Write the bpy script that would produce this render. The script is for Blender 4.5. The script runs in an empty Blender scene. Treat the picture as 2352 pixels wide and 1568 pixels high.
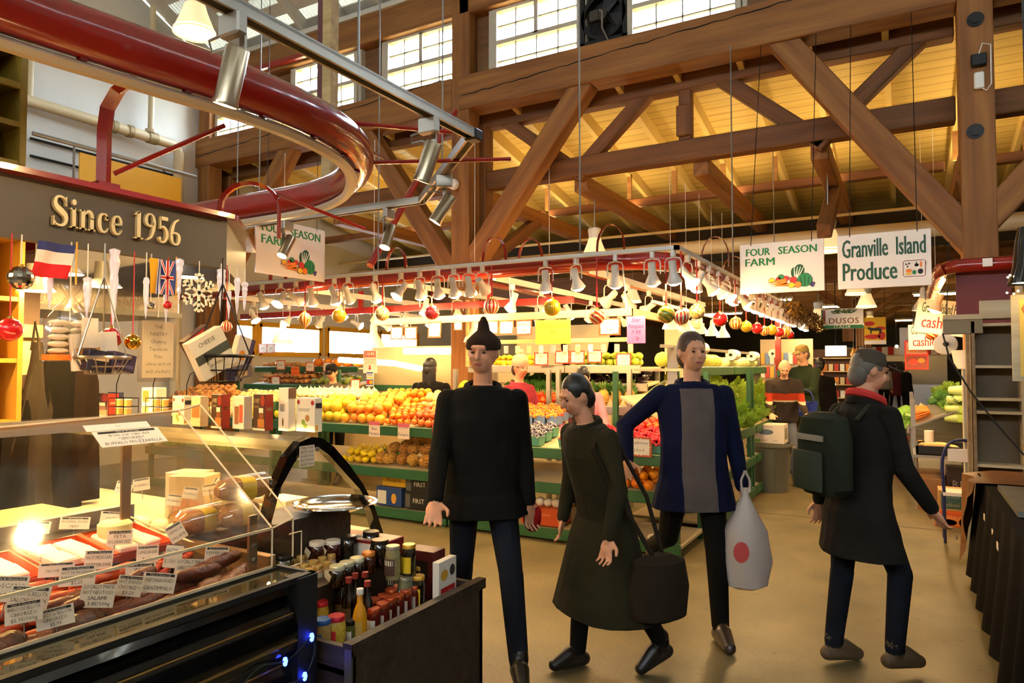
import bpy, bmesh, math, random
from mathutils import Vector, Matrix, Euler
from mathutils.bvhtree import BVHTree
random.seed(7)
SC = bpy.context.scene
COL = SC.collection
# ------------------------------------------------------------------ camera, sky, exposure
F_PX, PITCH, YAW, EYE = 1600.0, math.radians(2.07), math.radians(29.5), 1.6
cam_d = bpy.data.cameras.new('camera'); cam = bpy.data.objects.new('camera', cam_d); COL.objects.link(cam)
cam_d.sensor_width = 36; cam_d.lens = 36 * F_PX / 2352; cam_d.clip_start = .05; cam_d.clip_end = 300
cam.location = (0, 0, EYE); cam.rotation_euler = (math.pi/2 + PITCH, 0, YAW)
SC.camera = cam
SC.view_settings.view_transform = 'Standard'; SC.view_settings.look = 'None'
SC.view_settings.gamma = 1; SC.view_settings.use_curve_mapping = False
SC.view_settings.exposure = 0.52
SC.cycles.max_bounces = 6; SC.cycles.diffuse_bounces = 3; SC.cycles.glossy_bounces = 3
SC.cycles.transmission_bounces = 6; SC.cycles.transparent_max_bounces = 14
SC.cycles.sample_clamp_indirect = 4; SC.cycles.caustics_reflective = False; SC.cycles.caustics_refractive = False
wd = bpy.data.worlds.new('winter_sky'); SC.world = wd; wd.use_nodes = True
bg = wd.node_tree.nodes['Background']; bg.inputs[0].default_value = (.80, .9, 1, 1); bg.inputs[1].default_value = 32.0
LAMP_GAIN = 1.0
WARM = (1.0, .60, .22); WARMW = (1.0, .74, .42)

CAMR = cam.rotation_euler.to_matrix()
def ray(px, py): return CAMR @ Vector(((px-1176)/F_PX, -(py-784)/F_PX, -1))
def at_x(px, py, x): d = ray(px, py); return Vector((0, 0, EYE)) + d*(x/d.x)
def at_y(px, py, y): d = ray(px, py); return Vector((0, 0, EYE)) + d*(y/d.y)
def at_z(px, py, z): d = ray(px, py); return Vector((0, 0, EYE)) + d*((z-EYE)/d.z)
def at_d(px, py, dep):
    d = ray(px, py); return Vector((0, 0, EYE)) + d*(dep/(d.x*-math.sin(YAW)+d.y*math.cos(YAW)))

def lin(c):
    if isinstance(c, str):
        c = c.lstrip('#'); c = [int(c[i:i+2], 16)/255 for i in (0, 2, 4)]
        c = [x/12.92 if x <= .04045 else ((x+.055)/1.055)**2.4 for x in c]
    return (c[0], c[1], c[2], 1)
MATS = {}
def mat(name, col=(.8, .8, .8), rough=.5, metal=0, emit=None, es=0, var=0, noise=0, nscale=8, bump=0, bscale=40, alpha=1, trans=0, coat=0, stretch=None, col2=None, hue=0, spec=.5, ior=1.45):
    if name in MATS: return MATS[name]
    m = bpy.data.materials.new(name); m.use_nodes = True; MATS[name] = m
    nt = m.node_tree; N = nt.nodes; L = nt.links; b = N['Principled BSDF']
    c = lin(col); b.inputs['Base Color'].default_value = c
    b.inputs['Roughness'].default_value = rough; b.inputs['Metallic'].default_value = metal
    b.inputs['Specular IOR Level'].default_value = spec; b.inputs['IOR'].default_value = ior
    b.inputs['Alpha'].default_value = alpha; b.inputs['Transmission Weight'].default_value = trans
    b.inputs['Coat Weight'].default_value = coat
    if emit is not None:
        b.inputs['Emission Color'].default_value = lin(emit); b.inputs['Emission Strength'].default_value = es
    vec = None
    if noise or bump or col2:
        tc = N.new('ShaderNodeTexCoord'); vec = tc.outputs['Object']
        if stretch:
            mp = N.new('ShaderNodeMapping'); mp.inputs['Scale'].default_value = stretch
            L.new(vec, mp.inputs[0]); vec = mp.outputs[0]
    cur = None
    if noise or col2:
        nz = N.new('ShaderNodeTexNoise'); nz.inputs['Scale'].default_value = nscale; nz.inputs['Detail'].default_value = 5
        L.new(vec, nz.inputs['Vector'])
        rp = N.new('ShaderNodeValToRGB'); rp.color_ramp.elements[0].position = .3; rp.color_ramp.elements[1].position = .7
        c2 = lin(col2) if col2 else tuple(x*(1-noise) for x in c[:3])+(1,)
        rp.color_ramp.elements[0].color = c2; rp.color_ramp.elements[1].color = c
        L.new(nz.outputs['Fac'], rp.inputs[0]); cur = rp.outputs[0]
    if var or hue:
        oi = N.new('ShaderNodeObjectInfo'); hs = N.new('ShaderNodeHueSaturation')
        if cur: L.new(cur, hs.inputs['Color'])
        else: hs.inputs['Color'].default_value = c
        for amt, key, base in ((var, 'Value', 1), (hue, 'Hue', .5)):
            if not amt: continue
            mr = N.new('ShaderNodeMapRange'); mr.inputs[3].default_value = base-amt; mr.inputs[4].default_value = base+amt
            L.new(oi.outputs['Random'], mr.inputs[0]); L.new(mr.outputs[0], hs.inputs[key])
        cur = hs.outputs[0]
    if cur: L.new(cur, b.inputs['Base Color'])
    if bump:
        nb = N.new('ShaderNodeTexNoise'); nb.inputs['Scale'].default_value = bscale; nb.inputs['Detail'].default_value = 3
        L.new(vec, nb.inputs['Vector']); bp = N.new('ShaderNodeBump'); bp.inputs['Strength'].default_value = bump; bp.inputs['Distance'].default_value = .02
        L.new(nb.outputs['Fac'], bp.inputs['Height']); L.new(bp.outputs[0], b.inputs['Normal'])
    return m
def glassy(name, tint, fac, rough=.02):
    'thin clear sheet: mostly lets light through, with gloss on top and a little dust'
    if name in MATS: return MATS[name]
    m = bpy.data.materials.new(name); m.use_nodes = True; MATS[name] = m
    nt = m.node_tree; N = nt.nodes; L = nt.links; N.remove(N['Principled BSDF'])
    t = N.new('ShaderNodeBsdfTransparent'); t.inputs[0].default_value = lin(tint)
    g = N.new('ShaderNodeBsdfGlossy'); g.inputs['Roughness'].default_value = rough
    mx = N.new('ShaderNodeMixShader'); lw = N.new('ShaderNodeLayerWeight'); lw.inputs[0].default_value = .5; fr = N.new('ShaderNodeMath'); fr.operation = 'POWER'; fr.inputs[1].default_value = 4.5; L.new(lw.outputs['Facing'], fr.inputs[0])
    ad = N.new('ShaderNodeMath'); ad.operation = 'MULTIPLY_ADD'; ad.inputs[1].default_value = .75; ad.inputs[2].default_value = fac
    L.new(fr.outputs[0], ad.inputs[0]); L.new(ad.outputs[0], mx.inputs[0]); L.new(t.outputs[0], mx.inputs[1]); L.new(g.outputs[0], mx.inputs[2])
    L.new(mx.outputs[0], N['Material Output'].inputs[0]); return m
def wood(name, c1, c2, scale=3.0, rough=.6, grain=14):
    'sawn timber, grain along local X'
    if name in MATS: return MATS[name]
    m = mat(name, c1, rough, spec=.35, col2=c2, nscale=scale, stretch=(.35, grain/3, grain/3), bump=.25, bscale=9, var=.1); return m

# ------------------------------------------------------------------ mesh builder
TXT = {}
def text_geo(s, bold=0, res=2, sp=1):
    k = (s, bold, res, sp)
    if k not in TXT:
        cu = bpy.data.curves.new('lettering', 'FONT'); cu.body = s; cu.size = 1; cu.resolution_u = res
        cu.offset = bold; cu.align_x = 'CENTER'; cu.align_y = 'CENTER'; cu.space_character = sp; cu.space_line = .85
        o = bpy.data.objects.new('lettering', cu); COL.objects.link(o)
        me = bpy.data.meshes.new_from_object(o.evaluated_get(bpy.context.evaluated_depsgraph_get()))
        TXT[k] = ([tuple(v.co) for v in me.vertices], [tuple(p.vertices) for p in me.polygons])
        bpy.data.objects.remove(o); bpy.data.curves.remove(cu); bpy.data.meshes.remove(me)
    return TXT[k]
def frame_of(d, up=Vector((0, 0, 1))):
    'matrix whose X runs along d'
    x = Vector(d).normalized()
    if abs(x.dot(up)) > .99: up = Vector((0, 1, 0))
    y = up.cross(x).normalized(); z = x.cross(y)
    return Matrix((x, y, z)).transposed()
class MB:
    def __init__(s): s.v = []; s.f = []; s.m = []; s.sm = []
    def add(s, vs, fs, mi=0, smooth=False, M=None):
        o = len(s.v)
        if M is not None:
            if len(M) == 3: M = M.to_4x4()
            vs = [M @ Vector(p) for p in vs]
        s.v += [tuple(p) for p in vs]
        for f in fs: s.f.append([i+o for i in f]); s.m.append(mi); s.sm.append(smooth)
        return s
    def box(s, c, d, mi=0, M=None, bev=0):
        x, y, z = d[0]/2, d[1]/2, d[2]/2; cx, cy, cz = c
        if bev <= 0:
            vs = [(cx+a*x, cy+b*y, cz+e*z) for a in (-1, 1) for b in (-1, 1) for e in (-1, 1)]
            return s.add(vs, [(0, 1, 3, 2), (4, 6, 7, 5), (0, 4, 5, 1), (2, 3, 7, 6), (0, 2, 6, 4), (1, 5, 7, 3)], mi, False, M)
        vs = []
        for a in (-1, 1):
            for b in (-1, 1):
                for e in (-1, 1):
                    for k in range(3):
                        q = [a*(x-bev), b*(y-bev), e*(z-bev)]; q[k] = (a*x, b*y, e*z)[k]
                        vs.append((cx+q[0], cy+q[1], cz+q[2]))
        bm = bmesh.new()
        for q in vs: bm.verts.new(q)
        bmesh.ops.convex_hull(bm, input=bm.verts)
        bmesh.ops.dissolve_limit(bm, angle_limit=.01, verts=bm.verts, edges=bm.edges)
        bm.verts.index_update(); vv = [v.co.copy() for v in bm.verts]; ff = [[v.index for v in f.verts] for f in bm.faces]; bm.free()
        return s.add(vv, ff, mi, False, M)
    def bx(s, a, b, mi=0, bev=0):
        return s.box([(a[i]+b[i])/2 for i in range(3)], [abs(b[i]-a[i]) for i in range(3)], mi, None, bev)
    def ring_loft(s, rings, mi=0, smooth=True, caps=True, closed=False, M=None):
        n = len(rings[0]); vs = [p for r in rings for p in r]; fs = []
        k = len(rings)
        for i in range(k if closed else k-1):
            for j in range(n):
                a = i*n+j; b = i*n+(j+1) % n; c = ((i+1) % k)*n+(j+1) % n; d = ((i+1) % k)*n+j
                fs.append((a, b, c, d))
        s.add(vs, fs, mi, smooth, M)
        if caps and not closed:
            s.add(rings[0], [tuple(range(n))[::-1]], mi, False, M); s.add(rings[-1], [tuple(range(n))], mi, False, M)
        return s
    def cyl(s, p0, p1, r0, r1=None, n=12, mi=0, caps=True, smooth=True, M=None):
        r1 = r0 if r1 is None else r1; p0 = Vector(p0); p1 = Vector(p1); B = frame_of(p1-p0)
        rs = [[p + B @ Vector((0, r*math.cos(t*2*math.pi/n), r*math.sin(t*2*math.pi/n))) for t in range(n)] for p, r in ((p0, r0), (p1, r1))]
        return s.ring_loft(rs, mi, smooth, caps, False, M)
    def lathe(s, prof, n=16, c=(0, 0, 0), mi=0, M=None, smooth=True, wob=None):
        rs = []
        for r, z in prof:
            rs.append([(c[0]+(r if not wob else r*wob(t*2*math.pi/n))*math.cos(t*2*math.pi/n), c[1]+(r if not wob else r*wob(t*2*math.pi/n))*math.sin(t*2*math.pi/n), c[2]+z) for t in range(n)])
        return s.ring_loft(rs, mi, smooth, False, False, M)
    def tube(s, pts, r, n=8, mi=0, closed=False, M=None, caps=True, flat=1):
        P = [Vector(p) for p in pts]; k = len(P); rr = r if isinstance(r, (list, tuple)) else [r]*k
        T = []
        for i in range(k):
            a = P[(i-1) % k] if (closed or i) else P[i]; b = P[(i+1) % k] if (closed or i < k-1) else P[i]
            t = (b-a); T.append(t.normalized() if t.length > 1e-9 else Vector((0, 0, 1)))
        up = Vector((0, 0, 1)) if abs(T[0].z) < .9 else Vector((1, 0, 0))
        y = up.cross(T[0]).normalized(); rs = []
        for i in range(k):
            y = (y - T[i]*y.dot(T[i])); y = y.normalized() if y.length > 1e-6 else T[i].orthogonal().normalized()
            z = T[i].cross(y)
            rs.append([P[i] + y*(rr[i]*math.cos(j*2*math.pi/n)) + z*(rr[i]*flat*math.sin(j*2*math.pi/n)) for j in range(n)])
        return s.ring_loft(rs, mi, n > 4, caps, closed, M)
    def ball(s, c, r, n=12, k=8, mi=0, M=None, wob=None):
        if not isinstance(r, (tuple, list)): r = (r, r, r)
        vs = [(c[0], c[1], c[2]-r[2])]
        for i in range(1, k):
            a = -math.pi/2+math.pi*i/k
            for j in range(n):
                b = 2*math.pi*j/n; w = wob(a, b) if wob else 1
                vs.append((c[0]+r[0]*w*math.cos(a)*math.cos(b), c[1]+r[1]*w*math.cos(a)*math.sin(b), c[2]+r[2]*w*math.sin(a)))
        vs.append((c[0], c[1], c[2]+r[2])); e = len(vs)-1; fs = []
        for j in range(n):
            fs.append((0, 1+(j+1) % n, 1+j)); fs.append((e, e-n+j, e-n+(j+1) % n))
            for i in range(k-2):
                a = 1+i*n+j; b = 1+i*n+(j+1) % n; fs.append((a, b, b+n, a+n))
        return s.add(vs, fs, mi, True, M)
    def prism(s, poly, h, mi=0, M=None, smooth=False):
        n = len(poly); vs = [(p[0], p[1], 0) for p in poly]+[(p[0], p[1], h) for p in poly]
        fs = [tuple(range(n))[::-1], tuple(range(n, 2*n))]+[(i, (i+1) % n, (i+1) % n+n, i+n) for i in range(n)]
        return s.add(vs, fs, mi, smooth, M)
    def quad(s, a, b, c, d, mi=0): return s.add([a, b, c, d], [(0, 1, 2, 3)], mi)
    def text(s, t, size, M, mi=0, bold=0, xs=1, res=2, sp=1, fit=None, skew=0):
        if bold > .004:
            for k in (-1, 0): s.text(t, size, M @ TR(k*bold*size*1.6, 0, .0002*k), mi, 0, xs, res, sp, fit, skew)
            return s.text(t, size, M @ TR(bold*size*1.6, 0, .0002), mi, 0, xs, res, sp, fit, skew)
        vs, fs = text_geo(t, bold, res, sp)
        if fit and vs:
            w = max(v[0] for v in vs)-min(v[0] for v in vs); xs = min(xs, fit/(w*size)) if w else xs
        return s.add([(v[0]*size*xs+v[1]*size*skew, v[1]*size, v[2]) for v in vs], fs, mi, False, M)
    def build(s, name, mats, parent=None, M=None, ang=40):
        me = bpy.data.meshes.new(name); me.from_pydata(s.v, [], s.f)
        if not isinstance(mats, (list, tuple)): mats = [mats]
        for m in mats: me.materials.append(m)
        me.polygons.foreach_set('material_index', s.m); me.polygons.foreach_set('use_smooth', s.sm); me.update()
        if any(s.sm): me.set_sharp_from_angle(angle=math.radians(ang))
        o = bpy.data.objects.new(name, me); COL.objects.link(o)
        if parent: o.parent = parent
        if M is not None: o.matrix_local = M
        return o
def tag(o, label=None, cat=None, group=None, kind=None):
    if label: o['label'] = label
    if cat: o['category'] = cat
    if group: o['group'] = group
    if kind: o['kind'] = kind
    return o
def thing(name, label, cat, loc=(0, 0, 0), rz=0, group=None, kind=None, rot=None):
    o = bpy.data.objects.new(name, None); COL.objects.link(o); o.empty_display_size = .1
    o.location = loc; o.rotation_euler = rot if rot else (0, 0, rz)
    return tag(o, label, cat, group, kind)
def place(o, loc=None, rz=None, rot=None, sc=None):
    if loc is not None: o.location = loc
    if rot is not None: o.rotation_euler = rot
    elif rz is not None: o.rotation_euler = (0, 0, rz)
    if sc is not None: o.scale = (sc, sc, sc) if not isinstance(sc, (tuple, list)) else sc
    return o
KIDS = {}
def kids(o): return [c for c in bpy.data.objects if c.parent == o] if o.name not in KIDS else KIDS[o.name]
def dup(o, loc=None, rz=None, label=None, group=None, rot=None, sc=None):
    if o.name not in KIDS:
        KIDS[o.name] = kids(o)
        for c in KIDS[o.name]: KIDS[c.name] = kids(c)
    r = o.copy(); COL.objects.link(r)
    for ch in KIDS[o.name]:
        c = ch.copy(); COL.objects.link(c); c.parent = r
        for g in KIDS[ch.name]: d = g.copy(); COL.objects.link(d); d.parent = c
    if label: r['label'] = label
    if group: r['group'] = group
    return place(r, loc, rz, rot, sc)
class Proto:
    'first use moves the original, later uses copy it'
    def __init__(s, o): s.o = o; s.used = False
    def __call__(s, loc, rz=0, label=None, group=None, rot=None, sc=None):
        if not s.used:
            s.used = True; KIDS[s.o.name] = kids(s.o)
            for c in KIDS[s.o.name]: KIDS[c.name] = kids(c)
            if label: s.o['label'] = label
            if group: s.o['group'] = group
            return place(s.o, loc, rz, rot, sc)
        return dup(s.o, loc, rz, label, group, rot, sc)
def basis(x, y, z, o): 
    M = Matrix((x, y, z)).transposed().to_4x4(); M.translation = o; return M
V = Vector
def RX(a): return Matrix.Rotation(a, 4, 'X')
def RY(a): return Matrix.Rotation(a, 4, 'Y')
def RZ(a): return Matrix.Rotation(a, 4, 'Z')
def TR(x, y=None, z=None): return Matrix.Translation(x if y is None else (x, y, z))
# lettering planes: text facing -Y (towards us along the aisle) and facing +X
def face_my(o): return basis(V((1, 0, 0)), V((0, 0, 1)), V((0, -1, 0)), V(o))
def face_px(o): return basis(V((0, 1, 0)), V((0, 0, 1)), V((1, 0, 0)), V(o))
def rad(a): return math.radians(a)
def ordinal(i): return 'first second third fourth fifth sixth seventh eighth ninth tenth eleventh twelfth thirteenth fourteenth fifteenth sixteenth seventeenth eighteenth nineteenth twentieth'.split()[i] if i < 20 else '%dth' % (i+1) if i % 10 > 2 or i in (11, 12) else '%d%s' % (i+1, ('st', 'nd', 'rd')[i % 10])
# ------------------------------------------------------------------ building shell
XL, XR, YB, YF, PY = -11.41, 11.0, -8.4, 40.0, 8.4
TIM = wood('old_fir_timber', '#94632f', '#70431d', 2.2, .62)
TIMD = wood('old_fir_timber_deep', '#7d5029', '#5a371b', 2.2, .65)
FIRP = wood('pale_fir_joist', '#b48a52', '#93682f', 2.2, .6)
WHITEP = mat('white_painted_wood', '#cfc6b0', .6, noise=.12, nscale=3)
CREAM = mat('cream_plaster', '#d8d2c2', .75, noise=.1, nscale=1.2)
STEEL = mat('galvanised_steel', '#8d8b84', .42, .8, noise=.2, nscale=6)
DARKM = mat('dark_metal', '#1d1b19', .45, .5)
BLACK = mat('matte_black', '#0d0c0b', .6)
REDP = mat('red_enamel_tube', '#8e1a12', .22, coat=.5, noise=.15, nscale=2)
WHITE = mat('white_enamel', '#e9e4d8', .4)
def lerp_(a, b, t): return a+(b-a)*t
def struct(o, label=None, cat=None, group=None): return tag(o, label, cat, group, 'structure')

# floor: worn sealed concrete with saw-cut joints and stains
fm = mat('worn_concrete', '#6c6040', .42, col2='#524a31', nscale=2.2, bump=.1, bscale=30)
nt = fm.node_tree; N = nt.nodes; L = nt.links; pb = N['Principled BSDF']
tc = N.new('ShaderNodeTexCoord'); n2 = N.new('ShaderNodeTexNoise'); n2.inputs['Scale'].default_value = 14; n2.inputs['Detail'].default_value = 8
L.new(tc.outputs['Object'], n2.inputs['Vector'])
r2 = N.new('ShaderNodeValToRGB'); r2.color_ramp.elements[0].position = .28; r2.color_ramp.elements[1].position = .36; r2.color_ramp.elements[0].color = (.45, .42, .36, 1); r2.color_ramp.elements[1].color = (1, 1, 1, 1)
L.new(n2.outputs['Fac'], r2.inputs[0]); mx = N.new('ShaderNodeMix'); mx.data_type = 'RGBA'; mx.blend_type = 'MULTIPLY'; mx.inputs[0].default_value = .75
L.new(pb.inputs['Base Color'].links[0].from_socket, mx.inputs[6]); L.new(r2.outputs[0], mx.inputs[7]); L.new(mx.outputs[2], pb.inputs['Base Color'])
n3 = N.new('ShaderNodeTexNoise'); n3.inputs['Scale'].default_value = 1.3; L.new(tc.outputs['Object'], n3.inputs['Vector'])
mr = N.new('ShaderNodeMapRange'); mr.inputs[3].default_value = .28; mr.inputs[4].default_value = .6; L.new(n3.outputs['Fac'], mr.inputs[0]); L.new(mr.outputs[0], pb.inputs['Roughness'])
m = MB(); m.bx((XL-.2, YB-.2, -.2), (XR+.2, YF+.2, 0)); struct(m.build('floor', fm), 'worn tan concrete floor of the market hall', 'floor')
m = MB()
for y in (8.05, 2.4, 14.2, 20.2, 26): m.bx((XL, y-.012, 0), (XR, y+.012, .0012))
struct(m.build('trim_1', mat('floor_joint', '#4d3f2a', .8)), 'dark saw cut joints in the concrete floor', 'floor joint')

# walls
m = MB(); m.bx((XL-.2, YB, 0), (XL, PY-.2, 7.2)); m.add([(XL, YB, 7.2), (XL, PY-.2, 7.2), (XL, 0, 11.4), (XL-.2, YB, 7.2), (XL-.2, PY-.2, 7.2), (XL-.2, 0, 11.4)], [(0, 1, 2), (3, 5, 4), (0, 3, 4, 1), (1, 4, 5, 2), (2, 5, 3, 0)])
yw = [(8.95, 9.62), (9.75, 11.45), (11.65, 13.3), (13.45, 15)]
m.bx((XL-.2, PY-.2, 0), (XL, YF, 1.86)); m.bx((XL-.2, PY-.2, 2.46), (XL, YF, 5.9)); m.bx((XL-.2, PY-.2, 1.86), (XL, 8.95, 2.46)); m.bx((XL-.2, 15, 1.86), (XL, YF, 2.46))
for a, b in zip(yw[:-1], yw[1:]): m.bx((XL-.2, a[1], 1.86), (XL, b[0], 2.46))
m.bx((XL-.2, PY-.2, 5.9), (XL, PY+.1, 7.2)); m.add([(XL-.1, YB-.3, 6.8), (XL-.1, PY+.3, 6.8), (XL-.1, 0, 11.2), (XL-.1, PY+.3, 7.3), (XL-.1, 0, 11.45), (XL-.1, YB-.3, 7.3)], [(0, 2, 4, 5), (1, 3, 4, 2)])
struct(m.build('wall_left', CREAM), 'pale plastered end wall of the hall', 'wall')
m = MB(); m.bx((XR, YB, 0), (XR+.2, YF, 7.2)); m.add([(XR, YB, 7.2), (XR, PY, 7.2), (XR, 0, 11.4), (XR+.2, YB, 7.2), (XR+.2, PY, 7.2), (XR+.2, 0, 11.4)], [(0, 2, 1), (3, 4, 5), (0, 1, 4, 3), (1, 2, 5, 4), (2, 0, 3, 5)])
struct(m.build('wall_right', CREAM)); m = MB(); m.bx((XL, YF, 0), (XR, YF+.2, 5)); struct(m.build('wall_far', mat('far_grey_wall', '#6b6a5c', .8, noise=.2, nscale=1)))
m = MB(); m.bx((XL-.2, YB-.2, 0), (XR+.2, YB, 5.8)); m.bx((XL-.2, YB-.2, 6.7), (XR+.2, YB, 7.4))
for k in range(7): m.bx((XL+k*3.6-.75, YB-.2, 5.8), (XL+k*3.6+.75, YB, 6.7))  # gaps form an added, unseen window band sized to let in more daylight
struct(m.build('wall_back', CREAM))

# timber members: each beam lies along its own local X
def beam(p0, p1, w, h, name, label, m_=None, roll_up=V((0, 0, 1)), group=None, bev=.012, cat='beam'):
    p0 = V(p0); p1 = V(p1); B = frame_of(p1-p0, roll_up).to_4x4(); B.translation = p0; Ln = (p1-p0).length
    q = MB(); q.box((Ln/2, 0, 0), (Ln, w, h), 0, None, bev)
    return struct(q.build(name, m_ or TIM, None, B), label, cat, group)
AX, BX_, CX_ = -5.53, .66, -11.2
for x, nm in ((CX_, 'timber post in the corner against the pale end wall'), (AX, 'timber post rising behind the fruit stall in mid hall'), (BX_, 'timber post with the bolts and the white control box')):
    beam((x, PY, 0), (x, PY, 7.1), .30, .30, 'timber_post', nm, TIM, V((0, 1, 0)), cat='post')
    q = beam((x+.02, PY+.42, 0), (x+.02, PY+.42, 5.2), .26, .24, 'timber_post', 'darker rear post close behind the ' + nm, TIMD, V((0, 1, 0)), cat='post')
beam((6.8, PY, 0), (6.8, PY, 7.1), .3, .3, 'timber_post', 'timber post of the next bay', TIM, V((0, 1, 0)), cat='post')
spans = [(XL, AX-.14, 'between the corner post and the mid hall post'), (AX-.02, BX_-.15, 'over the fruit stall, with a long drying crack'), (BX_+.16, XR, 'past the post with the control box')]
CRK = mat('drying_crack', '#1e1209', .9)
for a, b, t in spans:
    o = beam((a, PY, 5.53), (b, PY, 5.53), .34, .5, 'timber_beam', 'heavy main timber beam ' + t)
    pts = []; x = .05; Ln = b-a; z = -.05
    while x < Ln-.1:
        pts.append((x, -.171, z+random.uniform(-.012, .012))); x += .12; z += .0065
    MB().tube(pts, [.004+.005*abs(math.sin(i*.5)) for i in range(len(pts))], 4).build('drying_crack', CRK, o)
    beam((a, PY, 6.92), (b, PY, 6.92), .30, .46, 'timber_beam', 'upper timber plate above the high windows ' + t, TIM)
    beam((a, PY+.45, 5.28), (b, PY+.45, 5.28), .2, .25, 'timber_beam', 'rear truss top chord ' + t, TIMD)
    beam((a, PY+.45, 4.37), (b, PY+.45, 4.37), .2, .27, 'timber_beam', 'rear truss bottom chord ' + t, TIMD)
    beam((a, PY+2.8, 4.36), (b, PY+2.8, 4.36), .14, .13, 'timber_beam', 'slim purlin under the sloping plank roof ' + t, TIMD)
def brace(a, b, y, w, h, label, m_=None):
    p = at_y(a[0], a[1], y); q = at_y(b[0], b[1], y); return beam(p, q, h, w, 'timber_brace', label, m_ or TIM, V((0, 1, 0)), cat='brace')
# knee braces in the plane of the main beam
brace((1348, 190), (1075, 625), PY, .26, .28, 'thick knee brace slanting down onto the mid hall post from the cracked beam')
brace((1785, 85), (2250, 575), PY, .26, .28, 'thick knee brace slanting down to the post with the control box')
beam((.72, PY, 3.06), (2.75, PY, 5.4), .26, .28, 'timber_brace', 'knee brace on the far side of the post with the control box', TIM, V((0, 1, 0)), cat='brace')
brace((835, 290), (1045, 625), PY, .26, .28, 'knee brace slanting down to the mid hall post from the window end')
brace((672, 335), (540, 600), PY, .26, .28, 'knee brace leaning to the corner post by the yellow board')
# truss web behind
for a, b, t in (((1105, 240), (1345, 405), 'from the mid hall post down to the first tie'), ((1520, 180), (1320, 405), 'rising from the first tie to the mid span'), ((1605, 150), (1900, 335), 'falling from mid span to the far tie'), ((2165, 40), (1865, 335), 'rising from the far tie towards the control box post')):
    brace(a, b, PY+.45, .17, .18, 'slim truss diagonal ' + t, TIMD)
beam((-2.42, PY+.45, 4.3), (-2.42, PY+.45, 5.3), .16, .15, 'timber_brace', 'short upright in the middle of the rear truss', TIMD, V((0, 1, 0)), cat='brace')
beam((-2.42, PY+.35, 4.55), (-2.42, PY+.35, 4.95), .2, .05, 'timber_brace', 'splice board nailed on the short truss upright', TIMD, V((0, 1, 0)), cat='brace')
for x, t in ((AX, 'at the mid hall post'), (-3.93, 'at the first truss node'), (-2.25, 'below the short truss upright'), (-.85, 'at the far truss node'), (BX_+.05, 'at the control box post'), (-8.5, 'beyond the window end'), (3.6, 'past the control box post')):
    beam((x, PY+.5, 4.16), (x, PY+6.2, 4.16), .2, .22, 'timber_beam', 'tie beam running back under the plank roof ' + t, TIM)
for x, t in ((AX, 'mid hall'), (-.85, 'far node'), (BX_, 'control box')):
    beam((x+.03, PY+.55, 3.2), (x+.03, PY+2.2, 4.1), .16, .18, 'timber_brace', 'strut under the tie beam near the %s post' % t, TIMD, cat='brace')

# side aisle: sloping plank roof on rafters, then a level joisted ceiling
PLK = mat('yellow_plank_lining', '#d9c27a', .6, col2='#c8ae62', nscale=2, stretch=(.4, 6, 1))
nt = PLK.node_tree; N = nt.nodes; L = nt.links; tc = N.new('ShaderNodeTexCoord'); wv = N.new('ShaderNodeTexWave'); wv.bands_direction = 'Y'; wv.inputs['Scale'].default_value = 1.75; wv.wave_profile = 'SAW'
L.new(tc.outputs['Object'], wv.inputs['Vector']); rp = N.new('ShaderNodeValToRGB'); rp.color_ramp.elements[0].color = (.12, .08, .03, 1); rp.color_ramp.elements[1].position = .09; rp.color_ramp.elements[1].color = (1, 1, 1, 1)
L.new(wv.outputs['Fac'], rp.inputs[0]); mx = N.new('ShaderNodeMix'); mx.data_type = 'RGBA'; mx.blend_type = 'MULTIPLY'; mx.inputs[0].default_value = 1; pb = N['Principled BSDF']
L.new(pb.inputs['Base Color'].links[0].from_socket, mx.inputs[6]); L.new(rp.outputs[0], mx.inputs[7]); L.new(mx.outputs[2], pb.inputs['Base Color'])
def zl(y): return 5.52-.18*(y-PY)
Y2 = 16.0
m = MB(); a, b = PY-.1, Y2
m.add([(XL, a, zl(a)), (XR, a, zl(a)), (XR, b, zl(b)), (XL, b, zl(b)), (XL, a, zl(a)+.1), (XR, a, zl(a)+.1), (XR, b, zl(b)+.1), (XL, b, zl(b)+.1)], [(0, 1, 2, 3), (4, 7, 6, 5), (0, 4, 5, 1), (1, 5, 6, 2), (2, 6, 7, 3), (3, 7, 4, 0)])
lean = struct(m.build('ceiling', PLK), 'yellowish plank lining of the sloping side roof', 'ceiling')
RAF = mat('yellow_painted_rafter', '#dcc278', .6, noise=.12, nscale=2)
x = XL+.35; k = 0
while x < XR:
    p, q = V((x, PY, zl(PY)-.1)), V((x, Y2, zl(Y2)-.1)); B = frame_of(q-p).to_4x4(); B.translation = p
    MB().box(((q-p).length/2, 0, 0), ((q-p).length, .07, .2)).build('rafter', RAF, lean, B)
    if x > -6 and x < 2: MB().bx((x-.035, PY+2.77, 4.42), (x+.035, PY+2.83, zl(PY+2.8)-.15)).build('rafter_prop', FIRP, lean)
    x += .78
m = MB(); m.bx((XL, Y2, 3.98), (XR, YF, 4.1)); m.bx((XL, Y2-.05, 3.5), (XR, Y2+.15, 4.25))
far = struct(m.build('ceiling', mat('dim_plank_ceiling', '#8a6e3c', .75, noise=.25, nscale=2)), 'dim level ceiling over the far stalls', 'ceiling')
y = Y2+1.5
while y < YF: MB().bx((XL, y-.09, 3.68), (XR, y+.09, 3.98)).build('joist', FIRP, far); y += 1.6
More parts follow.
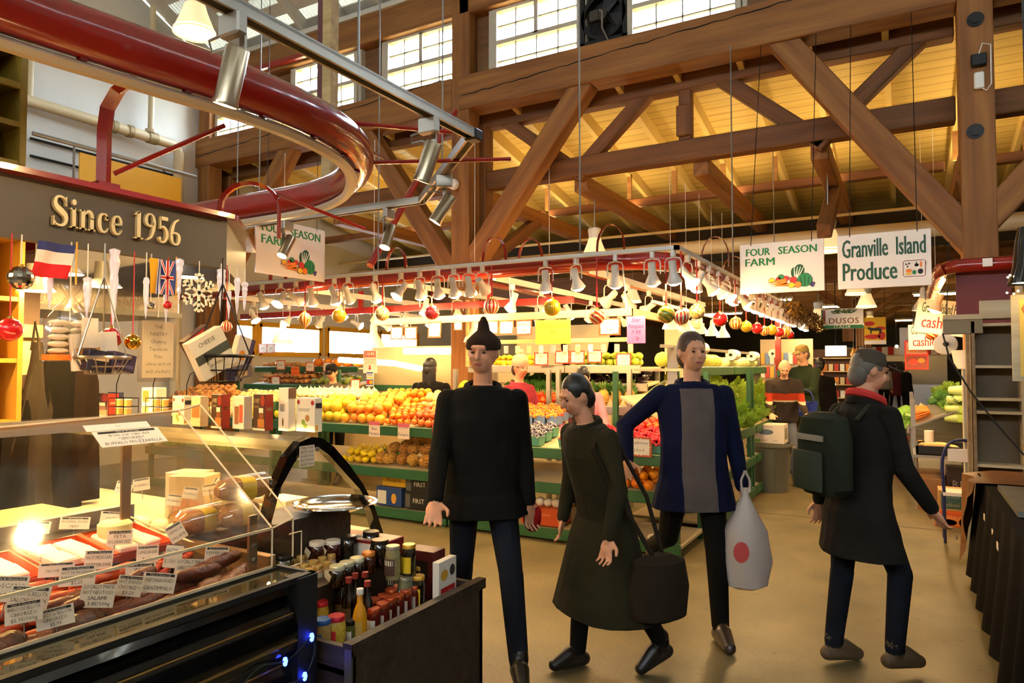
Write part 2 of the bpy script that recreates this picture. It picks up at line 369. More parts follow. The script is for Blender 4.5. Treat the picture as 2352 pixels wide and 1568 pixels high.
for y in (18.5, 23.5, 28.5):
    for x0 in (-7, -1.2, 4.6):
        beam((x0, y, 3.0), (x0+1.1, y, 3.8), .16, .18, 'timber_brace', 'knee brace of the far bays under the level ceiling', TIM, V((0, 1, 0)), group='far knee braces', cat='brace')
        beam((x0, y, 3.0), (x0-1.1, y, 3.8), .16, .18, 'timber_brace', 'knee brace of the far bays under the level ceiling', TIM, V((0, 1, 0)), group='far knee braces', cat='brace')
        if x0 > -3: beam((x0, y, 2.2 if x0 < 0 else 0), (x0, y, 4), .24, .24, 'timber_post', 'far bay timber post under the level ceiling', TIM, V((0, 1, 0)), group='far posts', cat='post')

# nave roof: corrugated sheet over spaced white boards and rafters
def zn(y): return 7.2+.5*(PY-y) if y >= 0 else 7.2+.5*(PY+y)
COR = mat('corrugated_sheet', '#8f8c80', .5, .4)
nt = COR.node_tree; N = nt.nodes; L = nt.links; tc = N.new('ShaderNodeTexCoord'); wv = N.new('ShaderNodeTexWave'); wv.bands_direction = 'X'; wv.inputs['Scale'].default_value = 4
L.new(tc.outputs['Object'], wv.inputs['Vector']); bp = N.new('ShaderNodeBump'); bp.inputs['Strength'].default_value = 1; bp.inputs['Distance'].default_value = .03; L.new(wv.outputs['Fac'], bp.inputs['Height']); L.new(bp.outputs[0], N['Principled BSDF'].inputs['Normal'])
m = MB()
for ya, yb in ((PY+.3, 0), (0, YB-.3)):
    m.add([(XL-.2, ya, zn(ya)+.25), (XR+.2, ya, zn(ya)+.25), (XR+.2, yb, zn(yb)+.25), (XL-.2, yb, zn(yb)+.25)], [(0, 1, 2, 3), (3, 2, 1, 0)])
nave = struct(m.build('ceiling', COR), 'corrugated metal roof on spaced white boards high above', 'ceiling')
m = MB(); y = PY
while y > 0:
    for sgn in (1, -1):
        B = TR(0, y*sgn, zn(y)+.19) @ RX(rad(-26.6*sgn)); m.box(((XL+XR)/2, 0, 0), (XR-XL, .2, .03), 0, B)
    y -= .36
m.build('roof_boards', WHITEP, nave)
x = XL+.3
while x < XR:
    for sgn in (1, -1):
        p, q = V((x, PY*sgn, zn(PY)+.08)), V((x, 0, zn(0)+.08)); B = frame_of(q-p).to_4x4(); B.translation = p
        MB().box(((q-p).length/2, 0, 0), ((q-p).length, .07, .2)).build('rafter', WHITEP, nave, B)
    x += .8
MB().bx((XL, PY-.2, 7.12), (XR, PY-.12, 7.2)).build('eaves_board', WHITEP, nave)
# closing strip between the high windows and the side roof, behind the beam
m = MB(); m.bx((XL, PY+.1, 5.5), (XR, PY+.17, 5.79)); m.bx((XL, PY+.1, 6.72), (XR, PY+.17, 7.5))
PANEL = wood('panel_boards', '#7b5530', '#5e3d20', 2.5)
wins = [(-11.0, -9.62), (-9.0, -7.62), (-6.99, -5.68), (-5.02, -3.71), (-3.0, -1.66), (1.2, 2.5), (3.2, 4.5), (5.2, 6.5), (7.2, 8.5), (9.2, 10.4)]
edges = [XL]+[e for w in wins for e in w]+[XR]
for i in range(0, len(edges), 2):
    if edges[i+1]-edges[i] > .02 and not (-3.8 < edges[i] < -3.5): m.bx((edges[i], PY+.08, 5.75), (edges[i+1], PY+.12, 6.75))
m.bx((-3.72, PY+.08, 6.55), (-3, PY+.12, 6.75))
struct(m.build('wall_clerestory', PANEL), 'brown boarded strip between the high windows', 'wall')
GLZ = glassy('window_glass', (.93, .96, 1), .03)
FRM = mat('window_frame_paint', '#b9ad94', .5)
for i, (a, b) in enumerate(wins):
    w = b-a; q = MB(); z0, z1, zm = 5.78, 6.68, 6.2; y = PY+.02
    for u in (a, b): q.bx((u-.035, y-.06, z0), (u+.035, y+.1, z1))
    for z in (z0, z1, zm): q.bx((a, y-.045, z-.03), (b, y+.08, z+.03))
    c = (a+b)/2; q.bx((c-.03, y-.045, zm), (c+.03, y+.08, z1))
    o = struct(q.build('window_%d' % (i+1), FRM), 'high sash window %s of the clerestory strip' % ordinal(i), 'window')
    g = MB()
    for f in (.25, .5, .75): g.bx((a+w*f-.01, y-.02, z0), (a+w*f+.01, y+.02, z1))
    for z in ((z0+zm)/2-.06, (zm+z1)/2): g.bx((a, y-.02, z-.01), (b, y+.02, z+.01))
    g.build('glazing_bars', FRM, o); MB().bx((a, y+.025, z0), (b, y+.031, z1)).build('pane', GLZ, o)
    t = MB()
    for u in (a-.075, b+.075): t.bx((u-.028, PY-.02, 5.78), (u+.028, PY+.08, 6.72))
    t.build('casing', FRM, o)
YEL = mat('yellow_window_paint', '#d99c1e', .45)
for i, (a, b) in enumerate(yw):
    q = MB()
    for u in (a, b): q.bx((XL-.1, u-.06, 1.84), (XL+.03, u+.06, 2.48))
    for z in (1.86, 2.46): q.bx((XL-.1, a, z-.05), (XL+.03, b, z+.05))
    o = struct(q.build('window_%d' % (21+i), YEL), 'low yellow framed window %s along the end wall' % ordinal(i), 'window')
    MB().bx((XL-.08, a, 1.86), (XL-.075, b, 2.46)).build('pane', GLZ, o)
# exhaust fan in the clerestory strip
t = thing('exhaust_fan', 'black square exhaust fan set between two high windows', 'fan', (-3.36, PY-.02, 6.17)); FX = .31
q = MB(); q.lathe([(.26, .04), (.31, .04), (.31, -.06), (.26, -.06), (.26, .04)], 28, M=RX(rad(90)))
for a in (-1, 1):
    q.box((a*.295, 0, 0), (.06, .08, .74)); q.box((0, 0, a*.34), (.66, .08, .08))
q.build('housing', DARKM, t)
q = MB(); q.cyl((0, .02, 0), (0, -.09, 0), .075, n=16); q.box((-.1, -.07, .0), (.13, .07, .15), bev=.015); q.build('motor', mat('fan_motor', '#3a342d', .5, .4), t)
for k in range(4):
    MB().add([(.06, .01, -.03), (.25, .03, -.11), (.27, -.03, .08), (.06, -.02, .04)], [(0, 1, 2, 3), (3, 2, 1, 0)], 0, False, RY(rad(90*k+20))).build('blade', DARKM, t)
MB().bx((-.33, .1, -.38), (.33, .12, .38)).build('back_plate', BLACK, t)
MB().tube([(-.02, -.1, .05), (.03, -.14, .0), (.02, -.12, -.2), (.08, -.06, -.36)], .012, 6).build('cable', mat('grey_cable', '#6d675c', .6), t)

# pipes and signs on the pale end wall
CRP = mat('cream_pipe', '#cdb98f', .4)
t = thing('sprinkler_pipe', 'thick cream pipe along the end wall turning down at the corner', 'pipe', (XL+.22, 0, 0))
z0 = at_x(200, 272, XL+.22).z; y0 = at_x(60, 245, XL+.22).y-.6; y1 = 7.75
MB().tube([(0, y0, z0), (0, y1-.15, z0), (0, y1-.05, z0-.03), (0, y1, z0-.14), (0, y1, .1)], .085, 14).build('pipe_run', CRP, t)
for y in (y0+1.9, y0+2.6, y1-.55, y1-.9): MB().cyl((0, y-.04, z0), (0, y+.04, z0), .105).build('collar', mat('pipe_collar', '#9c8a62', .5, .3), t)
yd = at_x(347, 270, XL+.22).y; q = MB(); q.cyl((0, yd, z0), (0, yd, z0+3.2), .05, n=10); q.cyl((0, yd, z0+.08), (0, yd, z0+.14), .09); q.build('riser', CRP, t)
ya = at_x(70, 150, XL+.22).y; MB().cyl((0, ya, z0+.02), (0, ya, z0+1.6), .045, n=10).build('riser', CRP, t)
for k, (p, q_) in enumerate((((70, 330), (410, 395)), ((70, 365), (400, 430)), ((70, 395), (400, 470)))):
    a, b = at_x(p[0], p[1], XL+.06), at_x(q_[0], q_[1], XL+.06); zz = (a.z+b.z)/2
    tag(MB().cyl((XL+.05, a.y, zz), (XL+.05, b.y, zz), .022, n=8).build('conduit', DARKM), 'dark conduit on the end wall, %s from the top' % ordinal(k), 'pipe')
a, b = at_x(75, 306, XL+1.2), at_x(450, 408, XL+1.2)
tag(MB().cyl(a, (a.x, b.y, a.z), .03, n=8).build('hanging_rail', STEEL), 'thin steel rail carrying the yellow board by the end wall', 'rail')
t = thing('hanging_board', 'plain yellow board hung on hooks below the cream pipe', 'sign')
xb = XL+1.2; a, b = at_x(183, 350, xb), at_x(415, 415, xb); zb = at_x(415, 520, xb).z
MB().bx((xb-.015, a.y, zb), (xb+.015, b.y, a.z)).build('panel', mat('yellow_board', '#e3a50c', .5), t)
q = MB()
for y in (a.y+.3, b.y-.3): zr = at_x(75, 306, XL+1.2).z; q.tube([(xb, y, a.z-.04), (xb, y+.03, lerp_(a.z, zr, .4)), (xb, y-.03, lerp_(a.z, zr, .8)), (xb, y+.01, zr+.02)], .009, 6)
q.build('hook', DARKM, t)
# bolts, control box, junction box on the near post
pb0 = V((BX_, PY-.155, 0))
t = thing('control_box', 'black power adapter and white access box wired on the timber post', 'electrical box', (at_y(2248, 175, PY-.16)))
MB().box((0, -.035, .15), (.13, .07, .12), bev=.01).build('adapter', BLACK, t)
MB().box((0, -.02, -.05), (.085, .04, .17), bev=.012).build('access_box', WHITE, t)
MB().tube([(.0, -.07, .2), (.03, -.07, .3), (.1, -.05, .28), (.1, -.03, .1), (.1, -.02, -.1), (.06, -.02, -.16), (.02, -.02, -.13)], .006, 6).build('cable', WHITE, t)
for py, nm in ((45, 'at the top of the control box post'), (302, 'halfway down the control box post')):
    p = at_y(2240, py, PY-.15); tag(MB().cyl((0, .01, 0), (0, -.035, 0), .05, n=6).cyl((0, .01, 0), (0, -.015, 0), .075, n=16).build('bolt_head', DARKM, None, TR(p)), 'large iron bolt and washer ' + nm, 'bolt')
p = at_y(1042, 423, PY-.2); t = tag(MB().lathe([(0, .045), (.05, .05), (.07, .04), (.08, .0), (.08, -.02)], 24, M=RX(rad(90))).build('wall_speaker', WHITE, None, TR(p)), 'round white speaker on the mid hall timber post', 'speaker')
# red conduit strip in front of the high windows
tag(MB().bx((-11.3, PY-.24, 6.72), (-8.4, PY-.16, 6.8)).build('red_pipe', REDP), 'red pipe under the upper plate at the end wall side', 'pipe')
# long pale duct and thin pipes under the far edge of the sloping roof
tag(MB().cyl((XL, 12.4, 3.72), (XR, 12.4, 3.72), .13, n=14).build('duct', CRP), 'long cream pipe below the plank roof behind the hanging signs', 'pipe')
tag(MB().cyl((XL, 12.0, 3.98), (XR, 12.0, 3.98), .025, n=8).build('thin_pipe', CRP), 'thin cream sprinkler line above the long cream pipe', 'pipe')
tag(MB().bx((XL, 13.2, 3.7), (XR, 14.1, 4.25)).build('air_duct', mat('dark_duct', '#2a2115', .8)), 'dark rectangular air duct behind the long cream pipe', 'duct')
tag(MB().bx((XL, 15.2, 3.3), (XR, 15.35, 3.75)).build('fascia_beam', TIMD), 'timber fascia where the sloping roof meets the level ceiling', 'beam')
# ------------------------------------------------------------------ hall lamps
GLOW = mat('lit_diffuser', '#fff6e0', .5, emit='#ffdf9e', es=8*LAMP_GAIN)
ACR = mat('acrylic_reflector', '#d8cfae', .4, emit='#ffcf86', es=.6*LAMP_GAIN)
GREY = mat('lamp_grey', '#8a877f', .4, .3)
def make_bay(label):
    r = thing('high_bay_lamp', label, 'lamp')
    MB().lathe([(0, .42), (.085, .42), (.1, .4), (.085, .28), (.09, .26), (0, .26)], 20).build('ballast_housing', LWP, r)
    MB().lathe([(.09, .27), (.11, .2), (.15, .1), (.19, 0), (.185, 0), (.145, .1), (.1, .2), (.08, .27)], 24).build('reflector', ACR, r)
    MB().lathe([(0, .02), (.182, .02), (.182, .03), (0, .03)], 24).build('diffuser', GLOW, r)
    MB().cyl((0, 0, .42), (0, 0, 1.5), .008, n=6).build('cord', GREY, r); return r
LWP = mat('lamp_white_housing', '#cfc8b6', .4)
BAY = Proto(make_bay('bay'))
for p, n in ((at_d(447, 78, 6.3), 'lit white bay lamp above the big red deli rail'), (at_y(1366, 590, 9.4), 'grey bay lamp with white cap peeping above the fruit stall rail'), (at_y(1903, 578, 9.6), 'lit bay lamp between the two hanging stall signs'), (at_y(1965, 677, 15), 'lit bay lamp below the green lettered sign'), (at_y(1990, 706, 15.5), 'lit bay lamp above the italian shop sign'),
             (at_y(1880, 738, 16.5), 'small lit bay lamp beside the italian shop sign'), (V((2.6, 3.4, 5.6)), 'bay lamp over the black cloth table'),
             (V((3.5, 11.5, 3.2)), 'bay lamp over the side stall beyond the near post'), (V((-1, 20, 3.1)), 'bay lamp far down the aisle'), (V((2, 25, 3.1)), 'bay lamp near the striped awning'), (V((-8.2, 12.5, 3.0)), 'bay lamp at the back corner of the fruit stall'), (V((-5, 14, 2.95)), 'bay lamp behind the fruit stall'), (V((-2.9, 17.6, 2.8)), 'added bay lamp above the butcher counter'), (V((-5.5, 19.5, 2.8)), 'added bay lamp deep behind the fruit stall'), (V((1.6, 17.6, 2.8)), 'added bay lamp past the sailing junk banner'), (V((-.9, 22.8, 2.8)), 'added bay lamp above the far shoppers'), (V((2.8, 21.5, 2.8)), 'added bay lamp deep in the side stalls'), (V((-3.6, 25.8, 2.8)), 'added bay lamp left of the striped awning'), (V((.3, 27.4, 2.8)), 'added bay lamp just before the striped awning')):  # bay lamps from the butcher counter on are added to brighten the far hall
    BAY(p, 0, n)
for i, (x, y) in enumerate(((-3.2, 18.6), (.9, 18.9), (-1.5, 21.4), (-5.2, 22.6), (2.6, 24), (-2.2, 26.4), (.4, 29.0))):  # tube lamps added only to brighten the dark far ceiling
    t = thing('added_tube_lamp', 'added tube lamp to brighten the far ceiling, %s from the near side' % ordinal(i), 'lamp', (x, y, 3.3)); MB().bx((-.75, -.06, 0), (.75, .06, .05)).build('tray', LWP, t); MB().cyl((-.72, 0, -.025), (.72, 0, -.025), .02, n=8).build('lit_tube', mat('added_far_tube', '#ffffff', emit='#ffcf88', es=45*LAMP_GAIN), t)
    for s in (-.5, .5): MB().cyl((s, 0, .05), (s, 0, .7), .006, n=5).build('rod', GREY, t)
UPL = mat('added_uplight_glow', '#ffffff', .5, emit='#ffd592', es=30*LAMP_GAIN)  # uplights added out of sight to brighten the plank roof
for x, n in ((AX, 'mid hall post'), (-3.93, 'first truss node'), (-2.25, 'short truss upright'), (-.85, 'far truss node'), (BX_+.05, 'control box post'), (-8.5, 'window end'), (3.6, 'next bay')):
    t = thing('added_uplight', 'added strip uplight hidden on top of the tie beam at the '+n, 'lamp', (x, PY+.9, 4.272)); MB().bx((-.04, 0, 0), (.04, 2.6, .004)).build('tray', LWP, t); MB().bx((-.025, .03, .004), (.025, 2.57, .016)).build('lit_tube', UPL, t)
# ------------------------------------------------------------------ fruit stall: canopy, lamps, ornaments
BULB = mat('lit_bulb_face', '#fff2d8', .5, emit='#ffcf8a', es=240*LAMP_GAIN)
TUBEW = mat('lit_fluorescent', '#ffffff', .5, emit='#ffe2ae', es=9*LAMP_GAIN)
LW = mat('lamp_white', '#d9d2c4', .35)
GRN = mat('green_shelf_steel', '#2c5a34', .45, noise=.2, nscale=5)
GRND = mat('green_shelf_edge', '#1f4427', .5, noise=.15, nscale=5)
SHW = mat('shelf_liner', '#b9a883', .7)
STY, SRX, CZ = 5.75, -1.64, 2.56

def arc(c, r, a0, a1, n, z):
    return [(c[0]+r*math.cos(a0+(a1-a0)*i/n), c[1]+r*math.sin(a0+(a1-a0)*i/n), z) for i in range(n+1)]
t = thing('red_canopy_rail', 'long red tubular canopy rail curving round the fruit stall', 'rail')
pts = [(-9.6, STY+.12, CZ)]+arc((SRX-.95, STY+.12+.85), .85, -math.pi/2, 0, 10, CZ)+[(SRX-.1, 16.2, CZ)]
MB().tube(pts, .088, 14).build('tube', REDP, t)
for x, y, rz in ((-6.55, 0, 0), (-4.75, 0, 0), (-3.52, 0, 0), (-3.25, .25, 0), (-2.3, 0, 0), (-1.62, 1.05, 0), (-1.72, 2.4, 0), (-1.72, 4.2, 0), (-1.72, 6.4, 0)):
    hp = [(.13*math.cos(a), 0, .1+.2*math.sin(a)) for a in [math.pi*i/10 for i in range(11)]]
    hp = [(.13, 0, 0)]+hp+[(-.13, 0, 0)]
    MB().tube(hp, .028, 4, flat=.25).build('hoop', REDP, t, TR(x, STY+.12+y, CZ+.02) @ RZ(rad(rz)))
TRK = mat('white_track', '#cfc8b8', .4)
q = MB(); q.bx((-9.6, STY-.1, CZ+.01), (SRX+.02, STY-.06, CZ+.045)); front_track = tag(q.build('lamp_track', TRK), 'white lamp track along the front of the fruit stall', 'track')
q = MB(); q.bx((SRX-.02, STY-.1, CZ+.01), (SRX+.02, 15, CZ+.045)); tag(q.build('lamp_track', TRK), 'white lamp track receding along the aisle side of the fruit stall', 'track')
INN = [(-7.6, 'beside the potato shelves'), (-6.1, 'over the till'), (-4.75, 'over the bananas'), (-3.6, 'over the yellow price sign'), (-2.55, 'over the melon shelf')]
for x, n in INN:
    tag(MB().bx((x-.018, 6.0, 2.47), (x+.018, 10.2, 2.53)).build('lamp_track', TRK), 'white inner lamp track '+n, 'track')
q = MB(); q.bx((-8.6, 7.0, 2.3), (-3.2, 7.06, 2.38)); q.bx((-6.3, 7, 2.38), (-6.25, 7.05, 2.6)); q.bx((-4.3, 7, 2.38), (-4.25, 7.05, 2.75))
tag(q.build('red_frame_bar', REDP), 'red square bar hung inside the stall behind the ornaments', 'rail')
for x in (-8.2, -6.5, -4.2, -2.8):
    tag(MB().tube([(x, STY+.12, CZ), (x, 7.0, CZ+.0), (x, 10.2, CZ)], .035, 8).build('red_cross_bar', REDP), 'red cross bar of the stall canopy %s' % {-8.2: 'near the potato shelves', -6.5: 'near the till', -4.2: 'above the bananas', -2.8: 'above the yellow price sign'}[x], 'rail')
for x, y in ((-7.3, STY), (-5.0, STY), (-2.6, STY), (-1.7, 8.0), (-1.7, 10.9)):
    tag(MB().cyl((x, y+.12, CZ+.05), (x, y+.12, zn(y+.12)+.05 if y < 7 else 5.3 if y < 8.2 else zl(y+.12)), .008, n=5).build('hanger_rod', STEEL), 'thin steel rod holding up the red canopy rail', 'rod', 'canopy hanger rods')

def make_head(tilt, label, size=1.0):
    r = thing('track_spotlight', label, 'lamp')
    MB().box((0, 0, -.03), (.035, .05, .06), bev=.006).build('adapter', LW, r)
    w, h = .068, .19; y = [(w, 0, -h), (w, 0, -.1), (w*.8, 0, -.07), (0, 0, -.06), (-w*.8, 0, -.07), (-w, 0, -.1), (-w, 0, -h)]
    MB().tube(y, .006, 6).build('yoke', LW, r)
    B = TR(0, 0, -.19) @ RX(rad(tilt))
    MB().lathe([(0, .1), (.03, .1), (.033, .09), (.033, .0), (.036, -.01), (.066, -.075), (.068, -.085)], 16).build('lamp_head', LW, r, B)
    MB().lathe([(0, -.114), (.03, -.107), (.054, -.09), (.06, -.078), (.05, -.07), (0, -.07)][::-1], 14).build('bulb', BULB, r, B)
    return r
HEADS = [Proto(make_head(a, 'white track spotlight')) for a in (20, -38, 34, 62)]
def head(k, p, label, rz=0): return HEADS[k](p, rz, label, None)
nl = 0
fl = [(603, 0), (645, 1), (680, 3), (717, 0), (768, 0), (800, 2), (862, 0), (921, 1), (964, 0), (1006, 0), (1042, 0), (1078, 2), (1108, 3), (1253, 0), (1323, 0), (1413, 0), (1498, 0), (1546, 0)]
for i, (px, k) in enumerate(fl):
    p = at_y(px, 600, STY-.08); head(k, (p.x, STY-.08, CZ+.01), '%s white spotlight along the front track counted from the end wall end' % ordinal(i), rad(random.choice((0, 15, -20, 8))))
y = 6.0; i = 0
while y < 14.6:
    head(random.choice((0, 0, 0, 1, 2)), (SRX, y, CZ+.01), '%s white spotlight on the aisle side track counted from the stall corner' % ordinal(i), rad(random.choice((90, 110, 70, 100)))); y += .36+.012*i; i += 1
for x, n in INN:
    for j in range(6):
        head(random.choice((0, 1, 2, 3)), (x, 6.4+j*.66+random.uniform(-.1, .1), 2.47), '%s spotlight from the front on the inner track %s' % (ordinal(j), n), random.uniform(0, 6.28))
# white enamel bell pendants
def make_bell(label):
    r = thing('bell_pendant', label, 'lamp')
    MB().lathe([(.0, .0), (.03, 0), (.045, -.05), (.045, -.12), (.06, -.16), (.13, -.27), (.15, -.33), (.145, -.33), (.12, -.27), (.05, -.16), (0, -.15)], 20).build('shade', LW, r)
    MB().ball((0, 0, -.25), .045, 10, 8).build('bulb', mat('soft_bulb', '#fff0d0', emit='#ffd597', es=60*LAMP_GAIN), r)
    MB().cyl((0, 0, 0), (0, 0, 2.4), .004, n=5).build('cord', LW, r); return r
BELL = Proto(make_bell('white bell pendant'))
for px, py, yy, n in ((650, 735, 7.0, 'in front of the yellow window'), (858, 740, 7.0, 'above the cashier sign'), (1090, 730, 8.0, 'behind the red striped ball'), (1262, 705, 8.6, 'behind the gold ribbed ball')):
    BELL(at_y(px, py, yy), 0, 'white bell pendant lamp '+n)
for k, (yy, n) in enumerate(((6.9, 'first'), (7.5, 'second'), (8.1, 'third'), (8.7, 'fourth'), (9.3, 'fifth'))):
    BELL((-2.15, yy+.3, 2.2), 0, '%s white bell pendant in the row above the melon shelf' % n, None, None, .62)
tag(MB().bx((-2.17, 6.6, 2.22), (-2.13, 9.8, 2.25)).build('lamp_rail', TRK), 'white rail carrying the row of bell pendants', 'rail')

# price card rail of pale wood
RW = wood('pale_rail_wood', '#d9b981', '#c29d62', 3)
t = thing('price_card_rail', 'pale wooden rail hung with price cards across the stall front', 'rail')
MB().bx((-5.15, 5.98, 2.06), (-2.15, 6.03, 2.13)).build('front_rail', RW, t)
MB().bx((-2.2, 6.0, 2.06), (-2.15, 8.6, 2.13)).build('side_rail', RW, t)
for x in (-5.0, -3.4, -2.2): MB().cyl((x, 6.0, 2.1), (x-.03, 6.0, 2.5), .004, n=4).build('string', LW, t)

# Christmas balls
RIB = mat('red_ribbon', '#b51217', .5)
GOLDC = mat('ornament_cap', '#c9a74a', .3, .9)
def ball_mat(nm, a, b, kind):
    m = mat('ball_'+nm, a, .25, .25, coat=.5)
    nt = m.node_tree; N = nt.nodes; L = nt.links; tc = N.new('ShaderNodeTexCoord')
    if kind == 'plain': return m
    if kind == 'glit':
        x = N.new('ShaderNodeTexVoronoi'); x.inputs['Scale'].default_value = 90; out = x.outputs['Color']; L.new(tc.outputs['Object'], x.inputs['Vector'])
        s = N.new('ShaderNodeSeparateColor'); L.new(out, s.inputs[0]); f = s.outputs[0]
    else:
        g = N.new('ShaderNodeTexGradient'); g.gradient_type = 'RADIAL'; L.new(tc.outputs['Object'], g.inputs['Vector'])
        w = N.new('ShaderNodeMath'); w.operation = 'MULTIPLY'; w.inputs[1].default_value = 12 if kind == 'stripe' else 26; L.new(g.outputs['Fac'], w.inputs[0])
        if kind == 'swirl':
            sp = N.new('ShaderNodeSeparateXYZ'); L.new(tc.outputs['Object'], sp.inputs[0]); ad = N.new('ShaderNodeMath'); ad.operation = 'MULTIPLY_ADD'; ad.inputs[1].default_value = 22
            w.inputs[1].default_value = 6; L.new(sp.outputs[2], ad.inputs[0]); L.new(w.outputs[0], ad.inputs[2]); w = ad
        fr = N.new('ShaderNodeMath'); fr.operation = 'FRACT'; L.new(w.outputs[0], fr.inputs[0]); f = fr.outputs[0]
    rp = N.new('ShaderNodeValToRGB'); rp.color_ramp.interpolation = 'CONSTANT'; rp.color_ramp.elements[0].color = lin(a); rp.color_ramp.elements[1].position = .5; rp.color_ramp.elements[1].color = lin(b)
    L.new(f, rp.inputs[0]); L.new(rp.outputs[0], N['Principled BSDF'].inputs['Base Color']); return m
BM = {'red': ball_mat('red', '#c01418', '#c01418', 'plain'), 'gold': ball_mat('gold', '#d6a021', '#d6a021', 'plain'), 'rstripe': ball_mat('rstripe', '#c9281c', '#efd3a4', 'stripe'),
      'gstripe': ball_mat('gstripe', '#e4c471', '#b0461d', 'stripe'), 'glit': ball_mat('glit', '#e9cf8c', '#9a7b35', 'glit'), 'rib': ball_mat('rib', '#d8b32a', '#9d8412', 'rib'),
      'green': ball_mat('green', '#6d8420', '#c9a83c', 'swirl'), 'swirl': ball_mat('swirl', '#c33118', '#ecc27a', 'swirl'), 'rglit': ball_mat('rglit', '#a31420', '#d8444a', 'glit')}
def ornament(p, d, m, label, group=None, ztop=None, ribbon=RIB, drop=False):
    o = thing('hanging_ball', label, 'ornament', p, random.uniform(0, 3), group); r = d/2
    q = MB()
    if drop: q.lathe([(0, -r*1.5), (.1*r, -r*1.2), (.5*r, -.8*r), (.95*r, -.1*r), (.9*r, .35*r), (.5*r, .85*r), (0, r)], 20)
    else: q.ball((0, 0, 0), r, 24, 16)
    q.build('ball', BM[m], o); MB().cyl((0, 0, r*.95), (0, 0, r*1.15), r*.2, n=10).build('cap', GOLDC, o)
    if ztop and ztop-p[2] > r*1.2: MB().box((0, 0, (ztop-p[2]+r)/2), (.012, .003, ztop-p[2]-r)).build('ribbon', ribbon, o)
FO = [(700, 733, 32, 'gstripe', 'drop-shaped gold and red striped', 1), (779, 725, 32, 'gold', 'plain gold'), (878, 720, 33, 'glit', 'patterned pale gold'), (992, 717, 34, 'rglit', 'frosted red'),
      (1129, 703, 36, 'rstripe', 'red and cream striped'), (1268, 706, 39, 'rib', 'ribbed yellow gold'), (1371, 727, 36, 'swirl', 'red and gold swirled'), (1530, 722, 40, 'green', 'green and gold swirled')]
for f in FO:
    p = at_y(f[0], f[1], STY-.08); ornament(p, f[2]*at_y(f[0], f[1], STY).xy.dot(V((-math.sin(YAW), math.cos(YAW))))/F_PX, f[3], f[4]+' ball hanging from the front lamp track', ztop=CZ, drop=len(f) > 5)
RO = [(1565, 728, 36, 'rstripe', 'second, red and cream striped'), (1601, 715, 36, 'glit', 'third, sparkling pale gold'), (1654, 733, 33, 'red', 'fourth, shiny red'), (1690, 742, 29, 'gstripe', 'fifth, gold striped'), (1714, 750, 26, 'gold', 'sixth, plain gold'), (1739, 754, 26, 'red', 'seventh, red'),
      (1756, 760, 23, 'gstripe', 'eighth, brown striped'), (1773, 758, 24, 'gold', 'ninth, bright gold'), (1789, 763, 22, 'red', 'tenth, red'), (1798, 766, 20, 'gstripe', 'eleventh, striped'), (1805, 765, 20, 'gold', 'twelfth, gold'), (1814, 769, 19, 'red', 'thirteenth, red')]
for f in RO:
    p = at_x(f[0], f[1], SRX+.02); ornament(p, f[2]*p.xy.dot(V((-math.sin(YAW), math.cos(YAW))))/F_PX, f[3], f[4]+' ball from the stall corner along the aisle track', ztop=CZ)
# tinsel on the far end of the aisle track
q = MB(); random.seed(3)
for i in range(900):
    y = random.uniform(11.2, 16.2); a = random.uniform(0, 6.28); r = random.uniform(.03, .16); c = V((SRX+.05+r*math.cos(a), y, 2.5+r*math.sin(a))); d = V((random.uniform(-1, 1), random.uniform(-1, 1), random.uniform(-1, 1))).normalized()*.05; e = d.orthogonal().normalized()*.008
    q.quad(c-d-e, c+d-e, c+d+e, c-d+e)
tag(q.build('tinsel_garland', mat('tinsel', '#c9a56b', .2, .9)), 'sparkling tinsel garland wrapped along the far aisle track', 'garland', None, 'stuff')

# ------------------------------------------------------------------ display stands
def stand(name, label, x0, x1, y0, y1, tiers, facing='y', legs=True, m1=GRN, m2=SHW, back=None):
    'tiers: (z_front, z_back, depth_from, depth_to); facing y: front at y0, facing x: front at x1'
    r = thing(name, label, 'display stand', ((x0+x1)/2, (y0+y1)/2, 0)); ox, oy = (x0+x1)/2, (y0+y1)/2
    for zf, zb, d0, d1 in tiers:
        q = MB(); th = .025
        if facing == 'y': P = [(x0, y0+d0, zf), (x1, y0+d0, zf), (x1, y0+d1, zb), (x0, y0+d1, zb)]
        else: P = [(x1-d0, y0, zf), (x1-d0, y1, zf), (x1-d1, y1, zb), (x1-d1, y0, zb)]
        P = [(a-ox, b-oy, c) for a, b, c in P]
        q.add(P+[(a, b, c-th) for a, b, c in P], [(0, 1, 2, 3), (4, 7, 6, 5), (0, 4, 5, 1), (1, 5, 6, 2), (2, 6, 7, 3), (3, 7, 4, 0)])
        sh = q.build('shelf', m2, r)
        a, b = V(P[0]), V(P[1]); off = V((0, -.015, 0)) if facing == 'y' else V((.015, 0, 0))
        q = MB(); c = (a+b)/2+off; ln = (b-a).length
        q.box((c.x, c.y, c.z-.03), (ln if facing == 'y' else .03, .03 if facing == 'y' else ln, .1), bev=.006); q.build('shelf_rim', m1, r)
    if legs:
        for a in (x0+.04, x1-.04):
            for b in (y0+.06, y1-.06): MB().bx((a-.025-ox, b-.025-oy, 0), (a+.025-ox, b+.025-oy, max(t_[1] for t_ in tiers)-.03)).build('leg', m1, r)
    return r
T3 = [(.96, 1.22, 0, .85), (.52, .62, .02, .8), (.1, .1, .05, .8)]
T3b = [(.84, .98, 0, .85), (.52, .62, .02, .8), (.1, .1, .05, .8)]
stand('produce_stand', 'green steel fruit stand behind the deli counter, end wall end', -8.9, -6.5, STY, 6.65, T3)
stand('produce_stand', 'green steel fruit stand heaped with citrus and pineapples', -6.48, -4.02, STY, 6.65, T3)
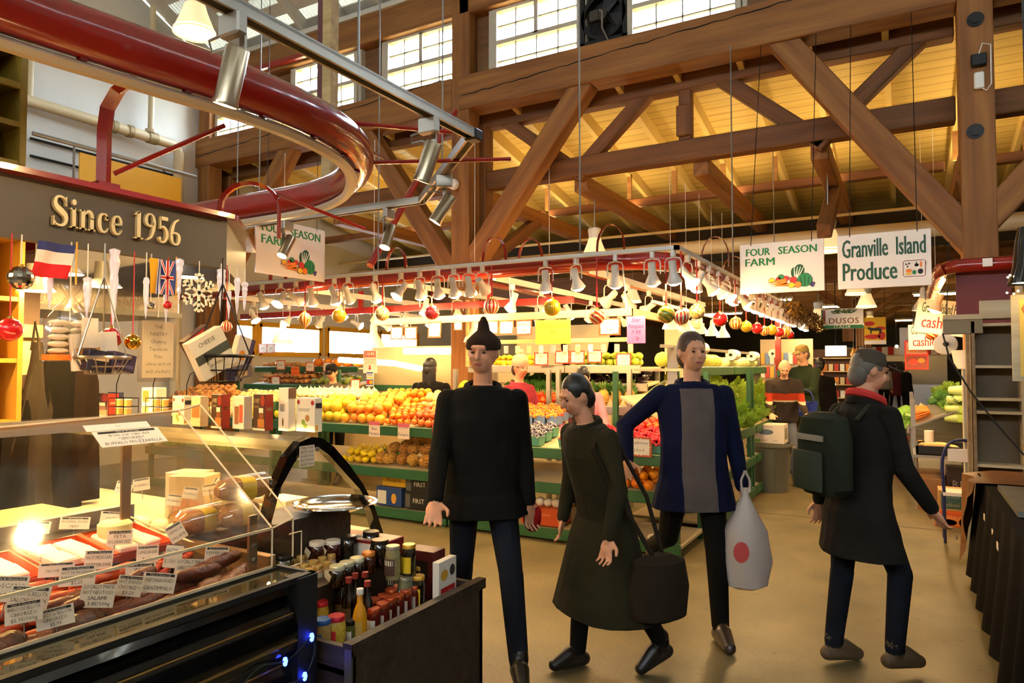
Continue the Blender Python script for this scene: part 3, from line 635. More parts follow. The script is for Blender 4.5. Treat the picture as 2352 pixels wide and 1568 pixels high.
stand('produce_stand', 'green steel stand with the berry punnets at the stall corner', -4.0, SRX-.02, STY, 6.65, T3b)
stand('produce_stand', 'aisle side green stand with celery and leafy vegetables', -2.65, SRX, 6.72, 8.9, [(.86, 1.3, 0, .9), (.5, .55, 0, .8), (.12, .12, 0, .8), (1.58, 1.58, .25, .75)], 'x')
stand('produce_stand', 'aisle side green stand behind the man with the striped chest', -2.65, SRX, 8.95, 11.2, [(.86, 1.3, 0, .9), (.5, .55, 0, .8), (.12, .12, 0, .8), (1.58, 1.58, .25, .75)], 'x')
STW = mat('stainless', '#b9b4a8', .3, .85)
stand('produce_stand', 'inner stand with bananas, leafy greens and peppers', -5.2, -3.75, 7.55, 8.7, [(.75, .75, 0, .6), (1.02, 1.38, .2, 1.0), (1.6, 1.6, .45, 1.1)], 'y', True, STW, SHW)
stand('produce_stand', 'inner stand with aubergines and pineapple bins', -3.7, -2.72, 7.55, 8.7, [(.75, .75, 0, .6), (1.12, 1.3, .1, .8), (1.6, 1.6, .35, 1.1), (1.38, 1.42, .6, 1.05)], 'y', True, STW, SHW)
stand('produce_stand', 'back shelves of potatoes, squash and onions by the yellow windows', -10.9, -8.3, 8.75, 9.7, [(.95, 1.15, 0, .8), (1.26, 1.34, .25, .85), (1.58, 1.58, .5, .95)], 'y', True, GRN)
stand('produce_stand', 'back shelves holding pumpkins next to the till', -8.25, -7.0, 9.4, 10.2, [(.95, 1.1, 0, .7), (1.26, 1.34, .2, .8), (1.6, 1.6, .4, .8)], 'y', True, GRN)

# ------------------------------------------------------------------ fruit
def fm_(n, a, b=None, **k): return mat('skin_'+n, a, k.pop('rough', .4), col2=b, nscale=k.pop('ns', 12), var=.18, hue=k.pop('hue', .012), **k)
def round_fruit(name, label, cat, r, m, sq=.92, stem=None, dim=.12):
    q = MB(); q.ball((0, 0, 0), (r, r, r*sq), 14, 10, 0, None, lambda a, b: 1-dim*max(0, math.sin(a))**14)
    if stem: q.cyl((0, 0, r*sq*.8), (0, 0, r*sq*1.08), r*.08, n=5, mi=1)
    return Proto(tag(q.build(name, [m, stem] if stem else [m]), label, cat))
STEM = mat('stem_brown', '#5b4523', .8)
def lerp(a, b, t): return a+(b-a)*t
def heap(pro, label, group, P0, P1, P2, r, layers=1, jit=.15, fill=1.0, rows=None):
    'fill the sloped strip P0-P1 (front edge) to P2 (back from P0) with fruit of radius r'
    P0, P1, P2 = V(P0), V(P1), V(P2); u = P1-P0; w = P2-P0; nu = max(1, int(u.length/(2*r))); nw = rows or max(1, int(w.length/(1.8*r)))
    n = u.cross(w).normalized(); n = n if n.z > 0 else -n; c = 0
    for L_ in range(layers):
        for j in range(nw-L_):
            for i in range(nu-((j+L_) % 2)):
                if random.random() > fill: continue
                f = (i+.5+.5*((j+L_) % 2))/nu; g = (j+.5+.5*L_)/nw
                p = P0+u*f+w*g+n*(r*.95+L_*r*1.5)+V([random.uniform(-jit, jit)*r for _ in range(3)])
                pro(p, 0, label, group, (random.uniform(-.5, .5), random.uniform(-.5, .5), random.uniform(0, 6.28)), random.uniform(.9, 1.08)); c += 1
    return c
POM = round_fruit('pomelo', 'f', 'fruit', .062, fm_('pomelo', '#e8c832', '#d4b21e'))
GRA = round_fruit('grapefruit', 'f', 'fruit', .058, fm_('grapefruit', '#ee9a2c', '#e07f1c'))
ORA = round_fruit('orange', 'f', 'fruit', .042, fm_('orange', '#f08a12', '#e0740a', bump=.1, bscale=120), .95)
TAN = round_fruit('tangerine', 'f', 'fruit', .036, fm_('tangerine', '#ef7a12', '#dd640a'), .8)
APP = round_fruit('apple', 'f', 'fruit', .042, fm_('apple', '#c2281c', '#d8772c', ns=5, rough=.3), .9, STEM, .25)
APY = round_fruit('pale_pear', 'f', 'fruit', .045, fm_('pear', '#e3cf8a', '#dcb36a', ns=4), 1.0, STEM)
LEM = Proto(tag(MB().lathe([(0, -.055), (.008, -.052), (.014, -.044), (.034, -.02), (.036, 0), (.032, .022), (.014, .043), (.008, .052), (0, .054)], 12, M=RY(rad(90))).build('lemon', fm_('lemon', '#eccb1d', '#d9b60f')), 'f', 'fruit'))
TOM = round_fruit('tomato', 'f', 'vegetable', .034, fm_('tomato', '#d42a12', '#e0541a', rough=.25), .82, mat('tomato_stem', '#3f6a1e', .7), .2)
POT = Proto(tag(MB().ball((0, 0, 0), (.055, .036, .033), 12, 8, wob=lambda a, b: 1+.12*math.sin(3*b+a*2)).build('potato', fm_('potato', '#c48a4c', '#a56c34', rough=.7)), 'f', 'vegetable'))
ONI = Proto(tag(MB().lathe([(0, -.04), (.02, -.036), (.042, -.012), (.042, .01), (.02, .033), (.007, .042), (.004, .06), (0, .06)], 14).build('onion', fm_('onion', '#e8dcb4', '#d8c48c')), 'f', 'vegetable'))
SQU = Proto(tag(MB().lathe([(0, -.08), (.04, -.075), (.065, -.04), (.055, 0), (.035, .05), (.03, .085), (.012, .1), (0, .1)], 14, M=RY(rad(80))).build('squash', fm_('squash', '#93923a', '#5d7a2c', ns=20)), 'f', 'vegetable'))
PUM = Proto(tag(MB().ball((0, 0, 0), (.11, .11, .085), 24, 10, wob=lambda a, b: 1-.08*abs(math.cos(4*b))-.15*max(0, math.sin(a))**10).cyl((0, 0, .06), (.01, 0, .11), .014, .01, mi=1).build('pumpkin', [fm_('pumpkin', '#e0821a', '#c9660c'), STEM]), 'f', 'vegetable'))
MEL = round_fruit('melon', 'f', 'fruit', .085, fm_('melon', '#cfd26a', '#a9b83c', ns=5), .95)
GAP = round_fruit('green_apple', 'f', 'fruit', .05, fm_('gapple', '#a9bd3a', '#8ca82a'), .9, STEM, .2)
EGP = Proto(tag(MB().lathe([(0, -.1), (.03, -.095), (.048, -.06), (.045, -.02), (.028, .04), (.02, .07)], 14, M=RY(rad(80))).lathe([(.024, .06), (.02, .08), (.006, .09), (.005, .11), (0, .11)], 8, mi=1, M=RY(rad(80))).build('aubergine', [mat('aubergine_skin', '#241022', .15, coat=.5), mat('aubergine_cap', '#4f6b2c', .6)]), 'f', 'vegetable'))
CAB = round_fruit('pale_cabbage', 'f', 'vegetable', .075, fm_('cabbage', '#d5dca4', '#a9bf6a', ns=9, bump=.4, bscale=25), .9)
# front stand: citrus slope
def slope(x, d): return V((x, STY+.03+d, .975+.26*d/.85))
def fheap(pro, label, group, xa, xb, d0, d1, r, layers=1): heap(pro, label, group, slope(xa, d0), slope(xb, d0), slope(xa, d1), r, layers)
fheap(POM, 'yellow pomelo in the heap beside the grapefruit on the front stand', 'pomelos on the front stand', -5.95, -5.45, 0, .45, .062, 2)
fheap(GRA, 'orange grapefruit in the tall heap on the front stand', 'grapefruit on the front stand', -5.45, -4.85, 0, .6, .058, 2)
fheap(TAN, 'small tangerine in the heap above the green special card', 'tangerines on the front stand', -4.83, -4.5, 0, .45, .036, 2)
fheap(APY, 'pale pear in the heap next to the red apples', 'pears on the front stand', -4.72, -4.3, .46, .8, .045, 2)
fheap(APP, 'red apple in the heap at the end of the citrus slope', 'red apples on the front stand', -4.48, -4.05, 0, .44, .042, 2)
fheap(ORA, 'orange in the heap at the back of the citrus slope', 'oranges behind the citrus', -5.4, -4.75, .62, .84, .042, 2)
fheap(ONI, 'pale onion in the heap behind the pomelos', 'onions behind the pomelos', -6.9, -5.5, .5, .84, .042, 2)
fheap(POM, 'yellow pomelo behind the stacked boxes on the deli case', 'pomelos by the deli case', -6.9, -6.0, 0, .45, .062)
# middle shelf: lemons and pineapples
heap(LEM, 'yellow lemon on the middle shelf beside the pineapples', 'lemons on the middle shelf', (-5.5, STY+.06, .54), (-4.98, STY+.06, .54), (-5.5, STY+.5, .59), .045, 2)
def pineapple(loc, rz, label, group):
    o = PINE(loc, rz, label, group, (random.uniform(-.3, .3), random.uniform(-.3, .3), rz)); return o
pr = thing('pineapple', 'pineapple', 'fruit')
q = MB(); rows = 11
for i in range(rows):
    a = -1.3+2.6*i/(rows-1); n = max(5, int(15*math.cos(a)))
    for j in range(n):
        b = 6.283*(j+.5*(i % 2))/n; c = V((.058*math.cos(a)**.8*math.cos(b), .058*math.cos(a)**.8*math.sin(b), .085*math.sin(a))); q.add([c*1.14]+[c+c.normalized().orthogonal().normalized().cross(c.normalized())*.0]+[c+(RZ(b) @ RY(-a) @ V((0, .0125*math.cos(k), .0125*math.sin(k)))) for k in (0, 1.57, 3.14, 4.71)], [(0, 2, 3), (0, 3, 4), (0, 4, 5), (0, 5, 2)])
q.ball((0, 0, 0), (.057, .057, .086), 12, 8); q.build('body', fm_('pineapple', '#d9a44c', '#a8742c', ns=30, rough=.6), pr)
q = MB()
for k in range(16):
    a = k*2.4; t_ = .25+.9*k/16; Ln = .11; s = V((math.cos(a), math.sin(a), 0)); b = V((0, 0, .08)); w = V((-math.sin(a), math.cos(a), 0))*.011
    q.add([b-w, b+w, b+s*Ln*.5*(1.2-t_*.8)+V((0, 0, Ln*.6))+w*.8, b+s*Ln*.5*(1.2-t_*.8)+V((0, 0, Ln*.6))-w*.8, b+s*Ln*(1.2-t_)+V((0, 0, Ln))], [(0, 1, 2, 3), (3, 2, 4)])
q.build('leaf_crown', mat('pineapple_leaf', '#5d7a34', .5, var=.15), pr)
PINE = Proto(pr)
for (x, d, z) in [(-4.98, .05, 0), (-4.84, .03, 0), (-4.68, .05, 0), (-4.53, .03, 0), (-4.38, .05, 0), (-4.23, .05, 0), (-4.9, .17, .09), (-4.74, .16, .1), (-4.6, .15, .1), (-4.45, .16, .1), (-4.3, .16, .1), (-4.16, .16, .09), (-4.76, .3, .17), (-4.6, .28, .19), (-4.44, .28, .19), (-4.28, .28, .18)]:
    q_ = PINE((x, STY+.12+d, .62+z), 0, 'golden pineapple in the pile on the middle shelf above the black fruit boxes', 'pineapples on the middle shelf', (rad(random.uniform(60, 105)), random.uniform(-.2, .2), random.uniform(-.4, .4)+3.14))
heap(GRA, 'yellow melon on the middle shelf behind the walking shoppers', 'melons behind the shoppers', (-3.3, STY+.06, .54), (-3.05, STY+.06, .54), (-3.3, STY+.4, .58), .07, 1)
heap(ORA, 'orange on the middle shelf under the card below the raspberries', 'oranges below the raspberries', (-2.32, STY+.06, .54), (-1.9, STY+.06, .54), (-2.32, STY+.45, .58), .042, 2)
# berries in punnets along the corner stand
PUN = mat('green_punnet', '#4f8f74', .5); PUB = mat('blue_grey_punnet', '#6f86a8', .5)
def punnet(name, label, r, m, pm, n, w=.13, mixed=None):
    o = thing(name, label, 'punnet')
    q = MB(); a, b, h = w/2, w/2*.85, .085
    for (p, s) in (((a, b), 1), ((a*.8, b*.8), 0)): pass
    T = [(-a, -a, h), (a, -a, h), (a, a, h), (-a, a, h)]; B_ = [(-b, -b, 0), (b, -b, 0), (b, b, 0), (-b, b, 0)]
    q.add(B_+T, [(0, 3, 2, 1), (0, 1, 5, 4), (1, 2, 6, 5), (2, 3, 7, 6), (3, 0, 4, 7)])
    q.tube([(-a, -a, h), (a, -a, h), (a, a, h), (-a, a, h)], .005, 4, closed=True); q.build('basket', pm, o)
    q = MB()
    for _ in range(n):
        x, y = random.uniform(-a, a), random.uniform(-a, a); z = h+.045*(1-(abs(x)/a)**2)*(1-(abs(y)/a)**2)+random.uniform(-.012, .008)
        q.ball((x, y, z), (r, r, r*1.1), 7, 5, random.randrange(2) if mixed else 0)
    tag(q.build('berries', [m, mixed] if mixed else [m], o), kind='stuff'); return Proto(o)
RASP = punnet('raspberry_punnet', 'p', .0115, mat('raspberry', '#d5202c', .5, var=.1), PUN, 110)
BLUE = punnet('blueberry_punnet', 'p', .009, mat('blueberry', '#59506a', .5), PUN, 120, mixed=mat('blueberry_bloom', '#a8a0a0', .6))
TOMP = punnet('cherry_tomato_punnet', 'p', .018, mat('cherry_tomato', '#d8381a', .3), PUB, 50, mixed=mat('cherry_tomato_gold', '#e08a1c', .3))
def s2(x, d): return (x, STY+.06+d, .855+.165*d/.85)
for j in range(3):
    for i in range(8):
        x = -2.72+i*.142
        if x < SRX-.08: RASP(V(s2(x, .03+j*.15)), random.uniform(-.05, .05), 'punnet of red raspberries above the hanging orange bordered card', 'raspberry punnets')
    for i in range(6): BLUE(V(s2(-3.75+i*.142, .03+j*.15)), random.uniform(-.05, .05), 'green punnet of blueberries between the walking shoppers', 'blueberry punnets')
for j in range(3):
    for i in range(6): TOMP(V(s2(-3.8+i*.145, .5+j*.14))+V((0, 0, .07)), random.uniform(-.05, .05), 'punnet of red and gold cherry tomatoes behind the blueberries', 'tomato punnets')
heap(TOM, 'tomato in the heap behind the raspberries', 'tomatoes behind the raspberries', s2(-2.4, .5), s2(-1.75, .5), s2(-2.4, .83), .034, 2)
# back shelves
heap(POT, 'brown potato on the back shelf by the yellow windows', 'potatoes on the back shelf', (-10.6, 9.02, 1.28), (-9.3, 9.02, 1.28), (-10.6, 9.55, 1.34), .055, 2)
heap(SQU, 'green squash on the back shelf next to the potatoes', 'squash on the back shelf', (-9.25, 9.02, 1.28), (-8.35, 9.02, 1.28), (-9.25, 9.5, 1.34), .07, 1)
heap(ONI, 'white onion on the lower back shelf under the potatoes', 'onions on the back shelf', (-10.6, 8.8, .97), (-9.4, 8.8, .97), (-10.6, 9.3, 1.1), .045, 1)
heap(CAB, 'pale cabbage on the lower back shelf under the squash', 'cabbages on the back shelf', (-9.35, 8.8, .97), (-8.35, 8.8, .97), (-9.35, 9.3, 1.1), .075, 1)
heap(POT, 'brown potato on the top back shelf under the yellow windows', 'potatoes on the top shelf', (-10.8, 9.28, 1.59), (-9.7, 9.28, 1.59), (-10.8, 9.65, 1.59), .055, 1)
for i in range(9): PUM((-9.5+.24*i if i < 5 else -8.2+.25*(i-5), 9.5 if i < 5 else 9.95, 1.68), random.random(), 'small orange pumpkin on the top back shelf', 'pumpkins on the top shelf')
heap(GAP, 'green apple on the shelf next to the till', 'green apples by the till', (-8.2, 9.62, 1.27), (-7.1, 9.62, 1.27), (-8.2, 10.1, 1.33), .05, 1)
heap(ORA, 'orange in the low tray next to the till', 'oranges by the till', (-8.2, 9.43, .97), (-7.1, 9.43, .97), (-8.2, 9.95, 1.07), .042, 1)
# melon shelf above the aisle side
heap(MEL, 'yellow green melon on the high shelf facing the aisle', 'melons on the high shelf', (-1.95, 6.9, 1.585), (-1.95, 8.8, 1.585), (-2.3, 6.9, 1.585), .085, 1)
heap(CAB, 'pale round cabbage on the high shelf beyond the melons', 'cabbages on the high shelf', (-1.95, 9.0, 1.585), (-1.95, 11.1, 1.585), (-2.3, 9.0, 1.585), .075, 1)
heap(GAP, 'green apple on the high inner shelf behind the hanging cards', 'green apples on the inner shelf', (-3.65, 8.0, 1.61), (-2.8, 8.0, 1.61), (-3.65, 8.4, 1.61), .05, 2)
heap(LEM, 'yellow lemon on the high inner shelf behind the knitted hat', 'lemons on the inner shelf', (-5.15, 8.1, 1.61), (-4.3, 8.1, 1.61), (-5.15, 8.5, 1.61), .045, 2)
heap(EGP, 'dark shiny aubergine on the inner shelf', 'aubergines on the inner shelf', (-3.68, 8.17, 1.39), (-2.78, 8.17, 1.39), (-3.68, 8.5, 1.42), .052, 2)
# leafy produce: bunches
LEAF = [mat('leaf_mid', '#5f8f2a', .55, var=.2), mat('leaf_dark', '#36651f', .55, var=.2), mat('leaf_pale', '#a9c24a', .5, var=.15)]
def bunch(name, label, stalk, leaf, n=7, Ls=.22, Ll=.12, w=.012, cat='vegetable', flat=False):
    o = thing(name, label, cat); q = MB(); q2 = MB()
    for k in range(n):
        a = 6.283*k/n; s = V((math.cos(a)*.02, math.sin(a)*.02, 0)); e = V((math.cos(a)*.05, math.sin(a)*.05, Ls)); q.tube([s, (s+e)/2+s*.5, e], [w, w*.9, w*.5], 6)
        for j in range(5):
            b = a+random.uniform(-.8, .8); c = e+V((math.cos(b), math.sin(b), random.uniform(.2, 1.6)))*Ll*.4*random.random(); d = V((math.cos(b)*random.random(), math.sin(b), 1.2)).normalized()*Ll*.6; sd = d.orthogonal().normalized()*Ll*.22
            q2.add([c, c+d*.5+sd, c+d, c+d*.5-sd], [(0, 1, 2, 3)])
    q.build('stalks', stalk, o); q2.build('leaves', leaf, o); return Proto(o)
CEL = bunch('celery_bunch', 'celery', mat('celery_stalk', '#c3cf7d', .45, var=.1), LEAF[2], 9, .3, .12, .014)
LET = bunch('leafy_bunch', 'leafy', LEAF[2], mat('leaf_lettuce', '#86a83a', .5, var=.2), 9, .08, .16, .008)
HRB = bunch('herb_bunch', 'herbs', LEAF[0], LEAF[1], 10, .12, .1, .004)
def rowof(pro, label, group, P0, P1, n, rot, jit=.02):
    for i in range(n):
        p = V(P0).lerp(V(P1), (i+.5)/n)+V([random.uniform(-jit, jit) for _ in range(3)]); pro(p, 0, label, group, tuple(r+random.uniform(-.25, .25) for r in rot))
def s3(y, d): return (SRX-.03-d, y, .9+.44*d/.9)
for d in (.1, .3): rowof(LET, 'green leafy lettuce on the aisle side slope', 'lettuces on the aisle side', s3(7.2, d), s3(8.85, d), 8, (0, .9, 0))
for d in (.5, .68): rowof(CEL, 'pale green celery bunch on the aisle side slope', 'celery on the aisle side', s3(6.8, d), s3(8.85, d), 10, (0, 1.15, 0))
rowof(LET, 'green leafy lettuce behind the man with the striped chest', 'lettuces behind the striped man', s3(9.05, .15), s3(11.1, .15), 9, (0, .9, 0)); rowof(CEL, 'pale celery bunch behind the man with the striped chest', 'celery behind the striped man', s3(9.05, .5), s3(11.1, .5), 9, (0, 1.1, 0))
RDL = bunch('red_leaf_bunch', 'red leaf', mat('red_stalk', '#7b2a3c', .5), mat('red_leaf', '#5a2c34', .55, var=.2), 9, .08, .16, .008)
rowof(RDL, 'dark red leafy bunch at the near end of the aisle side slope', 'red leaf bunches', s3(6.78, .12), s3(7.15, .12), 3, (0, .9, 0)); rowof(RDL, 'dark red leafy bunch at the near end of the aisle side slope', 'red leaf bunches', s3(6.78, .32), s3(7.15, .32), 3, (0, .9, 0))
def s4(x, d): return (x, 7.75+d, 1.04+.36*d/.8)
for d in (.42, .6, .75): rowof(HRB, 'dark green herb bunch on the inner slope', 'herb bunches on the inner slope', s4(-4.75, d), s4(-3.8, d), 8, (-.8, 0, 0))
heap(TOM, 'red pepper on the inner slope under the herbs', 'red peppers on the inner slope', s4(-4.3, .05), s4(-3.8, .05), s4(-4.3, .35), .036, 2)
rowof(HRB, 'dark herb bunch on the inner shelf above the pineapple bins', 'herb bunches above the bins', (-3.7, 7.95, 1.2), (-2.8, 7.95, 1.2), 5, (-.7, 0, 0))
for i in range(6): PINE((-3.6+.16*i, 7.72, 1.24), 0, 'pineapple with leafy crown in the inner bin by the aubergines', 'pineapples in the inner bin', (-.15, random.uniform(-.2, .2), i))
# bananas
o = thing('banana_hand', 'bananas', 'fruit'); q = MB()
for k in range(7):
    a = -.6+1.2*k/6; pts = [V((.03*math.sin(a)*1.2, -.02, .0)), V((.05*math.sin(a)*2, -.05, -.04)), V((.06*math.sin(a)*2.4, -.065, -.1)), V((.06*math.sin(a)*2.5, -.05, -.16))]
    q.tube(pts, [.008, .017, .018, .007], 7)
q.build('fingers', mat('banana_skin', '#e5b81f', .45, col2='#cf9f14', nscale=9, var=.12, hue=.02), o); MB().ball((0, -.01, .01), (.03, .018, .016), 8, 6).build('stem', STEM, o); BAN = Proto(o)
for r_ in range(4):
    for c in range(4): BAN((-4.98+.115*c+.03*(r_ % 2), 7.62-.03*r_+.02*c, 1.42-.14*r_), 0, 'hand of ripe yellow bananas hanging at the inner stand', 'bananas at the inner stand', (random.uniform(-.1, .2), random.uniform(-.2, .2), random.uniform(-.3, .3)))
GBN = Proto(tag(MB().lathe([(0, -.05), (.03, -.04), (.036, 0), (.03, .03), (.012, .055), (0, .06)], 10).build('avocado', fm_('avocado', '#5f7a2c', '#8f9a44', ns=10)), 'f', 'fruit'))
heap(GBN, 'green avocado below the hanging bananas', 'avocados below the bananas', (-5.1, 7.5, .8), (-4.5, 7.5, .8), (-5.1, 7.62, 1.15), .036, 1)
heap(POT, 'brown potato in the long heap behind the stacked boxes', 'potatoes behind the deli boxes', slope(-8.85, .0), slope(-7.9, .0), slope(-8.85, .8), .055, 2)
heap(APY, 'pale pear in the long heap behind the stacked boxes', 'pears behind the deli boxes', slope(-7.88, .0), slope(-7.0, .0), slope(-7.88, .8), .045, 1)
heap(GAP, 'green apple in the heap seen past the menu holder', 'green apples past the menu holder', (-8.7, STY+.06, .54), (-7.2, STY+.06, .54), (-8.7, STY+.5, .59), .05, 1)
# ------------------------------------------------------------------ deli island: canopy, fascia with lettering
FASC = mat('taupe_fascia', '#4c453c', .5, noise=.08, nscale=2)
BRUSH = mat('brushed_steel', '#9c9386', .32, .9, bump=.15, bscale=60, stretch=(.1, 1, 1))
BLKG = mat('black_gloss', '#0b0b0c', .12, coat=.6)
LETR = mat('cream_metal_letters', '#d9c79a', .35, .3)
SPOTB = mat('lit_halogen', '#fff2d8', .5, emit='#ffd590', es=380*LAMP_GAIN)
def ribbon(q, path, wid, d, M, mi=0, n=6):
    'flat stroke with varying width through smoothed points'
    P = [V((p[0], p[1], 0)) for p in path]; pts = []; ws = []; k = len(P)
    for i in range(k-1):
        a, b, c, e = P[max(i-1, 0)], P[i], P[i+1], P[min(i+2, k-1)]
        for j in range(n):
            t = j/n; pts.append(.5*((2*b)+(c-a)*t+(2*a-5*b+4*c-e)*t*t+(3*b-a-3*c+e)*t**3)); ws.append(lerp(wid[i], wid[i+1], t))
    pts.append(P[-1]); ws.append(wid[-1]); rs = []
    for i in range(len(pts)):
        t = (pts[min(i+1, len(pts)-1)]-pts[max(i-1, 0)]).normalized(); nn = V((-t.y, t.x, 0))*ws[i]/2
        rs.append([pts[i]+nn, pts[i]-nn, pts[i]-nn+V((0, 0, d)), pts[i]+nn+V((0, 0, d))])
    q.ring_loft(rs, mi, False, True, False, M)
def bar(x0, y0, x1, y1): return ('b', x0, y0, x1, y1)
BOWL9 = ([(.5, .68), (.42, .56), (.29, .54), (.14, .62), (.11, .76), (.17, .92), (.31, .98), (.46, .92), (.53, .74), (.5, .45), (.38, .16), (.14, .01)], [.05, .06, .06, .12, .16, .1, .05, .09, .16, .17, .1, .04])
SER = {'S': (.72, [([(.6, .74), (.54, .9), (.38, .97), (.2, .92), (.14, .76), (.22, .61), (.4, .5), (.57, .37), (.6, .2), (.5, .06), (.33, .02), (.16, .08), (.09, .25)], [.03, .05, .06, .1, .15, .18, .2, .18, .15, .1, .06, .05, .03]), bar(.565, .68, .625, .98), bar(.06, .0, .12, .3)]),
       'i': (.36, [bar(.1, 0, .26, .66), bar(.02, 0, .34, .05), bar(.02, .61, .2, .66), ('o', .18, .86, .1)]),
       'n': (.76, [bar(.1, 0, .26, .66), bar(.02, 0, .34, .05), bar(.02, .61, .2, .66), bar(.5, 0, .66, .42), bar(.42, 0, .74, .05), ([(.25, .5), (.36, .62), (.48, .63), (.57, .53), (.58, .38)], [.05, .08, .12, .15, .16])]),
       'c': (.6, [([(.5, .5), (.44, .62), (.32, .66), (.17, .58), (.12, .34), (.18, .12), (.33, .03), (.47, .09), (.54, .2)], [.12, .08, .05, .12, .17, .14, .06, .05, .03]), ('o', .47, .52, .075)]),
       'e': (.62, [([(.14, .37), (.5, .37)], [.05, .05]), ([(.5, .36), (.49, .52), (.42, .63), (.32, .66), (.17, .58), (.12, .34), (.18, .12), (.33, .03), (.47, .09), (.55, .2)], [.12, .12, .08, .05, .12, .17, .14, .06, .05, .03])]),
       '1': (.5, [bar(.18, 0, .36, .99), bar(.05, 0, .5, .05), ([(.05, .86), (.2, .92), (.34, .985)], [.04, .05, .04])]),
       '9': (.66, [BOWL9]), '6': (.66, [([(.64-x, .99-y) for x, y in BOWL9[0]], BOWL9[1])]),
       '5': (.64, [bar(.16, .84, .56, .98), bar(.13, .5, .2, .95), ([(.16, .54), (.3, .6), (.46, .52), (.53, .32), (.44, .1), (.26, .02), (.1, .1)], [.04, .08, .12, .17, .13, .06, .05]), ('o', .14, .14, .075)]), ' ': (.42, [])}
t = thing('deli_fascia', 'taupe deli fascia board with raised cream lettering Since 1956', 'sign')
fx, z0, z1 = -3.2, 2.13, 2.395
q = MB(); th = .05
for (a, b) in (((fx, -1.2), (fx, 2.51)), ((fx, 2.51), (-3.98, 3.28)), ((-3.98, 3.28), (-6.2, 3.28))):
    a, b = V(a), V(b); d = (b-a).normalized(); n = V((-d.y, d.x))*th
    P = [(p.x, p.y, z) for z in (z0, z1) for p in (a, b, b+n, a+n)]
    q.add(P, [(0, 3, 2, 1), (4, 5, 6, 7), (0, 1, 5, 4), (1, 2, 6, 5), (2, 3, 7, 6), (3, 0, 4, 7)])
q.build('board', FASC, t)
q = MB()
for (a, b) in (((fx+.02, -1.2), (fx+.02, 2.51)), ((fx+.02, 2.51), (-3.97, 3.30))):
    a, b = V((a[0], a[1], z1+.012)), V((b[0], b[1], z1+.012)); d = b-a; B = frame_of(d).to_4x4(); B.translation = a; q.box((d.length/2, 0, 0), (d.length, .09, .025), 0, B)
q.build('top_trim', REDP, t)
ya, yb = at_x(112, 510, fx).y, at_x(412, 555, fx).y; zb = at_x(112, 527, fx).z
tot = sum(SER[c][0]+.04 for c in 'Since 1956'); sc = (yb-ya)/tot; hz = .132; x = 0; zb = 2.21
for c in 'Since 1956':
    w, st = SER[c]
    if st:
        q = MB(); M = face_px((fx+.004, ya+x*sc, zb)) @ Matrix.Diagonal((sc, hz, 1, 1))
        for s in st:
            if s[0] == 'b': q.box(((s[1]+s[3])/2, (s[2]+s[4])/2, .01), (s[3]-s[1], s[4]-s[2], .02), 0, M)
            elif s[0] == 'o': q.prism([(s[1]+s[3]*math.cos(k*.5236), s[2]+s[3]*math.sin(k*.5236)) for k in range(12)], .02, 0, M)
            else: ribbon(q, s[0], s[1], .02, M)
        q.build('raised_letter', LETR, t)
    x += w+.04
# big red rail with a cream lamp track under it
t = thing('deli_canopy_rail', 'thick glossy red tube curving round above the deli counter', 'rail')
pts = [(-2.95, -1.5), (-2.9, 1.0), (-2.82, 1.74), (-2.74, 2.25), (-2.75, 2.7), (-2.87, 3.1), (-3.12, 3.45), (-3.5, 3.75), (-3.95, 3.92), (-4.5, 3.95), (-5.4, 3.95), (-8, 3.95)]
def smooth(P, n=5, closed=False):
    P = [V(p) for p in P]; out = []; k = len(P)
    for i in range(k if closed else k-1):
        a, b, c, e = [P[j % k] if closed else P[max(0, min(k-1, j))] for j in (i-1, i, i+1, i+2)]
        for j in range(n): u = j/n; out.append(.5*((2*b)+(c-a)*u+(2*a-5*b+4*c-e)*u*u+(3*b-a-3*c+e)*u**3))
    return out if closed else out+[P[-1]]
sp = [V((p.x, p.y, 2.94)) for p in smooth([V((a, b, 0)) for a, b in pts])]
MB().tube(sp, .105, 20).build('tube', REDP, t)
MB().tube([p+V((-.03, -.02, -.135)) for p in sp], .038, 6, flat=.7).build('track_strip', mat('cream_track', '#cbb898', .4), t)
for i in range(4, len(sp)-8, 4): MB().box(sp[i]+V((-.0, -.0, -.1)), (.03, .03, .03)).build('clip', REDP, t)
def bracket(y, lab):
    o = thing('canopy_bracket', lab, 'bracket', (fx-.02, y, z1))
    MB().tube([(0, 0, 0), (0, 0, .3), (.02, 0, .4), (.1, 0, .47), (.22, 0, .5)], .035, 4, flat=.6).build('arm', REDP, o); MB().bx((-.05, -.05, 0), (.05, .05, .05)).build('foot', REDP, o)
    MB().cyl((.03, .03, .1), (.3, .42, .4), .012, n=6).build('stay', REDP, o)
bracket(at_x(243, 430, fx).y, 'red curved bracket between the fascia board and the red tube'); bracket(.2, 'red curved bracket at the near end of the fascia board')
o = thing('hoop_bracket', 'red arched hoop bracket standing at the fascia corner', 'bracket', (-3.55, 2.95, z1))
hp = [V((-.16, -.09, 0))]+[V((-.16*math.cos(a), -.09*math.cos(a), .2+.15*math.sin(a))) for a in [math.pi*i/10 for i in range(11)]]+[V((.16, .09, 0))]
MB().tube(hp, .024, 4, flat=.5).build('hoop', REDP, o); MB().cyl((.15, .08, .28), (.5, .5, .1), .012, n=6).build('stay', REDP, o)
for a, b, n in (((-2.9, 3.25, 2.95), (-5.0, 6.2, 3.9), 'crossing behind the curve of the red tube'), ((-3.1, 3.5, 2.95), (-2.3, 4.05, 3.0), 'reaching from the tube curve to the track corner'), ((-2.85, 3.1, 3.05), (-2.35, 3.6, 3.05), 'tying the tube curve to the spotlight track')):
    tag(MB().cyl(a, b, .014, n=6).build('red_stay_rod', REDP), 'thin red stay rod '+n, 'rod')
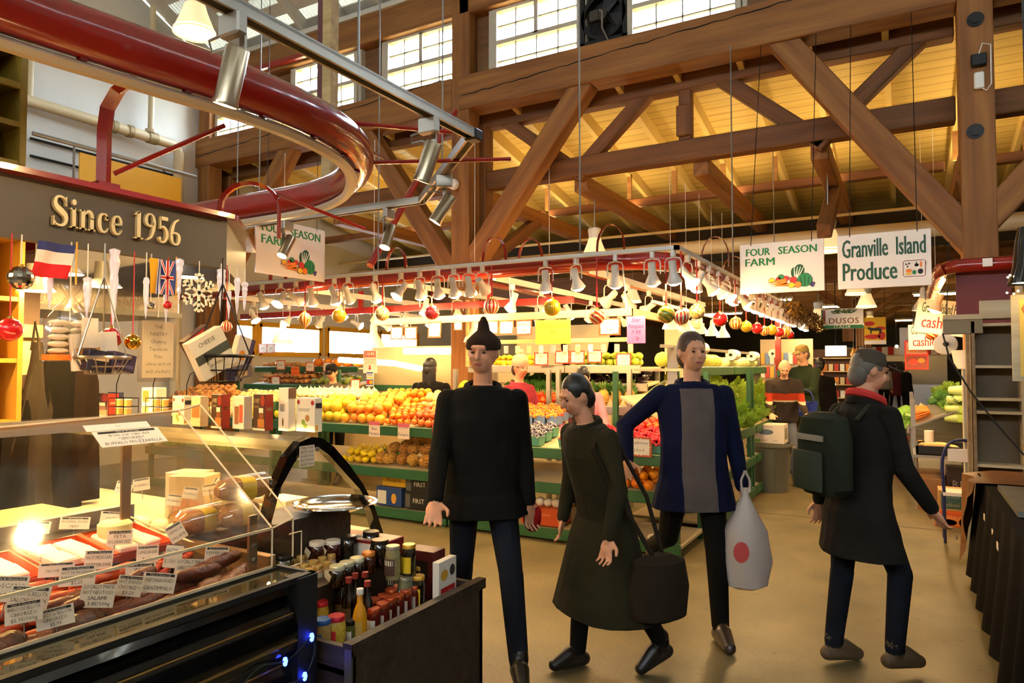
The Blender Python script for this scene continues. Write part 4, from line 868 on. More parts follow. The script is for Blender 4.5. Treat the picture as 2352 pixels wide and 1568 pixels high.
a, b = at_y(1045, 255, 8.1), at_y(850, 610, 6.3); tag(MB().cyl(a, b, .045, n=10).build('red_strut', REDP), 'red pipe strut slanting from the mid hall beam to the fruit stall rail', 'pipe')
# grey spotlight track with cylinder spots
GT = mat('grey_track', '#a19a8c', .4, .5)
tp = [(-2.27, -1, 3.0), (-2.26, 3.51, 3.0), (-3.53, 4.7, 3.0), (-7.5, 4.66, 3.0)]
t = thing('spotlight_track', 'grey spotlight track bent round outside the big red tube', 'track')
for i in range(3):
    a, b = V(tp[i]), V(tp[i+1]); d = b-a; B = frame_of(d).to_4x4(); B.translation = a
    MB().box((d.length/2, 0, .02), (d.length, .07, .02), 0, B).box((d.length/2, .028, 0), (d.length, .014, .05), 0, B).box((d.length/2, -.028, 0), (d.length, .014, .05), 0, B).build('channel', GT, t)
MB().box((-2.26, 3.52, 3.0), (.09, .09, .07), bev=.01).build('corner_joint', DARKM, t)
for i, (x, y) in enumerate(((-2.27, .4), (-2.26, 2.5), (-2.9, 4.1), (-5.5, 4.68))): MB().cyl((x, y, 3.02), (x, y, zn(y)+.02 if y < 4.5 else 6), .006, n=5).build('hanger', STEEL, t)
def make_spot(label, yaw, tilt, loc):
    r = thing('cylinder_spotlight', label, 'lamp', loc, yaw)
    MB().box((0, 0, -.05), (.05, .12, .09), bev=.008).build('adapter', GT, r)
    MB().box((.05, 0, -.14), (.012, .03, .18)).cyl((.05, 0, -.22), (.0, 0, -.22), .018).build('arm', GT, r)
    B = TR(0, 0, -.24) @ RX(rad(-tilt))
    MB().lathe([(0, .1), (.042, .1), (.046, .095), (.046, -.1), (.05, -.11), (.05, -.125), (.044, -.125), (.042, -.1), (0, -.1)], 24).build('can', mat('spun_steel', '#a8977c', .28, .9), r, B)
    MB().lathe([(0, -.118), (.043, -.118), (.043, -.112), (0, -.112)], 20).build('lens', SPOTB, r, B)
    MB().tube([(-.0, .03, -.07), (-.03, .1, -.1), (.0, .12, -.13), (.02, .06, -.12), (0, .02, -.14)], .006, 6).build('cable', GREY, r)
for px, py, yaw, tilt, n in ((535, 30, 90, -18, 'nearest, hanging in front of the lit bay lamp'), (985, 268, 90, -22, 'hanging near the track corner'), (1020, 400, 120, -32, 'on the short slanted track piece'), (893, 478, 180, -25, 'above the fruit stall rail near the slanted strut'), (660, 505, 180, -30, 'in front of the hanging farm sign')):
    p = at_z(px, py, 2.98)
    make_spot('steel cylinder spotlight '+n, rad(yaw), tilt, p)
for y in (-.4, .3): make_spot('added cylinder spotlight over the near end of the deli case, number %s' % {-.4: 'one', .3: 'two'}[y], rad(90), -20, (-2.27, y, 2.98))  # extra spots added beyond the visible row to light the deli case
t = thing('hanger_post', 'pale timber and maroon steel hanger post dropping from the roof', 'post', (at_d(752, 200, 5.6).x, at_d(752, 200, 5.6).y, 0))
MB().bx((-.03, -.03, 2.9), (.06, .06, 8.6)).build('timber', wood('pale_post', '#b39765', '#8f7444', 3), t, None); MB().bx((-.085, -.03, 3.6), (-.032, .05, 4.72)).build('steel_channel', mat('maroon_steel', '#4b1712', .5), t)
# ------------------------------------------------------------------ deli interior
PAN = mat('brown_partition', '#57463a', .7)
t = thing('deli_partition', 'brown back partition of the deli with coat rail', 'partition', (-4.75, 1.2, 0))
MB().bx((-.05, -1.6, 0), (0, 1.15, 1.55)).build('lower_panel', PAN, t); MB().bx((-.05, -1.6, 1.55), (0, 1.15, 1.8)).build('panel', mat('cream_panel', '#c9b690', .6), t); MB().bx((-.05, -1.6, 1.8), (0, 1.15, 2.4)).build('upper_panel', PAN, t); MB().bx((0, -1.6, 1.78), (.04, 1.15, 1.86)).build('coat_rail', RW, t)
t = thing('extractor_hood', 'brushed metal hood hanging behind the deli decorations', 'hood', (-5.3, 2.6, 1.98))
MB().bx((-.6, -1.6, 0), (.3, .9, .5), bev=.02).build('body', BRUSH, t); MB().bx((.3, -1.6, .0), (.32, .9, .04)).build('lip', STEEL, t)
MB().bx((-.2, -.1, .5), (0, .1, .4)).build('collar', BRUSH, t)
t = thing('deli_ceiling_frame', 'red steel frame and dark ceiling behind the deli fascia', 'frame')
MB().bx((-6.2, -1.2, 2.38), (-3.6, 2.3, 2.41)).build('dark_panel', mat('dark_soffit', '#3b2f26', .8), t); MB().bx((-6, 2.2, 2.3), (-3.6, 2.28, 2.38)).build('beam', REDP, t); MB().bx((-4.2, -1, 2.3), (-4.1, 2.2, 2.38)).build('beam', REDP, t)
for y in (-1, 2.2): MB().bx((-3.6, y, 2.38), (-3.22, y+.04, 2.41)).build('bracket_arm', REDP, t)
def make_dlamp(label):
    r = thing('deli_pendant', label, 'lamp'); MB().lathe([(0, .1), (.05, .1), (.055, 0), (.1, -.05), (.095, -.05), (.05, 0), (0, .03)], 18).build('shade', GREY, r); MB().lathe([(0, -.05), (.09, -.046), (.09, -.04), (0, -.04)], 16).build('bulb', mat('lit_deli_bulb', '#ffffff', emit='#ffcf80', es=230*LAMP_GAIN), r); MB().cyl((0, 0, .1), (0, 0, .35), .006, n=5).build('cord', GREY, r); return r
DL = Proto(make_dlamp('d'))
for px, py, n in ((82, 648, 'behind the french flag'), (240, 640, 'behind the long icicles'), (435, 618, 'behind the snowflake'), (150, 610, 'half hidden by the bag of cookies')):
    p = at_x(px, py, -4.2); p.z = min(p.z, 2.25); DL(p, 0, 'small lit deli pendant lamp '+n)
for y in (.3, 1.2, 2.0): DL((-3.75, y, 2.4), 0, 'added deli pendant lamp over the meat case, number %s along the counter' % {.3: 'one', 1.2: 'two', 2.0: 'three'}[y])  # pendants added behind the fascia to brighten the deli counter
# garments
def garment(lab, y, zt, zb, w, m, strap=False):
    o = thing('hanging_coat' if not strap else 'hanging_apron', lab, 'clothing', (-4.68, y, 0)); q = MB(); rs = []
    for i in range(9):
        f = i/8; z = lerp(zt, zb, f); ww = w*(.35+.65*min(1, f*4)**.7)*(.85+.15*f) if not strap else w*(.15+.85*min(1, f*1.5)**1.3)*(1-.25*max(0, f-.7)/.3)
        rs.append([(.07+.05*math.cos(a)*(.4+f)+.012*math.sin(5*a+f*4), ww/2*math.sin(a)*(1+.08*math.sin(3*a)), z) for a in [6.283*k/20 for k in range(20)]])
    q.ring_loft(rs[::-1]).build('cloth', m, o); MB().tube([(.05, -w*.08, zt-.05), (.03, 0, zt+.12), (.05, w*.08, zt-.05)], .012, 6).build('loop', m, o)
BCL = mat('black_cloth', '#100e0b', .95, spec=.1); GCL = mat('grey_cloth', '#2b251e', .95, spec=.15, noise=.3, nscale=6)
yy = lambda px: at_x(px, 850, -4.68).y
garment('grey apron hanging by its straps on the coat rail', yy(72), 1.75, .75, .3, GCL, True); garment('black tote bag hanging low beside the grey apron', yy(40), 1.4, .6, .26, BCL); garment('long black coat on the coat rail', yy(128), 1.82, .7, .27, BCL); garment('dark coat next to the long black coat', yy(172), 1.75, .75, .26, mat('darkbrown_cloth', '#1a130e', .95, spec=.1))
# wooden pigeonhole shelves at the near end
OCH = mat('ochre_shelf', '#8a7426', .55, noise=.1)
def shelf_unit(lab, x, y0, y1, z0, z1, n, m, d=.35):
    o = thing('shelf_unit', lab, 'shelf', (x, y0, z0)); h = z1-z0; w = y1-y0
    MB().bx((-d, 0, 0), (0, .025, h)).build('side_panel', m, o); MB().bx((-d, w-.025, 0), (0, w, h)).build('side_panel', m, o); MB().bx((-d, 0, 0), (-d+.015, w, h)).build('back_panel', m, o)
    for i in range(n+1): MB().bx((-d, 0, h*i/n-.012), (-.005, w, h*i/n+.012)).build('shelf', m, o)
    return o
p, q_ = at_x(66, 112, -3.3), at_x(50, 390, -3.3)
shelf_unit('ochre pigeonhole shelf standing on top of the deli fascia', -3.3, p.y-.75, p.y, 2.47, p.z, 3, OCH)
yb_ = p.y; tag(MB().bx((-3.62, yb_-.3, 2.485), (-3.36, yb_-.1, 2.6)).bx((-3.36, yb_-.26, 2.5), (-3.358, yb_-.14, 2.57), 1).build('carton', [mat('white_carton', '#c9c0ae', .7), mat('carton_print', '#3c3a36', .7)]), 'white carton with printed bars on the ochre shelf, lower of two', 'box')
tag(MB().bx((-3.62, yb_-.3, 2.602), (-3.36, yb_-.12, 2.69)).bx((-3.36, yb_-.28, 2.61), (-3.358, yb_-.2, 2.66), 1).build('carton', [mat('yellow_carton', '#b99a1e', .7), mat('carton_print2', '#5d4a14', .7)]), 'yellow printed carton on top of the white carton on the ochre shelf', 'box')
YW = mat('yellow_birch', '#d6a23a', .5, noise=.1)
yq = at_x(55, 700, -4.2).y; shelf_unit('yellow birch shelf frame behind the deli holding crostini boxes', -4.2, yq-.7, yq, 1.3, 2.3, 3, YW, .3)
def carton(lab, loc, d, rz, base, panels=(), group=None, name='product_box', sub=None):
    'printed box; panels: (face x|y|t, u0,v0,u1,v1, colour index) in 0..1 of the face'
    cols = [base]+[p[5] for p in panels if not isinstance(p[5], str) or not p[5].startswith('T:')]; mats = []; q = MB()
    for c in cols:
        if c not in mats: mats.append(c)
    M = [mat('print_'+c.strip('#'), c, .45) for c in mats]; ink = {}
    x, y, z = d; q.box((0, 0, z/2), d, 0, None, .002)
    for p in panels:
        f, u0, v0, u1, v1, c = p[:6]
        uu, vv = (u0+u1)/2-.5, (v0+v1)/2; 
        if f == 'x': B = basis(V((0, 1, 0)), V((0, 0, 1)), V((1, 0, 0)), V((x/2+.0006, uu*y, vv*z))); w, h = (u1-u0)*y, (v1-v0)*z
        elif f == 'y': B = basis(V((1, 0, 0)), V((0, 0, 1)), V((0, -1, 0)), V((uu*x, -y/2-.0006, vv*z))); w, h = (u1-u0)*x, (v1-v0)*z
        else: B = basis(V((1, 0, 0)), V((0, 1, 0)), V((0, 0, 1)), V((uu*x, (vv-.5)*y, z+.0006))); w, h = (u1-u0)*x, (v1-v0)*y
        if len(p) > 6 and p[6] == 'o': q.prism([(w/2*math.cos(k*.4488), h/2*math.sin(k*.4488)) for k in range(14)], .0006, mats.index(c), B)
        elif len(p) > 6: q.text(p[6], h, B @ TR(0, 0, .001), mats.index(c), fit=w, res=1)
        else: q.box((0, 0, .0003), (w, h, .0006), mats.index(c), B)
    return tag(q.build(name, M, None, TR(loc) @ RZ(rz)), lab, 'box', group)
for i, (z, b) in enumerate(((1.31, '#e3b02c'), (1.64, '#e0a92a'), (1.98, '#d8cdb0'))):
    carton(['yellow crostini box on the lowest birch shelf', 'yellow crostini box with oval badge on the middle birch shelf', 'white box with a red dot on the top birch shelf'][i], (-4.3, yq-.28, z), (.14, .3, .29), 0, b, [('x', .15, .72, .85, .85, '#6b3a1a', 'Crostini')]+([('x', .3, .5, .7, .6, '#27543a')] if i < 2 else [('x', .1, .6, .4, .85, '#c22a20', 'o'), ('x', .2, .1, .8, .4, '#9c6a3a')]))
# decorations under the fascia
def hang(px, py, x=-3.14): return at_x(px, py, x)
def cord_to(o, p, m=None, w=.003): MB().cyl((0, 0, 0), (0, 0, 2.14-p.z), w, n=4).build('string', m or LW, o)
def flag(lab, px0, py0, px1, py1, stripes, x=-3.13, rot=0):
    a, b = hang(px0, py0, x), hang(px1, py1, x); o = thing('hanging_flag', lab, 'flag', (x, (a.y+b.y)/2, 0)); w = (b.y-a.y); n = 10
    for (v0, v1, u0, u1, c) in stripes:
        q = MB(); 
        for i in range(n):
            for j in range(4):
                P = []
                for (s, t_) in ((i, j), (i+1, j), (i+1, j+1), (i, j+1)):
                    u = lerp(u0, u1, s/n); v = lerp(v0, v1, t_/4); P.append((.012*math.sin(u*7+v*2), (u-.5)*w+rot*v*.03, lerp(a.z, b.z, v)))
                q.add(P+[(p_[0]-.0015, p_[1], p_[2]) for p_ in P], [(0, 3, 2, 1), (4, 5, 6, 7)])
        q.build('cloth_band', mat('flag_'+c.strip('#'), c, .8), o)
    MB().cyl((0.008, w/2+.004, b.z-.02), (0.008, w/2+.004, 2.14), .004, n=6).build('staff', YW, o); return o
flag('french flag hung sideways below the fascia', 88, 552, 170, 643, [(0, .25, 0, 1, '#2a2f63'), (.25, .6, 0, 1, '#e0d2c4'), (.6, 1, 0, 1, '#c8171c')], rot=-1)
fl_ = flag('flag with sun rays and a union flag quarter hung sideways', 343, 592, 400, 678, [(0, 1, 0, .3, '#e2a417'), (0, 1, .3, .36, '#e8e4ee'), (0, 1, .36, .42, '#3a4a9c'), (0, 1, .42, .5, '#ece6ee'), (0, 1, .5, 1, '#3b4688'), ])
q = MB(); a = hang(343, 592, -3.11); b = hang(400, 678, -3.11); cy = lerp(a.y, b.y, .75)-fl_.location.y; hw = (b.y-a.y)/4; zc = (a.z+b.z)/2; hh = (a.z-b.z)/2
for wd_, mi in ((.26, 0), (.13, 1)):
    q.box((.014+.001*mi, cy, zc), (.002, hw*wd_*2.2, hh*2), mi); q.box((.014+.001*mi, cy, zc), (.002, hw*2, hw*wd_*2.2), mi)
for s in (1, -1): q.box((.0125, cy, zc), (.002, hw*.35, hh*2.15), 0, TR(.0, cy, zc) @ RX(s*math.atan(hw/hh)) @ TR(0, -cy, -zc)); q.box((.0132, cy, zc), (.002, hw*.14, hh*2.1), 1, TR(.0, cy, zc) @ RX(s*math.atan(hw/hh)) @ TR(0, -cy, -zc))
q.build('union_cross', [mat('flag_white', '#ece2dc', .8), mat('flag_red', '#c4201e', .8)], fl_)
ICE = mat('lit_icicle_plastic', '#e9e2ee', .15, coat=.6, emit='#fff0e4', es=.1, trans=.3)
def icicle(px, py0, py1, wpx, lab, x=-3.12):
    x = -3.165 if px in (115, 382) else x
    a, b = hang(px, py0, x), hang(px, py1, x); L_ = a.z-b.z; r = wpx/2*abs(x)/1650; random.seed(px); prof = [(0, -L_)]
    for i in range(1, 14): f = i/13; prof.append((max(.002, r*(f**.7)*random.uniform(.75, 1.15)), -L_*(1-f)))
    prof += [(r*.6, .005), (0, .01)]
    o = thing('icicle', lab, 'ornament', a); MB().lathe(prof, 9, wob=lambda t_: 1+.12*math.sin(3*t_), smooth=False).build('ice', ICE, o)
    if 2.14-a.z > .02 and x > -3.15: cord_to(o, a)
for px, a, b, w, n in ((115, 640, 712, 14, 'clear icicle hanging below the french flag'), (201, 640, 742, 20, 'clear icicle beside the bag of cookies'), (263, 575, 750, 26, 'long thick icicle in front of the hood'), (336, 640, 735, 15, 'icicle just before the sun ray flag'), (412, 597, 700, 20, 'icicle beside the union flag quarter'), (382, 678, 745, 12, 'thin icicle below the union flag quarter'),
                       (508, 620, 720, 24, 'icicle at the fascia corner above the wire basket'), (545, 640, 725, 18, 'icicle outside the fascia corner'), (562, 650, 715, 18, 'last icicle at the outer end of the fascia corner'), (526, 670, 735, 14, 'thin icicle touching the wire basket cords')): icicle(px, a, b, w, n)
SIL = mat('mirror_tile', '#d6cfc4', .08, 1); 
def disco(px, py, d, lab, m='glit', facet=True):
    p = hang(px, py); r = d/2*3.0/1600; o = thing('hanging_ball', lab, 'ornament', p); q = MB()
    if facet: q.ball((0, 0, 0), r, 18, 12); ob = q.build('ball', SIL, o); [setattr(f, 'use_smooth', False) for f in ob.data.polygons]
    else: q.ball((0, 0, 0), r, 24, 14); q.build('ball', m if not isinstance(m, str) else BM[m], o)
    MB().cyl((0, 0, r*.95), (0, 0, r*1.15), r*.22, n=10).build('cap', GOLDC, o); cord_to(o, p, RIB if not facet else None)
disco(48, 638, 52, 'mirrored disco ball by the crostini boxes'); disco(346, 702, 20, 'tiny mirrored ball below the sun ray flag'); disco(22, 757, 50, 'plain red ball at the near end of the deli', 'red', False); disco(255, 776, 50, 'deep red glitter ball over the small wire basket', 'rglit', False); disco(305, 785, 38, 'shiny gold ball beside the deep red glitter ball', mat('gold_mirror', '#d9a93a', .12, .95), False)
disco(520, 750, 32, 'red wire ball above the big wire basket', 'rstripe', False); disco(385, 700, 22, 'dark red ball half hidden by the union flag quarter', 'red', False)
p = hang(457, 672); o = thing('snowflake', 'white glitter snowflake hanging under the fascia', 'ornament', p); q = MB()
for k in range(6):
    B = RX(k*math.pi/3); q.box((0, 0, .05), (.006, .014, .1), 0, B)
    for z, l in ((.045, .04), (.075, .03)):
        for s in (1, -1): q.box((0, 0, l/2), (.006, .01, l), 0, B @ TR(0, 0, z) @ RX(s*.9))
q.build('crystal', mat('snow_glitter', '#f4efdc', .3), o); cord_to(o, p)
# bag of cookies
CLR = glassy('cellophane', (.97, .95, .92), .14, .12)
p = hang(160, 745); o = thing('cookie_bag', 'clear bag of white cookies with an orange label hanging on a cord', 'bag', p)
q = MB(); rs = []
for z, a, b in ((-.16, .1, .035), (-.15, .115, .05), (-.05, .12, .055), (.03, .1, .05), (.1, .03, .02), (.12, .015, .012), (.16, .045, .02), (.17, .05, .022)):
    rs.append([(b*math.cos(t_)*(1+.06*math.sin(5*t_)), a*math.sin(t_)*(1+.05*math.cos(6*t_)), z) for t_ in [6.283*k/24 for k in range(24)]])
q.ring_loft(rs, caps=False).build('film', CLR, o)
MB().bx((-.02, -.1, -.155), (.04, .1, -.13)).build('orange_base', mat('orange_card', '#e07a16', .5), o)
CK = mat('icing_sugar', '#efe3cf', .8)
for i in range(5):
    for j in (-.045, .045): MB().ball((0, j, -.115+i*.03), (.03, .042, .014), 12, 6).build('cookie', CK, o)
MB().bx((.056, .02, -.1), (.058, .09, .03)).build('label', mat('paper', '#ded2bd', .7), o); cord_to(o, p)
# wire baskets
WIRE = mat('black_wire', '#15120f', .4, .6)
def wire_basket(lab, p, r, h, n, m, k=1.0):
    o = thing('wire_basket', lab, 'basket', p); q = MB()
    for f in (0, .45, 1): q.tube([((r*(.62+.38*f))*math.cos(a), (r*(.62+.38*f))*math.sin(a), h*f) for a in [6.283*i/28 for i in range(28)]], .004 if f < 1 else .009*k, 6, closed=True)
    for i in range(n): a = 6.283*i/n; q.tube([(r*.62*math.cos(a), r*.62*math.sin(a), 0), (r*.81*math.cos(a), r*.81*math.sin(a), h*.45), (r*math.cos(a), r*math.sin(a), h)], .0025, 5)
    for i in range(-3, 4): w_ = math.sqrt(max(0, .62**2-(i*.17)**2))*r; q.tube([(-w_, i*.17*r, 0), (w_, i*.17*r, 0)], .0025, 4)
    q.build('wires', m, o); zt = 2.14-p[2]
    for i in range(3): a = 6.283*i/3+.5; MB().tube([(r*math.cos(a), r*math.sin(a), h), (0, 0, min(zt, h+.36))], .004, 5).build('chain', m, o)
    if zt > h+.36: MB().cyl((0, 0, h+.36), (0, 0, zt), .004, n=5).build('hook', m, o)
    return o
pb = at_x(508, 876, -2.95); wire_basket('large black wire basket of cheese boxes hanging at the deli corner', pb, .145, .125, 22, WIRE)
def boxin(lab, p, d, rot, base, panels): o = carton(lab, (0, 0, 0), d, 0, base, panels); o.matrix_world = TR(p) @ Euler(rot).to_matrix().to_4x4(); return o
boxin('cream cheese board box tilted in the large wire basket', pb+V((.03, -.04, .05)), (.05, .2, .2), (.5, 0, 0), '#e2d5b6', [('x', .1, .75, .8, .9, '#4a4436', 'CHEESE'), ('x', .15, .2, .85, .3, '#6a6450', 'FROMAGE'), ('x', 0, .4, 1, .62, '#474a3a')])
boxin('dark red and black box tilted behind the cream cheese box', pb+V((-.04, -.06, .12)), (.04, .16, .14), (.6, 0, .1), '#43241a', [('x', .1, .5, .9, .95, '#b5231a'), ('x', .1, .1, .6, .18, '#d9c49a')])
boxin('dark blue packet lying in the large wire basket', pb+V((.06, .06, .015)), (.05, .15, .06), (.15, 0, .3), '#2a2540', [('x', .2, .2, .7, .7, '#b08a5a')])
boxin('violet and cream packet standing in the large wire basket', pb+V((.0, .09, .05)), (.04, .1, .18), (-.3, 0, 0), '#d9c9b4', [('x', .75, 0, 1, 1, '#3d3352'), ('x', .2, .3, .6, .6, '#dc8a2a', 'o')])
p2 = at_x(235, 858, -3.05); wire_basket('smaller silver wire basket of dark packets beside the cookie bag', p2, .105, .07, 16, mat('silver_wire', '#9a9184', .3, .9))
boxin('dark navy packet in the smaller wire basket', p2+V((.02, -.04, .01)), (.05, .11, .09), (-.15, 0, 0), '#1f1c2b', [('x', .2, .5, .8, .7, '#b9a98f')]); boxin('dark purple packet leaning in the smaller wire basket', p2+V((.02, .06, .01)), (.05, .12, .08), (-.2, 0, .2), '#332a44', [('x', .1, .2, .9, .4, '#5b4f70')])
boxin('white card packet standing at the back of the smaller wire basket', p2+V((-.05, .0, .02)), (.02, .2, .16), (.1, 0, 0), '#e6d9c4', [('x', .1, .3, .6, .6, '#c98a3a')])
# clear menu stand
p = at_x(362, 800, -3.35); t = thing('menu_holder', 'clear acrylic holder with a long cream price list', 'sign holder', p)
MB().bx((-.004, -.105, -.17), (.004, .105, .16)).build('holder', CLR, t); q = MB(); q.bx((.005, -.085, -.15), (.007, .085, .14)); 
for i, s in enumerate(('THE', 'PANTRY', 'Chutney', 'Tapenade', 'Pate', 'olives and oil', 'and crackers')): q.text(s, .026, face_px((.0078, 0, .11-i*.038)), 1, fit=.14, res=1)
q.build('price_list', [mat('cream_paper', '#e2cfa4', .7), mat('grey_ink', '#8a7a5c', .8)], t); MB().cyl((0, 0, .16), (0, 0, 2.14-p.z), .003, n=4).build('string', LW, t)
# ------------------------------------------------------------------ curved refrigerated case
GLS = glassy('case_glass', (.97, .96, .9), .06, .02)
CREAMT = mat('cream_tray', '#ded0ae', .5)
DKW = wood('dark_laminate', '#3b2f25', '#271e17', 3, .5)
def loftX(q, prof, x0, x1, mi=0, smooth=True):
    n = len(prof); q.add([(x0, p[0], p[1]) for p in prof]+[(x1, p[0], p[1]) for p in prof], [(i, i+1, i+1+n, i+n) for i in range(n-1)], mi, smooth)
def loftY(q, prof, y0, y1, mi=0, smooth=True, close=False):
    n = len(prof); q.add([(p[0], y0, p[1]) for p in prof]+[(p[0], y1, p[1]) for p in prof], [(i, i+n, i+1+n, i+1) for i in range(n-1)], mi, smooth)
    if close: q.add([(p[0], y0, p[1]) for p in prof], [tuple(range(n))], mi); q.add([(p[0], y1, p[1]) for p in prof], [tuple(range(n))[::-1]], mi)
t = thing('curved_deli_case', 'curved glass deli case with a black arched end frame', 'display case')
pf = [(2.12, .66), (2.17, .86), (2.24, 1.06), (2.31, 1.18), (2.39, 1.245), (2.46, 1.262), (2.53, 1.25), (2.61, 1.2), (2.72, 1.1), (2.83, .98), (2.92, .85), (2.99, .7), (3.03, .55)]
q = MB(); c = V((2.55, .62)); outer = [V(p) for p in pf]; inner = []
for i in range(len(pf)):
    tg = (V(pf[min(i+1, len(pf)-1)])-V(pf[max(i-1, 0)])).normalized(); inner.append(V(pf[i])+V((tg.y, -tg.x))*(.05 if 2 < i < 9 else .034))
rs = [[(-2.5, o.x, o.y), (-2.5, n_.x, n_.y), (-2.55, n_.x, n_.y), (-2.55, o.x, o.y)] for o, n_ in zip(outer, inner)]
q.ring_loft(rs, smooth=False); q.build('end_frame', BLKG, t)
MB().add([(-2.53, p.x, p.y) for p in inner], [tuple(range(len(inner)))]).build('end_pane', GLS, t)
q = MB(); loftX(q, pf[6:], -6.3, -2.53); q.build('front_glass', GLS, t)
q = MB(); loftX(q, [(2.36, 1.2), (2.39, 1.245), (2.46, 1.262), (2.56, 1.24), (2.53, 1.225), (2.4, 1.225)], -6.3, -2.53); q.build('top_cap', mat('grey_green_steel', '#6e6a58', .35, .7), t)
MB().bx((-6.3, 2.12, 0), (-2.5, 3.02, .56)).build('base', DARKM, t); MB().bx((-6.28, 2.2, .56), (-2.56, 2.96, .72)).build('deck', CREAMT, t); MB().add([(-6.3, 2.15, .74), (-2.56, 2.15, .74), (-2.56, 2.37, 1.22), (-6.3, 2.37, 1.22)], [(0, 1, 2, 3)]).build('sliding_back', GLS, t); MB().bx((-6.3, 2.13, .56), (-2.56, 2.17, .74)).build('sliding_frame', mat('sand_panel', '#b09a70', .5), t)
q = MB(); q.cyl((-6.2, 2.5, 1.2), (-2.6, 2.5, 1.2), .014, n=8); q.build('lamp_tube', mat('lit_case_tube', '#ffffff', emit='#ffd591', es=60*LAMP_GAIN), t)
for x in (-2.55, -2.6): MB().cyl((-2.497, 2.49, 1.2), (-2.49, 2.49, 1.2), .012).build('screw', STEEL, t); break
for i, (x, y, h, c) in enumerate(((-3.0, 2.75, .16, '#e3d5b2'), (-3.05, 2.5, .22, '#ddc9a4'), (-3.35, 2.7, .2, '#d8c7ac'), (-3.6, 2.6, .28, '#e4d3b4'), (-3.35, 2.45, .3, '#cdb98f'))):
    carton('cream carton inside the curved deli case, %s from the arched end' % ordinal(i), (x, y, .72), (.2, .16, h), .1*i, c, [('y', .1, .3, .9, .6, '#d9a27a')])
for i in range(6):
    x = -3.0-.16*i; tag(MB().ball((0, 0, .03), (.075, .05, .04), 14, 8).build('cheese_ball', mat('fresh_cheese', '#ece2c8', .4), None, TR(x, 2.33+.02*(i % 2), .72)), 'pale fresh cheese in the back of the curved deli case', 'cheese', 'fresh cheeses in the curved case')
def card(lab, p, w, h, rot, lines, header='#1c1a17', ink='#4a4438', paper='#e9dcc3', group=None, border=None, cat='price card', stake=True, name='price_card', font=1.0, bold=0, clip=False):
    'paper card facing local -Y, hanging from or stuck into something; rot=(lean, roll, turn)'
    M = TR(p) @ RZ(rot[2]) @ RX(rot[0]) @ RY(rot[1]); mats = [mat('paper_'+paper.strip('#'), paper, .7), mat('ink_'+ink.strip('#'), ink, .8), mat('ink_'+(header or '#1c1a17').strip('#'), header or '#1c1a17', .7)]; q = MB()
    q.box((0, 0, 0), (w, .0012, h)); F = face_my((0, -.0012, 0)); top = h/2
    if border:
        mats.append(mat('card_'+border.strip('#'), border, .6)); q.box((0, .001, 0), (w*1.22, .0012, h*1.24), 3)
        for k in range(18):
            a = k/18*6.283; q.ball((math.cos(a)*w*.5, -.0, math.sin(a)*h*.5), (w*.045, .0008, w*.045), 6, 4)
    elif header: q.text("Ham & Cheese Ltd", h*.13, F @ TR(0, h*.38, .0004), 0, fit=w*.8, res=1); q.box((0, -.0008, h*.385), (w*.86, .0008, h*.13), 2); top = h*.3
    n = len(lines)
    for i, s in enumerate(lines):
        y = top-(i+.5)*(top+h*.46)/n if n else 0
        q.text(s, min(h*.26, (top+h*.46)/n*.95)*font, F @ TR(0, y, .0006), 1, bold, fit=w*.86, res=1)
    o = tag(q.build(name, mats, None, M), lab, cat, group)
    if stake: MB().tube([(.0, .003, -h*.3), (.012, .004, -h*.45), (0, .006, -h*.5), (-.012, .004, -h*.4), (0, .004, -h*.3), (0, .008, -h*.5-.04)], .0018, 5).build('clip', STEEL, o)
    return o
card('Pizza Shells card stuck on the black arched end of the curved case', (-2.49, 2.42, 1.175), .095, .1, (0, 0, math.pi/2), [' Pizza Shells ', '$4.55 each', 'made with the best flour', 'frozen or freshly baked', 'please ask for assistance'], None, paper='#ddcdb0', stake=False)
# boxes lined up on top of the curved case
def bpos(px, py): return at_z(px, py, 1.264)
BURG = [('y', .1, .72, .55, .9, '#c9b28a', 'GOURMET'), ('y', .1, .6, .5, .7, '#a9936f', 'CHEESE BURGER'), ('y', .4, .08, .95, .32, '#a8692c'), ('y', .5, .3, .9, .5, '#7a4526', 'o'), ('y', .5, .48, .85, .62, '#e0d3b8'), ('y', .62, .66, .98, .98, '#8e2a1e', 'o'), ('y', .0, .0, 1, .06, '#d9cdb4'), ('x', 0, 0, 1, 1, '#8c1f14'), ('x', .2, .55, .9, .65, '#d6a06a')]
DOT = [('y', .06, .8, .2, .93, '#a8202a', 'o'), ('y', .8, .78, .96, .93, '#a8202a', 'o'), ('y', .3, .2, .5, .36, '#7f9a3a', 'o'), ('y', .5, .3, .72, .5, '#a9743a', 'o'), ('y', .4, .1, .6, .25, '#8da53c', 'o'), ('y', .15, .65, .75, .68, '#a9a18f'), ('y', .15, .6, .7, .63, '#a9a18f'), ('x', .1, .7, .9, .85, '#2c2a28'), ('x', .1, .05, .4, .2, '#d99a2a')]
